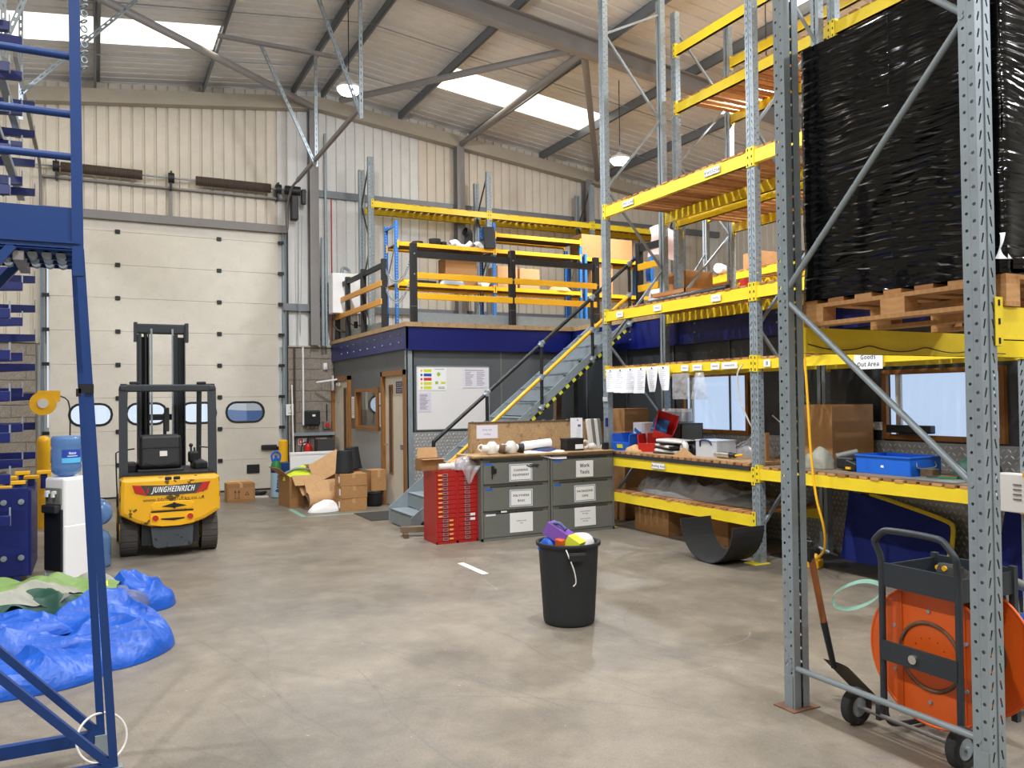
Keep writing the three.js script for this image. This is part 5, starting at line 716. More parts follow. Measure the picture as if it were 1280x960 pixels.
{ // round bin with rubbish
  const b = T('waste_bin', 'black round plastic waste bin standing alone on the concrete floor', 'bin', [3.26, 0, -5.47]);
  M(b, 'body', LA([[0.0, 0.004], [0.185, 0.0], [0.195, 0.015], [0.2, 0.05], [0.232, 0.59], [0.25, 0.6], [0.252, 0.625], [0.24, 0.628], [0.225, 0.62], [0.19, 0.06], [0, 0.05]], 40), X.blackM);
  for (const a of [-0.28, Math.PI - 0.28]) M(b, 'handle', [RB(0.13, 0.02, 0.05, 0.006, 0, 0.565, 0.245), RB(0.13, 0.05, 0.012, 0.004, 0, 0.54, 0.27), RB(0.13, 0.018, 0.05, 0.006, 0, 0.52, 0.245)], X.black, 0, 0, 0, 0, a, 0);
  M(b, 'string', TU([[0.03, 0.6, 0.256], [0.05, 0.56, 0.27], [0.09, 0.45, 0.262], [0.1, 0.36, 0.245], [0.08, 0.33, 0.25]], 0.005, 30, 6), X.offw, 0, 0, 0, 0, -0.72, 0);
  const bag = (n, l, g, m, p) => one(n, l, 'rubbish', g, m, p);
  const gb = T('glove_box', 'purple and yellow glove box sticking out of the black bin', 'carton', [3.22, 0.6, -5.42], -0.3); M(gb, 'carton', BAR([-0.13, 0.14, -0.06], [0.0, 0.05, 0.05], 0.12, 0.1), X.purple); M(gb, 'yellow_end', BAR([0.0, 0.05, 0.05], [0.075, -0.005, 0.11], 0.121, 0.101), X.lime); M(gb, 'opening', BAR([-0.12, 0.172, -0.02], [-0.06, 0.132, 0.025], 0.06, 0.012), X.cabD); M(gb, 'glove', TU([[-0.1, 0.17, -0.02], [-0.06, 0.17, 0.02], [-0.02, 0.13, 0.06]], 0.014, 16, 8), X.tarpN);
  bag('blue_cloth', 'crumpled blue cloth in the black bin', pile(0, 0, 0.11, 0.11, 0.12, 61, { n: 40, m: 16 }), X.tarp, [3.12, 0.56, -5.5]);
  bag('orange_pack', 'small orange packet in the black bin', RB(0.11, 0.1, 0.07, 0.01, 0, 0, 0, 0.1, 0.3, 0.1), X.orange, [3.16, 0.62, -5.38]);
  bag('white_bag', 'white carrier bag of rubbish in the black bin', pile(0, 0, 0.17, 0.14, 0.17, 67, { n: 50, m: 20, pw: 4, f: 0.5 }), X.whiteM, [3.36, 0.55, -5.5]);
  M(b, 'rubbish_fill', CY([0, 0.5, 0], [0, 0.54, 0], 0.215, 0.22, 30), X.cabD);
}
{ // curved black sheet
  const n = 26, R = 0.41, th = 0.012, out = [], inn = []; for (let i = 0; i <= n; i++) { const a = Math.PI + Math.PI * i / n; out.push([Math.cos(a) * R, Math.sin(a) * R + R]); inn.push([Math.cos(a) * (R - th), Math.sin(a) * (R - th) + R]); }
  const h = T('rubber_trough', 'black curved half pipe of rubber standing in front of the yellow bench', 'half pipe', [5.64, 0, -6.68]); M(h, 'shell', EX([...out, ...inn.reverse()], 0.42, 0, 0, 0, 0, Math.PI / 2, 0), X.rubber);
}
{ // packing bench things
  const y = 1.03; const stackBin = (x, z, ry, m, label, s = 1) => { const b = T('picking_bin', label, 'storage bin', [x, y, z], ry); M(b, 'shell', [B(0.2 * s, 0.012, 0.32 * s, 0, 0.006, 0), B(0.01, 0.17 * s, 0.32 * s, -0.1 * s, 0.085 * s, 0, 0, 0, 0.08), B(0.01, 0.17 * s, 0.32 * s, 0.1 * s, 0.085 * s, 0, 0, 0, -0.08), B(0.21 * s, 0.17 * s, 0.01, 0, 0.085 * s, -0.16 * s), B(0.2 * s, 0.09 * s, 0.01, 0, 0.045 * s, 0.165 * s, 0.25)], m); M(b, 'rim', [B(0.24 * s, 0.014, 0.016, 0, 0.172 * s, -0.16 * s), B(0.016, 0.014, 0.3 * s, -0.112 * s, 0.172 * s, -0.02), B(0.016, 0.014, 0.3 * s, 0.112 * s, 0.172 * s, -0.02)], m); return b; };
  const b1 = stackBin(6.33, -9.0, -1.2, X.blueB, 'blue open-fronted picking bin with a yellow label on the packing bench', 1.25); M(b1, 'yellow_label', B(0.09, 0.05, 0.003, 0, 0.06, 0.222, 0.25), X.lime);
  stackBin(6.42, -8.62, -0.9, X.redB, 'red open-fronted picking bin on the packing bench', 1.25);
  const rb = stackBin(6.5, -8.5, -0.7, X.redB, 'red picking bin tipped back on another red bin with a blue folder', 1.2); rb.position.y = 1.26; rb.rotation.x = 0.5;
  one('blue_folder', 'dark blue folder lying in the tipped red bin', 'folder', RB(0.2, 0.03, 0.28, 0.004, 0, 0, 0, 0.7, -0.7, 0.2), X.blueS, [6.48, 1.36, -8.52]);
  const fo = (z, yy, m, l, r) => { const f = T('padded_wallet', l, 'wallet', [6.36, yy, z], r); M(f, 'cover', RB(0.3, 0.04, 0.42, 0.018, 0, 0.03, 0, 0.05), X.offw); M(f, 'binding', [RB(0.32, 0.015, 0.44, 0.006, 0, 0.008, 0), RB(0.3, 0.03, 0.06, 0.01, 0, 0.025, 0.2)], X.black); };
  fo(-8.08, y, 0, 'lowest of the grey padded wallets stacked on the packing bench', 0.15); fo(-8.11, y + 0.062, 1, 'grey padded wallet in the middle of the bench stack', -0.2); fo(-8.04, y + 0.124, 2, 'topmost grey padded wallet of the bench stack', 0.3);
  one('packing_scrap', 'torn tan packing scraps at the front of the packing bench', 'packing', pile(0, 0, 0.12, 0.22, 0.08, 71, { n: 40, m: 14 }), X.card3, [6.22, y - 0.004, -8.72]);
  one('rag_heap', 'black and white crumpled rag beside the padded wallets', 'rag', pile(0, 0, 0.16, 0.18, 0.24, 73, { n: 50, m: 18 }), X.black, [6.48, y - 0.004, -7.72]);
  one('label_roll', 'white roll of labels standing on edge on the packing bench', 'roll', [fix(mv(new THREE.TorusGeometry(0.05, 0.035, 12, 24), 0, 0.085, 0, 0, 1.3)), CY([-0.03, 0.05, 0], [0.03, 0.05, 0], 0.02)], X.offw, [6.3, y, -7.82]);
  one('card_wedge', 'folded piece of cardboard in front of the plastic tub', 'cardboard', EX([[-0.14, 0], [0.16, 0], [0.02, 0.1]], 0.006, 0, 0, 0, 0, -1.2), X.card3, [6.18, y, -7.7]);
  const tb = T('plastic_tub', 'clear plastic tub with a dark blue handle on the packing bench', 'tub', [6.42, y, -7.4]); M(tb, 'tub', [B(0.28, 0.006, 0.36, 0, 0.003, 0), B(0.006, 0.18, 0.36, -0.14, 0.09, 0), B(0.006, 0.18, 0.36, 0.14, 0.09, 0), B(0.28, 0.18, 0.006, 0, 0.09, -0.18), B(0.28, 0.18, 0.006, 0, 0.09, 0.18)], X.tub); M(tb, 'lid', RB(0.3, 0.016, 0.38, 0.006, 0, 0.188, 0), X.tub); M(tb, 'handle', TU([[-0.145, 0.12, -0.1], [-0.155, 0.185, -0.08], [-0.155, 0.19, 0.05], [-0.145, 0.14, 0.1]], 0.01, 24, 6), X.blueBase);
  one('clear_bag', 'large clear bag of film behind the plastic tub', 'plastic bag', pile(0, 0, 0.22, 0.34, 0.24, 79, { n: 60, m: 20 }), X.film, [6.72, y - 0.004, -7.1]);
  const can = T('spray_can', 'silver spray can lying on the packing bench edge', 'can', [6.3, y, -7.1], 0); M(can, 'body', CY([0, 0.04, -0.16], [0, 0.04, 0.08], 0.035, 0.035, 18), X.chrome); M(can, 'cap', CY([0, 0.04, 0.08], [0, 0.04, 0.16], 0.03, 0.025, 16), X.black); M(can, 'nozzle', CY([0, 0.04, 0.16], [0.02, 0.05, 0.26], 0.014), X.safety);
  one('upright_carton', 'flat cardboard carton standing on end against the middle upright', 'box', RB(0.05, 0.3, 0.22, 0.004, 0, 0.15, 0), X.card2, [6.42, y, -6.68]);
  one('large_carton', 'large brown cardboard carton on the goods out bench behind the upright', 'box', RB(0.6, 0.62, 0.5, 0.006, 0, 0.31, 0), X.card2, [6.86, 1.012, -6.08]);
  const wc = T('white_carton', 'white carton with blue printed bands at the back of the packing bench', 'box', [6.58, y, -8.96]); M(wc, 'carton', RB(0.24, 0.36, 0.26, 0.004, 0, 0.18, 0), X.white); M(wc, 'band', [B(0.003, 0.05, 0.22, -0.122, 0.22, 0, 0.5), B(0.003, 0.02, 0.25, -0.122, 0.1, 0), B(0.003, 0.18, 0.03, -0.122, 0.15, 0.03)], X.blueS);
  for (let i = 0; i < 3; i++) { const t = T('white_tub', `white screw-top tub number`.replace(' number', '') + ['', ' in the middle', ''][i] + ' on the crate behind the red bins', 'tub', [6.9, 1.39, -8.9 + i * 0.19], 0, 'white tubs behind the red bins'); t.userData.label = 'white screw-top tub behind the red picking bins'; M(t, 'body', LA([[0, 0], [0.075, 0], [0.08, 0.02], [0.08, 0.13], [0.07, 0.14]], 16), X.tub); M(t, 'cap', CY([0, 0.14, 0], [0, 0.18, 0], 0.078, 0.075, 16), X.white); }
  one('dark_crate', 'dark crate carrying the white tubs behind the red bins', 'crate', [BB(-0.18, 0.18, 0, 0.012, -0.35, 0.35), BB(-0.18, -0.168, 0, 0.35, -0.35, 0.35), BB(0.168, 0.18, 0, 0.35, -0.35, 0.35), BB(-0.18, 0.18, 0, 0.35, -0.35, -0.338), BB(-0.18, 0.18, 0, 0.35, 0.338, 0.35), BB(-0.18, 0.18, 0.34, 0.352, -0.35, 0.35)], X.cab, [6.9, y, -8.75]);
  const bd = T('film_bundle', 'long bundle of clear polythene stuffed on the low shelf under the bench', 'polythene bundle', [6.5, 0.512, -8.0]); M(bd, 'polythene', [cloth({ s: 15, h: 0.24, n: 240, m: 70, freq: 1.7, flat: 0.3, pw: 5, c: [0, -0.1], out: [[-0.3, -0.5], [-0.32, -0.1], [-0.28, 0.4], [-0.2, 0.9], [0.1, 1.1], [0.3, 0.8], [0.3, 0], [0.25, -0.7], [0, -0.95], [-0.2, -0.8]] })], X.filmG);
  one('grey_blanket', 'dark grey sheet under the polythene bundle', 'sheet', pile(0, 0, 0.4, 0.7, 0.12, 83, { n: 60, m: 20 }), X.cab, [6.55, 0.508, -7.25]);
  one('shelf_carton', 'brown carton at the back of the low bench shelf', 'box', RB(0.24, 0.34, 0.6, 0.006, 0, 0.17, 0), X.card2, [6.97, 0.512, -8.72]);
  for (const [x, z, w, h, d, l] of [[6.6, -8.5, 0.6, 0.3, 0.7, 'brown carton on the floor under the packing bench'], [6.7, -7.5, 0.5, 0.28, 0.5, 'dark brown carton on the floor under the packing bench beside the half pipe']]) one('floor_carton', l, 'box', RB(w, h, d, 0.006, 0, h / 2, 0), X.card2, [x, 0, z]);
  // nook below the stairs
  for (const [x, yy, z, w, h, d, m, l] of [[6.3, 0, -10.75, 0.6, 0.5, 0.5, X.card2, 'large dark carton on the floor beneath the stairs'], [6.95, 0, -10.7, 0.5, 0.6, 0.5, X.card, 'tall brown carton beneath the head of the stairs'], [6.95, 0.6, -10.7, 0.45, 0.4, 0.45, X.card2, 'middle brown carton in the pile beneath the stairs'], [6.95, 1.0, -10.7, 0.4, 0.35, 0.4, X.card, 'upper brown carton in the pile beneath the stairs'], [6.85, 0, -9.75, 0.5, 0.75, 0.5, X.card2, 'brown carton on the floor behind the rack end'], [6.85, 0.75, -9.75, 0.45, 0.5, 0.45, X.card, 'brown carton on top of another behind the rack end'], [6.85, 1.25, -9.75, 0.42, 0.32, 0.4, X.card2, 'topmost brown carton behind the rack end']]) one('storage_carton', l, 'box', RB(w, h, d, 0.006, 0, h / 2, 0), m, [x, yy, z]);
  one('timber_post', 'grey timber post standing in the dark beneath the stairs', 'timber', RB(0.1, 1.9, 0.1, 0.004, 0, 0.95, 0, 0, 0, -0.03), X.woodG, [6.55, 0, -11.3]);
  one('white_cable', 'white cable looping down from the beam at the middle upright', 'cable', TU([[6.02, 2.06, -6.5], [6.0, 1.95, -6.56], [6.03, 1.7, -6.56], [6.1, 1.45, -6.5], [6.2, 1.25, -6.45], [6.25, 1.04, -6.55]], 0.009, 40, 6), X.offw);
}

// ================= cable reel trolley, goods out bench =================
{
  const t = T('reel_trolley', 'two-wheeled trolley carrying an orange cable drum beneath the wrapped pallet', 'trolley', [3.6, 0, -2.7]);
  const zA = -0.2, zB = 0.22;
  M(t, 'frame', [TU([[0.0, 0.12, zA], [0, 0.5, zA], [0, 0.88, zA], [-0.03, 0.98, zA - 0.015], [-0.03, 1.04, zA + 0.05], [-0.03, 1.045, 0.0], [-0.03, 1.035, zB - 0.06], [-0.03, 0.96, zB + 0.01], [0, 0.86, zB], [0, 0.5, zB], [0, 0.12, zB]], 0.017, 120, 12, false, 0.25)], X.frame);
  M(t, 'upper_plate', BB(-0.006, 0.006, 0.75, 0.87, zA, zB), X.frame); M(t, 'hub_plate', BB(-0.026, -0.014, 0.38, 0.48, zA, zB), X.frame); M(t, 'hub_bolt', CY([-0.045, 0.43, 0.0], [-0.01, 0.43, 0.0], 0.022, 0.022, 14), X.chrome);
  M(t, 'rear_frame', [BAR([0.42, 0.12, zA], [0.42, 0.88, zA], 0.03, 0.03), BAR([0.42, 0.12, zB], [0.42, 0.88, zB], 0.03, 0.03), BAR([0.0, 0.8, zA], [0.42, 0.8, zA], 0.012, 0.11), BAR([0.0, 0.8, zB], [0.42, 0.8, zB], 0.012, 0.11), BB(0.41, 0.425, 0.75, 0.87, zA, zB)], X.frame);
  M(t, 'top_tray', BB(0.0, 0.42, 0.75, 0.76, zA, zB), X.frame); M(t, 'axle', CY([-0.04, 0.095, -0.36], [-0.04, 0.095, 0.26], 0.011), X.steel);
  M(t, 'skid', TU([[0, 0.13, zA], [0.05, 0.04, zA + 0.02], [0.4, 0.03, zA + 0.02], [0.42, 0.13, zA]], 0.014, 30, 8), X.frame);
  for (const q of [zA, zB]) M(t, 'axle_bracket', BB(-0.05, 0.02, 0.07, 0.15, q - 0.012, q + 0.012), X.frame);
  for (const z of [-0.34, 0.25]) { const w = M(t, 'wheel', LA([[0.055, -0.025], [0.085, -0.028], [0.095, -0.018], [0.095, 0.018], [0.085, 0.028], [0.055, 0.025]], 28, -0.04, 0.095, z, Math.PI / 2), X.rubber); M(w, 'rim', [CY([-0.04, 0.095, z - 0.012], [-0.04, 0.095, z + 0.02], 0.056, 0.05, 24), LA([[0.012, -0.015], [0.03, -0.012], [0.058, -0.022], [0.058, 0.022], [0.03, 0.012], [0.012, 0.015]], 24, -0.04, 0.095, z, Math.PI / 2), CY([-0.04, 0.095, z - 0.035], [-0.04, 0.095, z + 0.035], 0.014, 0.014, 10)], X.galv); }
  const dr = T('cable_drum', 'orange steel cable drum held in the two-wheeled trolley', 'cable drum', [3.69, 0.425, -2.7]);
  const flange = (x) => { const hl = []; for (let i = 0; i < 12; i++) hl.push(circ(Math.cos(i * 0.5236) * 0.09, Math.sin(i * 0.5236) * 0.09, 0.005, 6)); return EX(circ(0, 0, 0.342, 60), 0.006, x, 0, 0, 0, Math.PI / 2, 0, 0, hl); };
  for (const x of [0, 0.3]) { const f = M(dr, 'flange', [flange(x), fix(mv(new THREE.TorusGeometry(0.342, 0.008, 8, 60), x + 0.003, 0, 0, 0, Math.PI / 2))], X.orange); if (!x) { M(f, 'wear_ring', fix(mv(new THREE.TorusGeometry(0.165, 0.011, 6, 48), -0.002, 0, 0, 0, Math.PI / 2)), X.rust); for (let i = 0; i < 6; i++) M(f, 'bolt', CY([-0.008, Math.cos(i * 1.047) * 0.225, Math.sin(i * 1.047) * 0.225], [0, Math.cos(i * 1.047) * 0.225, Math.sin(i * 1.047) * 0.225], 0.01, 0.01, 8), X.galv); for (const s of [-1, 1]) M(f, 'pressed_rib', BB(-0.006, 0, -0.29, 0.29, s * 0.17 - 0.02, s * 0.17 + 0.02), X.orange); } }
  M(dr, 'core', CY([0.006, 0, 0], [0.3, 0, 0], 0.13, 0.13, 30), X.orange); M(dr, 'wound_cable', CY([0.01, 0, 0], [0.296, 0, 0], 0.2, 0.2, 36), X.rubber); M(dr, 'red_layer', [fix(mv(new THREE.TorusGeometry(0.22, 0.025, 8, 40), 0.12, 0, 0, 0, Math.PI / 2))], X.red); M(dr, 'green_layer', [fix(mv(new THREE.TorusGeometry(0.225, 0.022, 8, 40), 0.2, 0, 0, 0, Math.PI / 2))], X.green);
  const tl = T('strap_tensioner', 'dark steel strapping tensioner lying on the trolley top plate', 'tool', [3.75, 0.765, -2.66]); M(tl, 'body', [RB(0.14, 0.07, 0.12, 0.015, 0, 0.06, 0.06, 0.3, 0.2, 0.2), RB(0.1, 0.06, 0.1, 0.015, -0.02, 0.1, 0.05, 0.1, 0.3, -0.2), RB(0.12, 0.05, 0.1, 0.015, 0.02, 0.03, 0.13)], X.cabD); M(tl, 'lever', BAR([0, 0.05, -0.02], [-0.02, 0.02, -0.2], 0.02, 0.014), X.steel); for (const s of [0, 1]) M(tl, 'roller', CY([-0.075, 0.115, 0.02 + s * 0.035], [-0.06, 0.115, 0.02 + s * 0.035], 0.013, 0.013, 10), X.safety); M(tl, 'head', RB(0.1, 0.06, 0.1, 0.02, 0.02, 0.02, -0.16), X.cabD);
  one('spool_tail', 'white plug on a short lead at the trolley tray', 'plug', [RB(0.04, 0.05, 0.035, 0.008, 0, 0.02, 0), TU([[0, 0, 0], [0.05, -0.03, 0.03], [0.1, -0.01, 0.0]], 0.006, 16, 6)], X.offw, [3.72, 0.8, -2.5]);
  { const cv = new THREE.CatmullRomCurve3([[3.62, 0.735, -2.9], [3.66, 0.74, -2.99], [3.7, 0.715, -3.12], [3.73, 0.65, -3.26], [3.74, 0.585, -3.34], [3.74, 0.54, -3.33], [3.73, 0.535, -3.25], [3.7, 0.575, -3.13], [3.67, 0.65, -3.0], [3.62, 0.72, -2.91]].map((p) => V(...p))); one('strapping_loop', 'loose loop of pale green strapping tape reaching out from the trolley', 'strap', GRID(80, 1, (u, v) => { const p = cv.getPoint(u); return [p.x + (v - 0.5) * 0.012, p.y + (v - 0.5) * 0.02, p.z]; }), X.strap); }
  const sp = T('spade', 'spade with a brown wooden shaft leaning against the rack end frame', 'spade', [3.74, 0, -3.35]); M(sp, 'grip', [CY([-0.03, 0.84, -0.2], [-0.02, 0.9, -0.15], 0.018), CY([-0.02, 0.84, -0.12], [-0.025, 0.76, -0.13], 0.02), RB(0.03, 0.03, 0.11, 0.01, -0.03, 0.87, -0.15)], X.black); M(sp, 'shaft', CY([-0.02, 0.8, -0.13], [0.0, 0.42, -0.06], 0.02, 0.019, 14), X.handle); M(sp, 'socket', CY([0.0, 0.42, -0.06], [0.02, 0.17, -0.01], 0.02, 0.016, 12), X.black); M(sp, 'blade', GRID(12, 16, (u, v) => [0.02 + 0.14 * v + 0.02 * Math.cos((u - 0.5) * 3), 0.2 - v * 0.19, (u - 0.5) * 0.18 * (v > 0.8 ? 1 - (v - 0.8) * 1.5 : 1) + 0.0 + v * 0.12]), mat('#4a4038', 0.6, { map: tBoard, metalness: 0.3 }));
}
{ // behind the trolley: vacuum with hoses
  const v = T('vacuum_cleaner', 'blue tub vacuum cleaner with grey hoses behind the orange drum', 'vacuum cleaner', [4.75, 0, -2.95]); M(v, 'tub', LA([[0, 0.05], [0.2, 0.06], [0.22, 0.1], [0.22, 0.36], [0.16, 0.42], [0, 0.44]], 26), X.blueB); M(v, 'base', LA([[0, 0.0], [0.22, 0.01], [0.24, 0.07], [0, 0.08]], 26), X.blueBase);
  const hs = (pts, r) => { const c = new THREE.CatmullRomCurve3(pts.map((p) => V(...p))); const g = [fix(new THREE.TubeGeometry(c, 90, r, 10))]; return g; };
  M(v, 'hose', hs([[-0.35, 0.12, 0.15], [-0.2, 0.25, 0.25], [0.05, 0.4, 0.28], [0.25, 0.5, 0.1], [0.1, 0.62, -0.1], [-0.15, 0.6, 0.1], [-0.28, 0.45, 0.2]], 0.03), X.cab); M(v, 'hose', hs([[-0.4, 0.05, 0.1], [-0.2, 0.06, 0.32], [0.2, 0.1, 0.3], [0.4, 0.16, 0.1]], 0.03), X.cab); M(v, 'yellow_lead', [TU([[-0.2, 0.5, 0.1], [-0.3, 0.4, 0.2], [-0.25, 0.25, 0.25], [-0.15, 0.3, 0.26], [-0.2, 0.42, 0.22], [-0.32, 0.36, 0.2]], 0.009, 50, 6)], X.safety);
}
{ // goods out bench
  const y = 1.012;
  one('grey_parcel', 'soft grey wrapped parcel on the goods out bench', 'parcel', pile(0, 0, 0.14, 0.2, 0.2, 91, { n: 40, m: 16, pw: 4 }), X.tarpY, [6.36, y - 0.004, -5.82]);
  const pd = T('black_drill', 'black power tools heaped beside the blue crate', 'power tool', [6.4, y, -5.5]); M(pd, 'body', [RB(0.14, 0.12, 0.2, 0.03, 0, 0.07, 0), RB(0.08, 0.09, 0.14, 0.02, -0.06, 0.05, 0.1, 0.3)], X.black); M(pd, 'pad', CY([-0.05, 0.12, -0.1], [0.1, 0.17, 0.02], 0.035, 0.03, 12), X.cab); M(pd, 'yellow_trim', [B(0.06, 0.02, 0.05, -0.09, 0.03, 0.09)], X.safety);
  const cr = T('plastic_crate', 'blue plastic crate with a wire handle on the goods out bench', 'crate', [6.5, y, -5.04]); M(cr, 'walls', [B(0.4, 0.012, 0.56, 0, 0.006, 0), B(0.012, 0.16, 0.56, -0.2, 0.08, 0), B(0.012, 0.16, 0.56, 0.2, 0.08, 0), B(0.4, 0.16, 0.012, 0, 0.08, -0.28), B(0.4, 0.16, 0.012, 0, 0.08, 0.28)], X.blueB); M(cr, 'rim', [B(0.43, 0.014, 0.02, 0, 0.16, -0.285), B(0.43, 0.014, 0.02, 0, 0.16, 0.285), B(0.02, 0.014, 0.58, -0.207, 0.16, 0), B(0.02, 0.014, 0.58, 0.207, 0.16, 0)], X.blueB); M(cr, 'handle', TU([[-0.13, 0.12, 0.288], [-0.12, 0.07, 0.3], [0.1, 0.07, 0.3], [0.12, 0.12, 0.288]], 0.006, 20, 6), X.galv); M(cr, 'label_pocket', B(0.03, 0.02, 0.002, -0.208, 0.07, 0, 0, Math.PI / 2), X.paper);
  one('clamp_block', 'small brown wooden block beside the blue crate', 'block', RB(0.1, 0.07, 0.12, 0.006, 0, 0.035, 0), X.boardD, [6.42, y, -4.66]);
  const pl = T('pliers', 'pliers with red and green grips lying on the goods out bench', 'pliers', [6.3, y, -4.52], 0.5); M(pl, 'grip', BAR([0, 0.02, 0.02], [0, 0.025, 0.16], 0.02, 0.016), X.red); M(pl, 'grip', BAR([-0.02, 0.02, 0.02], [-0.06, 0.02, 0.16], 0.02, 0.016), X.green); M(pl, 'jaws', BAR([-0.01, 0.02, 0.02], [0, 0.02, -0.07], 0.03, 0.014), X.cabD);
  one('green_cloth', 'dark green cloth heap at the end of the goods out bench', 'cloth', pile(0, 0, 0.2, 0.24, 0.26, 95, { n: 50, m: 18 }), X.greenD, [6.55, y - 0.004, -4.32]);
  one('paper_stack', 'flat grey papers under the tools on the goods out bench', 'paper', RB(0.3, 0.006, 0.5, 0.002, 0, 0.003, 0), X.cab, [6.25, y, -4.45]);
  const mo = T('monitor_bar', 'black flat device on the sill of the goods out window', 'device', [7.22, 1.32, -5.45]); M(mo, 'case', RB(0.08, 0.08, 0.5, 0.01, 0, 0.06, 0), X.black); M(mo, 'foot', B(0.08, 0.02, 0.2, 0, 0.01, 0), X.black);
  const so = T('wall_socket', 'white double wall socket with a plug above the tread plate', 'socket', [7.298, 1.4, -5.9], -Math.PI / 2); M(so, 'plate', RB(0.15, 0.085, 0.012, 0.004, 0, 0, 0.006), X.white); M(so, 'plug', RB(0.05, 0.05, 0.04, 0.01, -0.04, 0, 0.03), X.white); M(so, 'pin_holes', [B(0.008, 0.012, 0.004, 0.03, 0.015, 0.012), B(0.008, 0.008, 0.004, 0.02, -0.01, 0.012), B(0.008, 0.008, 0.004, 0.042, -0.01, 0.012)], X.black);
  one('grey_lead', 'pale grey lead looping from the wall socket along the bench back', 'cable', TU([[7.24, 1.39, -5.94], [7.1, 1.22, -6.05], [6.98, 1.16, -6.3], [7.0, 1.3, -6.75], [7.02, 1.5, -7.1]], 0.009, 50, 6), X.offw);
  const eb = T('electrical_box', 'pale grey louvred electrical box hung on the end of the goods out rack', 'electrical box', [6.0, 0.86, -3.67], -Math.PI / 2); M(eb, 'case', RB(0.22, 0.28, 0.12, 0.008, 0, 0.14, 0), X.offw); for (let i = 0; i < 4; i++) M(eb, 'louvre', RB(0.06, 0.012, 0.01, 0.004, 0.05, 0.1 + i * 0.035, 0.063), X.cab); M(eb, 'lead', TU([[0.09, 0.26, 0.05], [0.11, 0.3, 0.07], [0.12, 0.22, 0.07]], 0.009, 20, 6), X.safety);
  // yellow flex and floor sockets
  one('yellow_flex', 'yellow flex hanging from the beam to the floor socket', 'cable', TU([[6.06, 2.12, -5.45], [6.0, 2.2, -5.52], [5.97, 2.14, -5.61], [5.97, 1.9, -5.6], [5.97, 1.55, -5.58], [5.97, 1.2, -5.56], [5.96, 0.8, -5.5], [5.97, 0.5, -5.42], [6.06, 0.3, -5.5], [6.22, 0.18, -5.7], [6.36, 0.1, -5.88]], 0.012, 90, 8), X.safety);
  const so2 = T('trailing_socket', 'yellow trailing socket on the floor at the end of the flex', 'socket', [6.42, 0, -5.95], 0.4); M(so2, 'body', RB(0.15, 0.09, 0.12, 0.015, 0, 0.045, 0), X.safety); M(so2, 'socket_cap', CY([0, 0.09, 0], [0.02, 0.13, 0.02], 0.035, 0.03, 14), X.safety);
  one('floor_bracket', 'grey metal wedge resting above the yellow trailing socket', 'bracket', RB(0.2, 0.02, 0.12, 0.004, 0, 0, 0, 0.3, 0.2, -0.4), X.galv, [6.42, 0.19, -5.78]);
  one('wave_shadow_line', 'thin brown line modelled for the wavy shadow along the inner yellow beam', 'cable', TU(Array.from({ length: 19 }, (_, i) => [3.58 + i * 0.1, 2.02 - 0.03 * Math.abs(Math.sin(i * 0.62)), -3.338]), 0.004, 90, 6), X.brown);  // thin brown tube drawn where a wavy shadow falls on the beam
  // mats under the bench
  const mt = T('blue_mat', 'large blue foam mat with a yellow edge leaning under the goods out bench', 'mat', [7.12, 0, -5.55]);
  M(mt, 'sheet', GRID(30, 16, (u, v) => { const z = -0.58 + u * 1.2, top = 0.7 - 0.2 * u; return [0.05 - 0.18 * (1 - v) - 0.04 * Math.sin(u * 7 + v), 0.01 + v * top, z]; }), X.matBlue); M(mt, 'backing', GRID(30, 16, (u, v) => { const z = -0.5 + u * 1.0, top = 0.68 - 0.16 * u; return [0.09 - 0.1 * (1 - v) + 0.02 * Math.sin(u * 5), 0.01 + v * top, z]; }), X.black); M(mt, 'yellow_edge', TU([[0.0, 0.7, -0.3], [0.02, 0.64, 0.0], [0.03, 0.56, 0.38], [0.0, 0.5, 0.6], [-0.06, 0.3, 0.63], [-0.12, 0.1, 0.6]], 0.022, 60, 8, false, 0.3), X.yellow);
  one('blue_mat', 'dark blue mat leaning beneath the grey electrical box', 'mat', GRID(24, 14, (u, v) => [0.1 - 0.25 * (1 - v) + 0.02 * Math.sin(u * 9), 0.005 + v * 0.78, -0.5 + u * 1.1]), X.matBlue, [7.05, 0, -3.95]);
  one('floor_grating', 'dark floor mat under the goods out bench', 'mat', BB(-0.35, 0.35, 0, 0.012, -1.7, 1.7), X.mat1, [6.85, 0, -4.95]);
  one('floor_marker', 'small yellow marker patch on the concrete beyond the drum', 'marking', CY([0, 0, 0], [0, 0.002, 0], 0.09, 0.09, 24), X.safety, [6.1, 0, -3.74]);
}

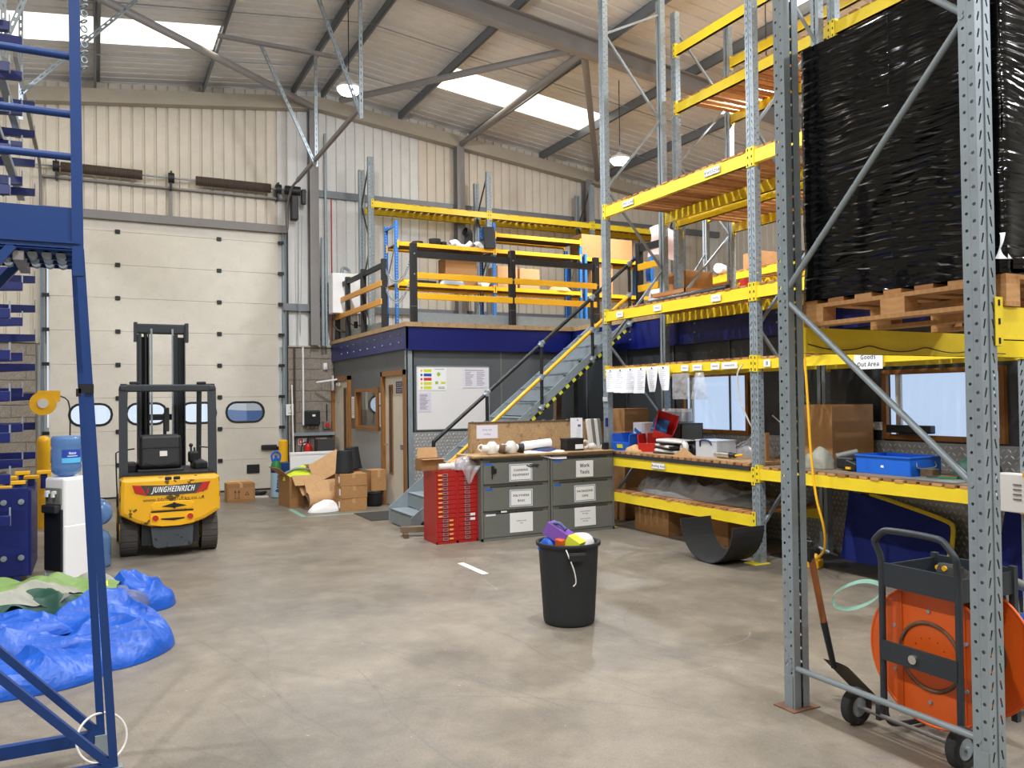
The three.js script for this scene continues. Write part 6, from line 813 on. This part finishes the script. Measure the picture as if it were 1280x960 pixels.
// ================= far corner by the loading door =================
{
  const box = (x, y, z, w, h, d, m, l, ry = 0, nm = 'cardboard_box') => { const b = T(nm, l, 'box', [x, y, z], ry); M(b, 'carton', RB(w, h, d, 0.005, 0, h / 2, 0), m); M(b, 'tape', [B(0.05, 0.002, d + 0.002, 0, h, 0), B(0.05, h * 0.35, 0.002, 0, h * 0.83, d / 2 + 0.001)], X.card3); return b; };
  const b0 = box(2.22, 0, -14.85, 0.46, 0.32, 0.36, X.card2, 'brown carton with upright arrows standing by the loading door'); const ar = print(0.4, 0.2, '#a87c4c', (c, W, H) => { c.strokeStyle = '#2d2017'; c.lineWidth = W * 0.02; for (const x of [0.25, 0.4]) { c.beginPath(); c.moveTo(W * x, H * 0.85); c.lineTo(W * x, H * 0.25); c.lineTo(W * (x - 0.04), H * 0.42); c.moveTo(W * x, H * 0.25); c.lineTo(W * (x + 0.04), H * 0.42); c.stroke(); } c.beginPath(); c.moveTo(W * 0.2, H * 0.9); c.lineTo(W * 0.45, H * 0.9); c.stroke(); c.beginPath(); for (let k = 0; k < 4; k++) { const a = k * 2.094 - 1.57; c.lineTo(W * 0.74 + Math.cos(a) * W * 0.09, H * 0.56 + Math.sin(a) * W * 0.09); } c.stroke(); }); M(b0, 'print', SHEET(0.4, 0.2), ar, 0, 0.15, 0.182);
  M(b0, 'flap', [EX([[-0.22, 0], [0.22, 0], [0.18, 0.08], [-0.18, 0.06]], 0.004, 0, 0.32, -0.1, -1.1)], X.card3);
  one('door_bumper', 'black vent flap low on the loading door', 'vent', [RB(0.24, 0.17, 0.02, 0.008, 0, 0, 0)], X.black, [2.72, 0.42, -16.485]);
  const gc = T('gas_cylinder', 'pale blue gas cylinder with a green shoulder beside the door', 'gas cylinder', [2.88, 0, -15.05]); M(gc, 'body', LA([[0, 0], [0.085, 0.0], [0.095, 0.02], [0.095, 0.55]], 22), mat('#9fb9c4', 0.45)); M(gc, 'shoulder', LA([[0.096, 0.5], [0.095, 0.56], [0.07, 0.64], [0.035, 0.67]], 22), X.green); M(gc, 'valve_guard', [TU([[-0.06, 0.65, 0], [-0.075, 0.76, 0], [0, 0.83, 0], [0.075, 0.76, 0], [0.06, 0.65, 0]], 0.018, 24, 8), CY([0, 0.66, 0], [0, 0.76, 0], 0.022), CY([0, 0.66, 0], [0, 0.7, 0], 0.045)], X.blueB); M(gc, 'label', CY([0, 0.45, 0], [0, 0.52, 0], 0.0965, 0.0965, 22, true), X.blueN); M(gc, 'lettering', TX('Argon', 0.08, fontB, 0.002), X.blueN, 0.03, 0.25, 0.096, 0, 0.15, 1.5);
  const bo = T('bollard', 'yellow steel bollard guarding the edge of the loading door', 'bollard', [3.22, 0, -16.1]); M(bo, 'tube', CY([0, 0, 0], [0, 0.96, 0], 0.085, 0.085, 20), X.safety); M(bo, 'cap', LA([[0.085, 0.96], [0.06, 0.985], [0, 0.99]], 20), X.safety);
  one('door_bolt', 'black locking handle on the edge of the loading door', 'door handle', [RB(0.3, 0.1, 0.06, 0.02, 0, 0, 0), RB(0.12, 0.07, 0.04, 0.01, 0.15, -0.02, 0.04)], X.black, [3.02, 0.83, -16.45]);
  one('blue_valve', 'blue plastic valve unit on a low stand by the bollard', 'valve', [RB(0.16, 0.2, 0.14, 0.02, 0, 0.5, 0), B(0.06, 0.5, 0.06, 0, 0.25, 0)], X.blueL, [3.12, 0, -15.5]);
  one('cable_heap', 'coil of black cable on the floor by the loading door', 'cable', TU(Array.from({ length: 34 }, (_, i) => [0.16 * Math.cos(i * 0.7) + 0.05 * Math.sin(i * 1.9), 0.02 + 0.012 * (i % 4), 0.09 * Math.sin(i * 0.7)]), 0.014, 160, 6), X.black, [2.6, 0, -15.6]);
  one('white_offcut', 'short white plastic strip on the floor beside the cable coil', 'strip', BB(-0.16, 0.16, 0, 0.025, -0.06, 0.06), X.offw, [2.6, 0, -15.2]);
  // heap of flattened cartons
  const op = T('open_carton', 'large open cardboard box with folded flaps full of hi-vis clothing', 'box', [3.0, 0, -13.75], 0.15); M(op, 'body', [B(0.5, 0.5, 0.008, 0, 0.25, 0.25), B(0.5, 0.5, 0.008, 0, 0.25, -0.25), B(0.008, 0.5, 0.5, -0.25, 0.25, 0), B(0.008, 0.5, 0.5, 0.25, 0.25, 0), B(0.5, 0.008, 0.5, 0, 0.004, 0)], X.card2); M(op, 'flap', B(0.48, 0.008, 0.22, 0.02, 0.44, 0.34, 0.75), X.card3); M(op, 'flap', B(0.24, 0.008, 0.48, -0.33, 0.57, 0.0, 0, 0, -0.7), X.card); M(op, 'flap', B(0.2, 0.008, 0.48, 0.33, 0.46, 0.0, 0, 0, -0.5), X.card);
  const hv = T('hi_vis_vest', 'bright yellow hi-vis vest heaped in the open cardboard box', 'vest', [3.05, 0.42, -13.72]); M(hv, 'fabric', pile(0, 0, 0.36, 0.22, 0.22, 101, { n: 50, m: 18 }), X.hivis); M(hv, 'reflective_tape', [TU([[-0.3, 0.12, 0.05], [-0.1, 0.2, 0.1], [0.15, 0.16, 0.1]], 0.02, 20, 6)], X.galv);
  const cd = (l, pts, x, y, z, rx, ry, rz, m) => { const c = T('flattened_carton', l, 'cardboard', [x, y, z], 0); M(c, 'sheet', EX(pts, 0.012, 0, 0, 0, rx, ry, rz), m); return c; };
  cd('long flattened carton slanting up across the cardboard heap', [[0, 0], [0.95, 0], [0.9, 0.4], [0.1, 0.36]], 2.95, 0.2, -13.25, -0.9, 0.1, 0.4, X.card3);
  cd('creased brown carton panel at the top of the cardboard heap', [[0, 0], [0.55, 0.05], [0.6, 0.42], [0.05, 0.35]], 3.2, 0.35, -13.45, -0.45, -0.1, 0.35, X.card3);
  const rc = T('rolled_carton', 'rolled length of brown cardboard at the foot of the heap', 'cardboard', [2.97, 0, -13.1], 0.1); M(rc, 'roll', [EX([...circ(0, 0, 0.13, 20)], 0.62, 0.02, 0.14, 0, 0, Math.PI / 2, 0.1, 0, [circ(0, 0, 0.115, 20)]), B(0.6, 0.01, 0.35, 0.33, 0.3, -0.05, 0.9, 0, 0.1)], X.card3); M(rc, 'tube_end', CY([0.0, 0.13, 0], [0.06, 0.14, 0], 0.1, 0.1, 18, true), X.boardD);
  one('white_sack', 'crumpled white plastic sack at the foot of the cardboard heap', 'sack', cloth({ s: 107, h: 0.16, n: 90, m: 40, freq: 2.4, pw: 3, out: [[0.24, 0.02], [0.1, 0.15], [-0.12, 0.16], [-0.25, 0.05], [-0.16, -0.14], [0.08, -0.16]] }), X.whiteM, [3.16, 0, -12.74]);
  const wp = T('insulation_slab', 'white insulated slab leaning behind the cardboard heap', 'insulation', [3.5, 0, -14.3]); M(wp, 'face', RB(1.05, 0.82, 0.05, 0.006, 0, 0.41, 0, -0.06), X.white); M(wp, 'edge', RB(1.06, 0.05, 0.06, 0.006, 0, 0.82, -0.02, -0.06), X.white);
  one('carton_tray', 'shallow cardboard tray on top of the heap', 'cardboard', [BB(-0.25, 0.25, 0, 0.008, -0.1, 0.1), BB(-0.25, 0.25, 0, 0.06, 0.095, 0.1), BB(-0.25, 0.25, 0, 0.06, -0.1, -0.095), BB(0.245, 0.25, 0, 0.06, -0.1, 0.1)], X.card2, [3.35, 0.6, -13.75]);
  for (let i = 0; i < 3; i++) { const b = box(3.6, i * 0.195, -12.75, 0.42, 0.19, 0.36, X.card, ['lowest', 'middle', 'topmost'][i] + ' of three matching brown cartons stacked beside the office door', i === 1 ? 0.05 : -0.02); M(b, 'side_label', B(0.002, 0.1, 0.08, -0.212, 0.1, 0.1), X.paper); }
  box(4.08, 0.255, -12.98, 0.26, 0.34, 0.26, X.card, 'brown carton behind the stack of three, on the black bucket', 0.1);
  const bucket = (x, y, z, ry, l, inv) => { const b = T('plastic_bucket', l, 'bucket', [x, y, z], ry); const pr = inv ? [[0, 0.35], [0.11, 0.35], [0.118, 0.33], [0.12, 0.315], [0.14, 0.02], [0.148, 0.0], [0.135, 0.0], [0.11, 0.32], [0, 0.325]] : [[0, 0], [0.12, 0.0], [0.14, 0.21], [0.155, 0.21], [0.155, 0.235], [0.135, 0.235], [0.11, 0.02], [0, 0.015]]; M(b, 'body', LA(pr, 28), X.blackM); if (inv) M(b, 'base_rim', fix(mv(new THREE.TorusGeometry(0.112, 0.008, 6, 28), 0, 0.345, 0, Math.PI / 2)), X.black); else M(b, 'lid', LA([[0, 0.225], [0.14, 0.24], [0.14, 0.25], [0, 0.252]], 28), X.cab); return b; };
  bucket(3.5, 0.585, -12.75, 0, 'upturned black bucket on the stack of three cartons', true); const b2 = bucket(3.8, 0.6, -13.3, 0, 'tilted upturned black bucket against the office wall', true); b2.rotation.z = 0.1; bucket(4.05, 0, -12.98, 0, 'lidded black bucket on the floor by the office door', false);
  one('bucket_stand', 'brown carton that carries the tilted bucket', 'box', RB(0.28, 0.58, 0.26, 0.005, 0, 0.29, 0), X.card2, [3.78, 0, -13.32]);
  // blockwork corner: extinguisher, cabinets, boxes, signs
  const fe = T('fire_extinguisher', 'red fire extinguisher on the blockwork below the safety signs', 'fire extinguisher', [3.74, 0.42, -16.28]); M(fe, 'body', LA([[0, 0], [0.075, 0.0], [0.08, 0.02], [0.08, 0.4], [0.05, 0.46], [0.025, 0.48]], 20), X.redB); M(fe, 'valve', [CY([0, 0.48, 0], [0, 0.53, 0], 0.02), B(0.03, 0.015, 0.14, 0, 0.54, 0.03, 0.2), B(0.03, 0.012, 0.12, 0, 0.57, 0.03, -0.1)], X.black); M(fe, 'hose', TU([[0.0, 0.5, 0.02], [-0.12, 0.46, 0.05], [-0.15, 0.25, 0.06], [-0.1, 0.1, 0.07]], 0.012, 24, 6), X.black); M(fe, 'instruction_label', CY([0, 0.18, 0], [0, 0.3, 0], 0.081, 0.081, 20, true), X.paper);
  const dk = T('dark_locker', 'black slanted metal cabinet beside the fire extinguisher', 'cabinet', [4.02, 0, -16.15]); M(dk, 'body', EX([[-0.2, 0], [0.2, 0], [0.2, 0.62], [0.05, 0.68], [0.05, 0.97], [-0.2, 0.97]].map(([a, b]) => [a, b]), 0.34, -0.17, 0, 0.0, 0, Math.PI / 2, 0), X.cabD); M(dk, 'hood', RB(0.36, 0.33, 0.04, 0.01, 0, 0.8, -0.02), X.black);
  const iv = T('inverter_unit', 'black wall-mounted inverter box on the blockwork', 'inverter', [3.83, 1.24, -16.31]); M(iv, 'case', RB(0.3, 0.3, 0.14, 0.03, 0, 0.15, 0), X.black); M(iv, 'display', B(0.06, 0.04, 0.004, 0.02, 0.2, 0.071), X.paper); M(iv, 'gland_row', [CY([-0.08, 0.0, 0], [-0.08, -0.05, 0], 0.02), CY([0.0, 0.0, 0], [0.0, -0.05, 0], 0.02), CY([0.08, 0.0, 0], [0.08, -0.05, 0], 0.02)], X.cab);
  const es = T('stop_switch', 'red and grey isolator switch beside the inverter', 'switch', [4.14, 1.16, -16.36]); M(es, 'box', RB(0.16, 0.15, 0.07, 0.01, 0, 0.08, 0), X.cab); M(es, 'knob', CY([0, 0.08, 0.03], [0, 0.08, 0.06], 0.045, 0.045, 18), X.redB); M(es, 'conduit', CY([0.0, 0.15, 0], [0, 0.5, 0], 0.012), X.black);
  one('cable_tray', 'galvanised cable tray shelf below the inverter', 'cable tray', [BB(-0.42, 0.42, 0, 0.06, -0.04, 0.06)], X.galv, [3.86, 1.04, -16.34]);
  one('white_conduit', 'white vertical cable conduit beside the inverter', 'conduit', CY([0, 1.25, 0], [0, 2.8, 0], 0.02, 0.02, 10), X.white, [3.67, 0, -16.36]); one('white_conduit', 'long white timber strip standing against the blockwork by the door', 'conduit', BAR([0, 0, 0.3], [0.02, 2.05, 0.02], 0.04, 0.02), X.white, [3.42, 0, -16.36]); one('brown_conduit', 'brown vertical pipe on the blockwork by the door', 'pipe', CY([0, 0, 0], [0, 2.79, 0], 0.02, 0.02, 10), X.brown, [3.5, 0, -16.36]);
  const sgn = (x, y, w, h, m, l) => one('wall_sign', l, 'sign', SHEET(w, h), m, [x, y, -16.385]);
  const red = print(0.2, 0.12, '#ece7e2', (c, W, H) => { c.fillStyle = '#c5322c'; c.fillRect(W * 0.06, H * 0.12, W * 0.34, H * 0.76); c.fillStyle = '#777'; for (let i = 0; i < 4; i++) c.fillRect(W * 0.48, H * (0.2 + i * 0.17), W * 0.42, H * 0.06); c.fillStyle = '#fff'; c.fillRect(W * 0.16, H * 0.3, W * 0.12, H * 0.4); });
  sgn(3.68, 0.92, 0.22, 0.13, red, 'red and white fire extinguisher sign above the extinguisher'); sgn(4.03, 0.92, 0.22, 0.13, red, 'red and white fire sign above the dark cabinet');
  sgn(3.42, 1.56, 0.17, 0.22, print(0.17, 0.22, '#e9e9e6', words([['6', 0.25, 0.2], ['7', 0.45, 0.2], ['DOOR', 0.8, 0.14]])), 'small white door sign with black print on the blockwork');
  const bl = T('wall_boiler', 'white wall unit with a yellow sticker behind the mezzanine guard rail', 'boiler', [4.42, 3.45, -16.0]); M(bl, 'case', RB(0.56, 0.8, 0.34, 0.02, 0, 0.4, 0), X.white); M(bl, 'sticker', B(0.1, 0.07, 0.002, 0.1, 0.7, 0.172), X.lime); M(bl, 'flue', TU([[-0.05, 0.8, 0], [-0.03, 0.92, 0], [0.1, 0.9, -0.05], [0.12, 0.78, -0.05]], 0.03, 20, 8), X.galv); M(bl, 'pipework', [TU([[-0.2, 0, 0], [-0.22, -0.2, 0], [-0.1, -0.35, 0.1], [0.5, -0.36, 0.1]], 0.018, 30, 6), TU([[0.1, 0, 0], [0.12, -0.2, 0.05], [0.4, -0.22, 0.1], [0.7, -0.2, 0.1]], 0.014, 30, 6)], X.brown); M(bl, 'pump', [RB(0.2, 0.14, 0.12, 0.02, 0.45, -0.3, 0.15), CY([0.2, -0.15, 0.1], [0.2, -0.28, 0.1], 0.04)], X.black); M(bl, 'wall_bracket', [BB(-0.25, 0.25, 0.1, 0.16, -0.42, -0.15), BB(-0.25, 0.25, 0.6, 0.66, -0.42, -0.15)], X.galv);
  one('red_pipe', 'thin red pipe running up the ribbed wall beside the column', 'pipe', CY([0, MF, 0], [0, 5.85, 0], 0.012, 0.012, 8), X.red, [4.28, 0, -16.42]); one('galvanised_trunking', 'pair of galvanised vertical cable trunking lengths by the gable column', 'trunking', [BB(-0.06, -0.01, 2.83, 5.0, -0.03, 0.03), BB(0.01, 0.05, 2.83, 7.1, -0.03, 0.03)], X.galv, [4.08, 0, -16.24]);
  const cr = T('door_signboard', 'white cross shaped bracket over the far office door', 'bracket', [4.2, 2.1, -16.2]); M(cr, 'arm', BAR([-0.3, 0.0, 0], [0.12, 0.06, 0.3], 0.03, 0.03), X.white); M(cr, 'plate', RB(0.02, 0.3, 0.12, 0.006, 0.02, -0.02, 0), X.white);
  // notices on the office side wall
  const np = print(0.2, 0.28, '#e8e6e2', (c, W, H) => { c.fillStyle = '#777'; for (let i = 0; i < 10; i++) c.fillRect(W * 0.14, H * (0.12 + i * 0.08), W * 0.7, H * 0.02); });
  for (const [z, y, h, l] of [[-15.0, 1.6, 0.4, 'narrow white notice between the far door and the oak window'], [-13.32, 1.75, 0.2, 'small white notice high beside the oak window'], [-13.3, 1.45, 0.35, 'white notice low beside the oak window']]) one('wall_notice', l, 'notice', SHEET(0.18, h), np, [4.29, y, z], -Math.PI / 2);
  const pir = T('motion_sensor', 'white motion sensor on the blockwork corner under the mezzanine', 'sensor', [4.12, 2.42, -16.38]); M(pir, 'housing', RB(0.08, 0.14, 0.07, 0.02, 0, 0, 0), X.white); M(pir, 'lens', RB(0.06, 0.06, 0.03, 0.014, 0, -0.02, 0.03), X.offw);
  one('floor_tape', 'strip of green floor tape by the cardboard heap', 'tape', BB(-0.04, 0.04, 0, 0.002, -0.5, 0.5), X.strap, [2.76, 0, -12.8]); one('floor_tape', 'thin pale strip of tape running to the office door', 'tape', BB(-0.7, 0.7, 0, 0.002, -0.03, 0.03), X.strap, [3.5, 0, -12.28]); one('floor_tape', 'short white strip of tape alone on the concrete', 'tape', BB(-0.035, 0.035, 0, 0.002, -0.31, 0.31), X.paper, [3.425, 0, -7.66]);
  one('door_mat', 'dark grey mat on the floor outside the office door', 'mat', BB(-0.35, 0.35, 0, 0.008, -0.45, 0.45), X.mat1, [3.85, 0, -11.8]);
}
// ================= things on the mezzanine =================
{
  const y1 = MF + 0.85, y2 = MF + 1.55, y3 = MF + 0.0, Zs = -13.78; const carton = (x, y, z, w, h, d, m, l, ry = 0) => { const b = T('shelf_carton', l, 'box', [x, y, z], ry); M(b, 'carton', RB(w, h, d, 0.005, 0, h / 2, 0), m); M(b, 'tape', B(0.05, 0.002, d + 0.002, 0, h, 0), X.card3); return b; };
  carton(5.95, y1, Zs - 0.06, 0.62, 0.52, 0.36, X.card2, 'big brown carton on the lower shelf of the blue shelving'); carton(5.9, y3, Zs + 0.1, 0.46, 0.28, 0.36, X.card, 'brown carton on the deck under the blue shelving');
  carton(6.85, y1, Zs, 0.42, 0.42, 0.42, X.card3, 'tan open carton beside the middle post of the blue shelving'); carton(7.32, y1, Zs, 0.42, 0.4, 0.42, X.card3, 'tan carton with a dark handle hole on the blue shelving'); carton(7.74, y3, Zs + 0.1, 0.7, 0.3, 0.45, X.card, 'wide brown carton on the deck behind the guard rail'); carton(8.75, y2, Zs, 0.55, 0.46, 0.44, X.card2, 'brown carton with a white label high beyond the blue shelving'); carton(9.4, y2, Zs, 0.58, 0.42, 0.4, X.card, 'brown archive box high beyond the blue shelving');
  carton(8.95, y1, Zs, 0.5, 0.6, 0.44, X.card, 'tall tan carton beyond the end of the blue shelving'); carton(9.2, y3, Zs, 0.5, 0.5, 0.5, X.card2, 'brown carton on the deck beyond the stairs');
  const ex = T('shelving_unit', 'amber beamed shelving carrying archive boxes beyond the blue shelving', 'shelving', [8.5, MF, -13.5]); for (const y of [0.84, 1.54]) { for (const z of [0, -0.6]) M(ex, 'shelf_beam', BB(0, 1.6, y - 0.07, y, z - 0.02, z + 0.02), X.safety); M(ex, 'shelf_board', BB(0, 1.6, y - 0.02, y - 0.004, -0.6, 0), X.boardD); } for (const z of [0, -0.6]) M(ex, 'upright', BB(1.58, 1.64, 0, 1.75, z - 0.03, z + 0.03), X.blueS), M(ex, 'upright', BB(-0.01, 0.04, 0, 1.6, z - 0.03, z + 0.03), X.blueS);
  const pot = (x, y, r, h, l) => one('black_pot', l, 'pot', LA([[0, 0], [r * 0.9, 0], [r, h], [r * 0.92, h], [r * 0.8, 0.02], [0, 0.015]], 20), X.rubber, [x, y, -13.7], 0);
  pot(5.12, y2, 0.1, 0.07, 'low black ring at the end of the top amber shelf'); pot(5.45, y2, 0.11, 0.14, 'black round pot on the top amber shelf'); pot(5.62, y2, 0.06, 0.1, 'small black pot beside the round pot on the top shelf');
  const cl = (x, l, s) => one('foam_cradle', l, 'foam', [TU([[-0.22 * s, 0.06, 0], [-0.12 * s, 0.1, 0], [-0.02 * s, 0.03, 0], [0.1 * s, 0.03, 0], [0.2 * s, 0.11, 0]], 0.06, 40, 10)], X.whiteM, [x, y2, -13.66]); cl(5.95, 'white curved foam cradle on the top amber shelf', 1); cl(6.38, 'smaller white foam cradle near the middle blue post', 0.75);
  const dh = T('ducting_elbow', 'black pipe elbow standing among the white foam cradles', 'pipe', [6.16, y2, -13.8]); M(dh, 'pipe', TU([[0, 0, 0], [0, 0.2, 0], [-0.02, 0.32, 0.04], [-0.1, 0.34, 0.06]], 0.08, 30, 12), X.rubber); M(dh, 'collar', CY([0, 0.0, 0], [0, 0.05, 0], 0.095, 0.095, 16), X.black);
  one('duct_panel', 'tall dark panel leaning on the middle blue post', 'panel', RB(0.22, 0.4, 0.06, 0.01, 0, 0.2, 0, 0, 0, 0.08), X.blackM, [6.42, y2, -13.46]);
  one('black_hose', 'short black hose length lying on the middle amber shelf', 'hose', CY([0, 0.04, 0], [0.34, 0.04, 0], 0.035, 0.03, 12), X.black, [5.08, y1, -13.6]); one('silver_duct', 'crumpled silver duct beside the black hose', 'duct', pile(0, 0, 0.28, 0.1, 0.12, 111, { n: 50, m: 16 }), X.galv, [5.72, y1, -13.56]);
  one('yellow_cover', 'yellow cover sheet on the shelf behind the gate chains', 'cover', pile(0, 0, 0.3, 0.15, 0.14, 113, { n: 40, m: 14 }), X.safety, [4.98, y1, -13.75]); one('yellow_scrap', 'yellow and brown crumpled packing on the shelf near the stairs', 'packing', pile(0, 0, 0.3, 0.16, 0.12, 117, { n: 40, m: 14 }), X.card3, [8.0, y1, -13.6]); one('white_roll', 'white soft roll beside the middle blue post', 'roll', CY([0, 0.1, -0.2], [0, 0.1, 0.2], 0.1, 0.1, 16), X.whiteM, [6.38, y1, -13.75]);
  for (let i = 0; i < 3; i++) pot(6.75 + i * 0.24, y3, 0.1, 0.13, ['black pot on the deck beside the middle blue post', 'black pot between two others on the mezzanine deck', 'black pot beside the wide brown carton on the deck'][i]);
  one('netting_heap', 'grey netting heap on the deck under the blue shelving', 'netting', pile(0, 0, 0.3, 0.2, 0.4, 119, { n: 40, m: 16 }), X.filmG, [8.42, y3, -13.75]);
  // heap by the stair head
  const sk = T('white_sack', 'tall white plastic sacks with blue print behind the stair head rail', 'sack', [7.75, MF, -10.08]); M(sk, 'sack', pile(0, 0, 0.3, 0.28, 1.0, 121, { n: 60, m: 26, pw: 5, f: 0.4 }), X.whiteM); M(sk, 'pink_sheet', GRID(12, 12, (u, v) => [-0.16 + u * 0.4, 1.4 - v * 0.45 + 0.05 * Math.sin(u * 5), -0.1 + 0.2 * u + 0.05 * Math.sin(v * 5)]), mat('#ead3cf', 0.6)); M(sk, 'blue_print', GRID(6, 6, (u, v) => [-0.305 - 0.01 * Math.sin(v * 3), 0.55 + v * 0.22, 0.0 + u * 0.12]), X.blueB); M(sk, 'red_bag', pile(0.02, 0.28, 0.12, 0.12, 0.6, 123, { n: 30, m: 14, pw: 5 }), X.redB);
  one('deck_carton', 'brown carton with a red label on the deck behind the stair head rail', 'box', [RB(0.5, 0.62, 0.4, 0.005, 0, 0.31, 0)], X.card, [7.8, MF, -9.48]); one('red_label', 'red square label on the carton behind the stair head rail', 'label', SHEET(0.12, 0.16), X.redB, [7.547, MF + 0.35, -9.5], -Math.PI / 2);
  // rack A second shelf: pipes and pallets
  const s2 = 2.895; const cr = T('timber_crate', 'small slatted timber crate on the shelf above the blue fascia', 'crate', [6.85, s2, -8.55]); for (const yy of [0.03, 0.11, 0.19]) { M(cr, 'crate_slat', BB(-0.2, -0.185, yy - 0.025, yy + 0.025, -0.35, 0.35), X.slat); M(cr, 'crate_slat', BB(0.185, 0.2, yy - 0.025, yy + 0.025, -0.35, 0.35), X.slat2); M(cr, 'crate_slat', BB(-0.2, 0.2, yy - 0.025, yy + 0.025, 0.335, 0.35), X.slat3); M(cr, 'crate_slat', BB(-0.2, 0.2, yy - 0.025, yy + 0.025, -0.35, -0.335), X.slat); }
  for (let i = 0; i < 5; i++) { const m = [X.black, X.cabD, X.galv, X.offw, X.black][i]; one('loose_pipe', ['thick black pipe', 'dark steel bar', 'galvanised tube', 'pale grey plastic pipe', 'thin black pipe'][i] + ' lying on the shelf above the blue fascia', 'pipe', CY([0, 0.03, -0.75], [0.04, 0.03, 0.8], [0.035, 0.02, 0.024, 0.03, 0.018][i], [0.035, 0.02, 0.024, 0.03, 0.018][i], 12), m, [6.22 + i * 0.1, s2, -7.7 + i * 0.12], 0.04 * (i - 2)); }
  one('red_tin', 'red tin on the shelf beside the middle upright', 'tin', CY([0, 0, 0], [0, 0.1, 0], 0.05, 0.05, 16), X.redB, [6.3, s2, -6.75]); one('torch_tube', 'black tube with silver end on the shelf beside the red tin', 'tube', [CY([0, 0.05, 0], [0.2, 0.05, 0.3], 0.04, 0.03, 14)], X.black, [6.75, s2, -6.8]);
  // low rack on mezzanine: rolls and box
  const yr = MF + 0.845; const ro = T('paper_roll', 'white roll with a blue end on the low mezzanine rack', 'roll', [9.45, yr, -10.6], 0.5); M(ro, 'roll', CY([-0.3, 0.08, 0], [0.2, 0.08, 0], 0.08, 0.08, 18), X.whiteM); M(ro, 'end_cap', CY([0.2, 0.08, 0], [0.24, 0.08, 0], 0.085, 0.085, 18), X.blueB); one('rack_carton', 'brown carton on the low mezzanine rack', 'box', RB(0.4, 0.26, 0.4, 0.005, 0, 0.13, 0), X.card, [9.6, yr, -9.9]); for (let i = 0; i < 2; i++) one('black_pipe', 'black pipe with an open end on the low mezzanine rack', 'pipe', CY([-0.15, 0.06, 0], [0.6, 0.06, 0.05], 0.055, 0.055, 16, true), X.black, [9.4, yr, -9.0 + i * 0.16], 0, 'black pipes on the low rack'); one('white_bundle', 'white cloth bundle on the low mezzanine rack', 'bundle', pile(0, 0, 0.3, 0.3, 0.2, 127, { n: 40, m: 16 }), X.whiteM, [9.6, yr, -8.0]);
  const bv = T('belt_loop', 'blue plastic tag hanging on the rack upright above the worktop', 'tag', [6.06, 1.4, -9.12]); M(bv, 'tag', RB(0.02, 0.12, 0.05, 0.008, -0.005, 0, 0), X.blueN); M(bv, 'tape_band', [BB(0.005, 0.015, 0.28, 0.34, -0.1, 0.01)], X.tub);
}

renderer.render(scene, camera);
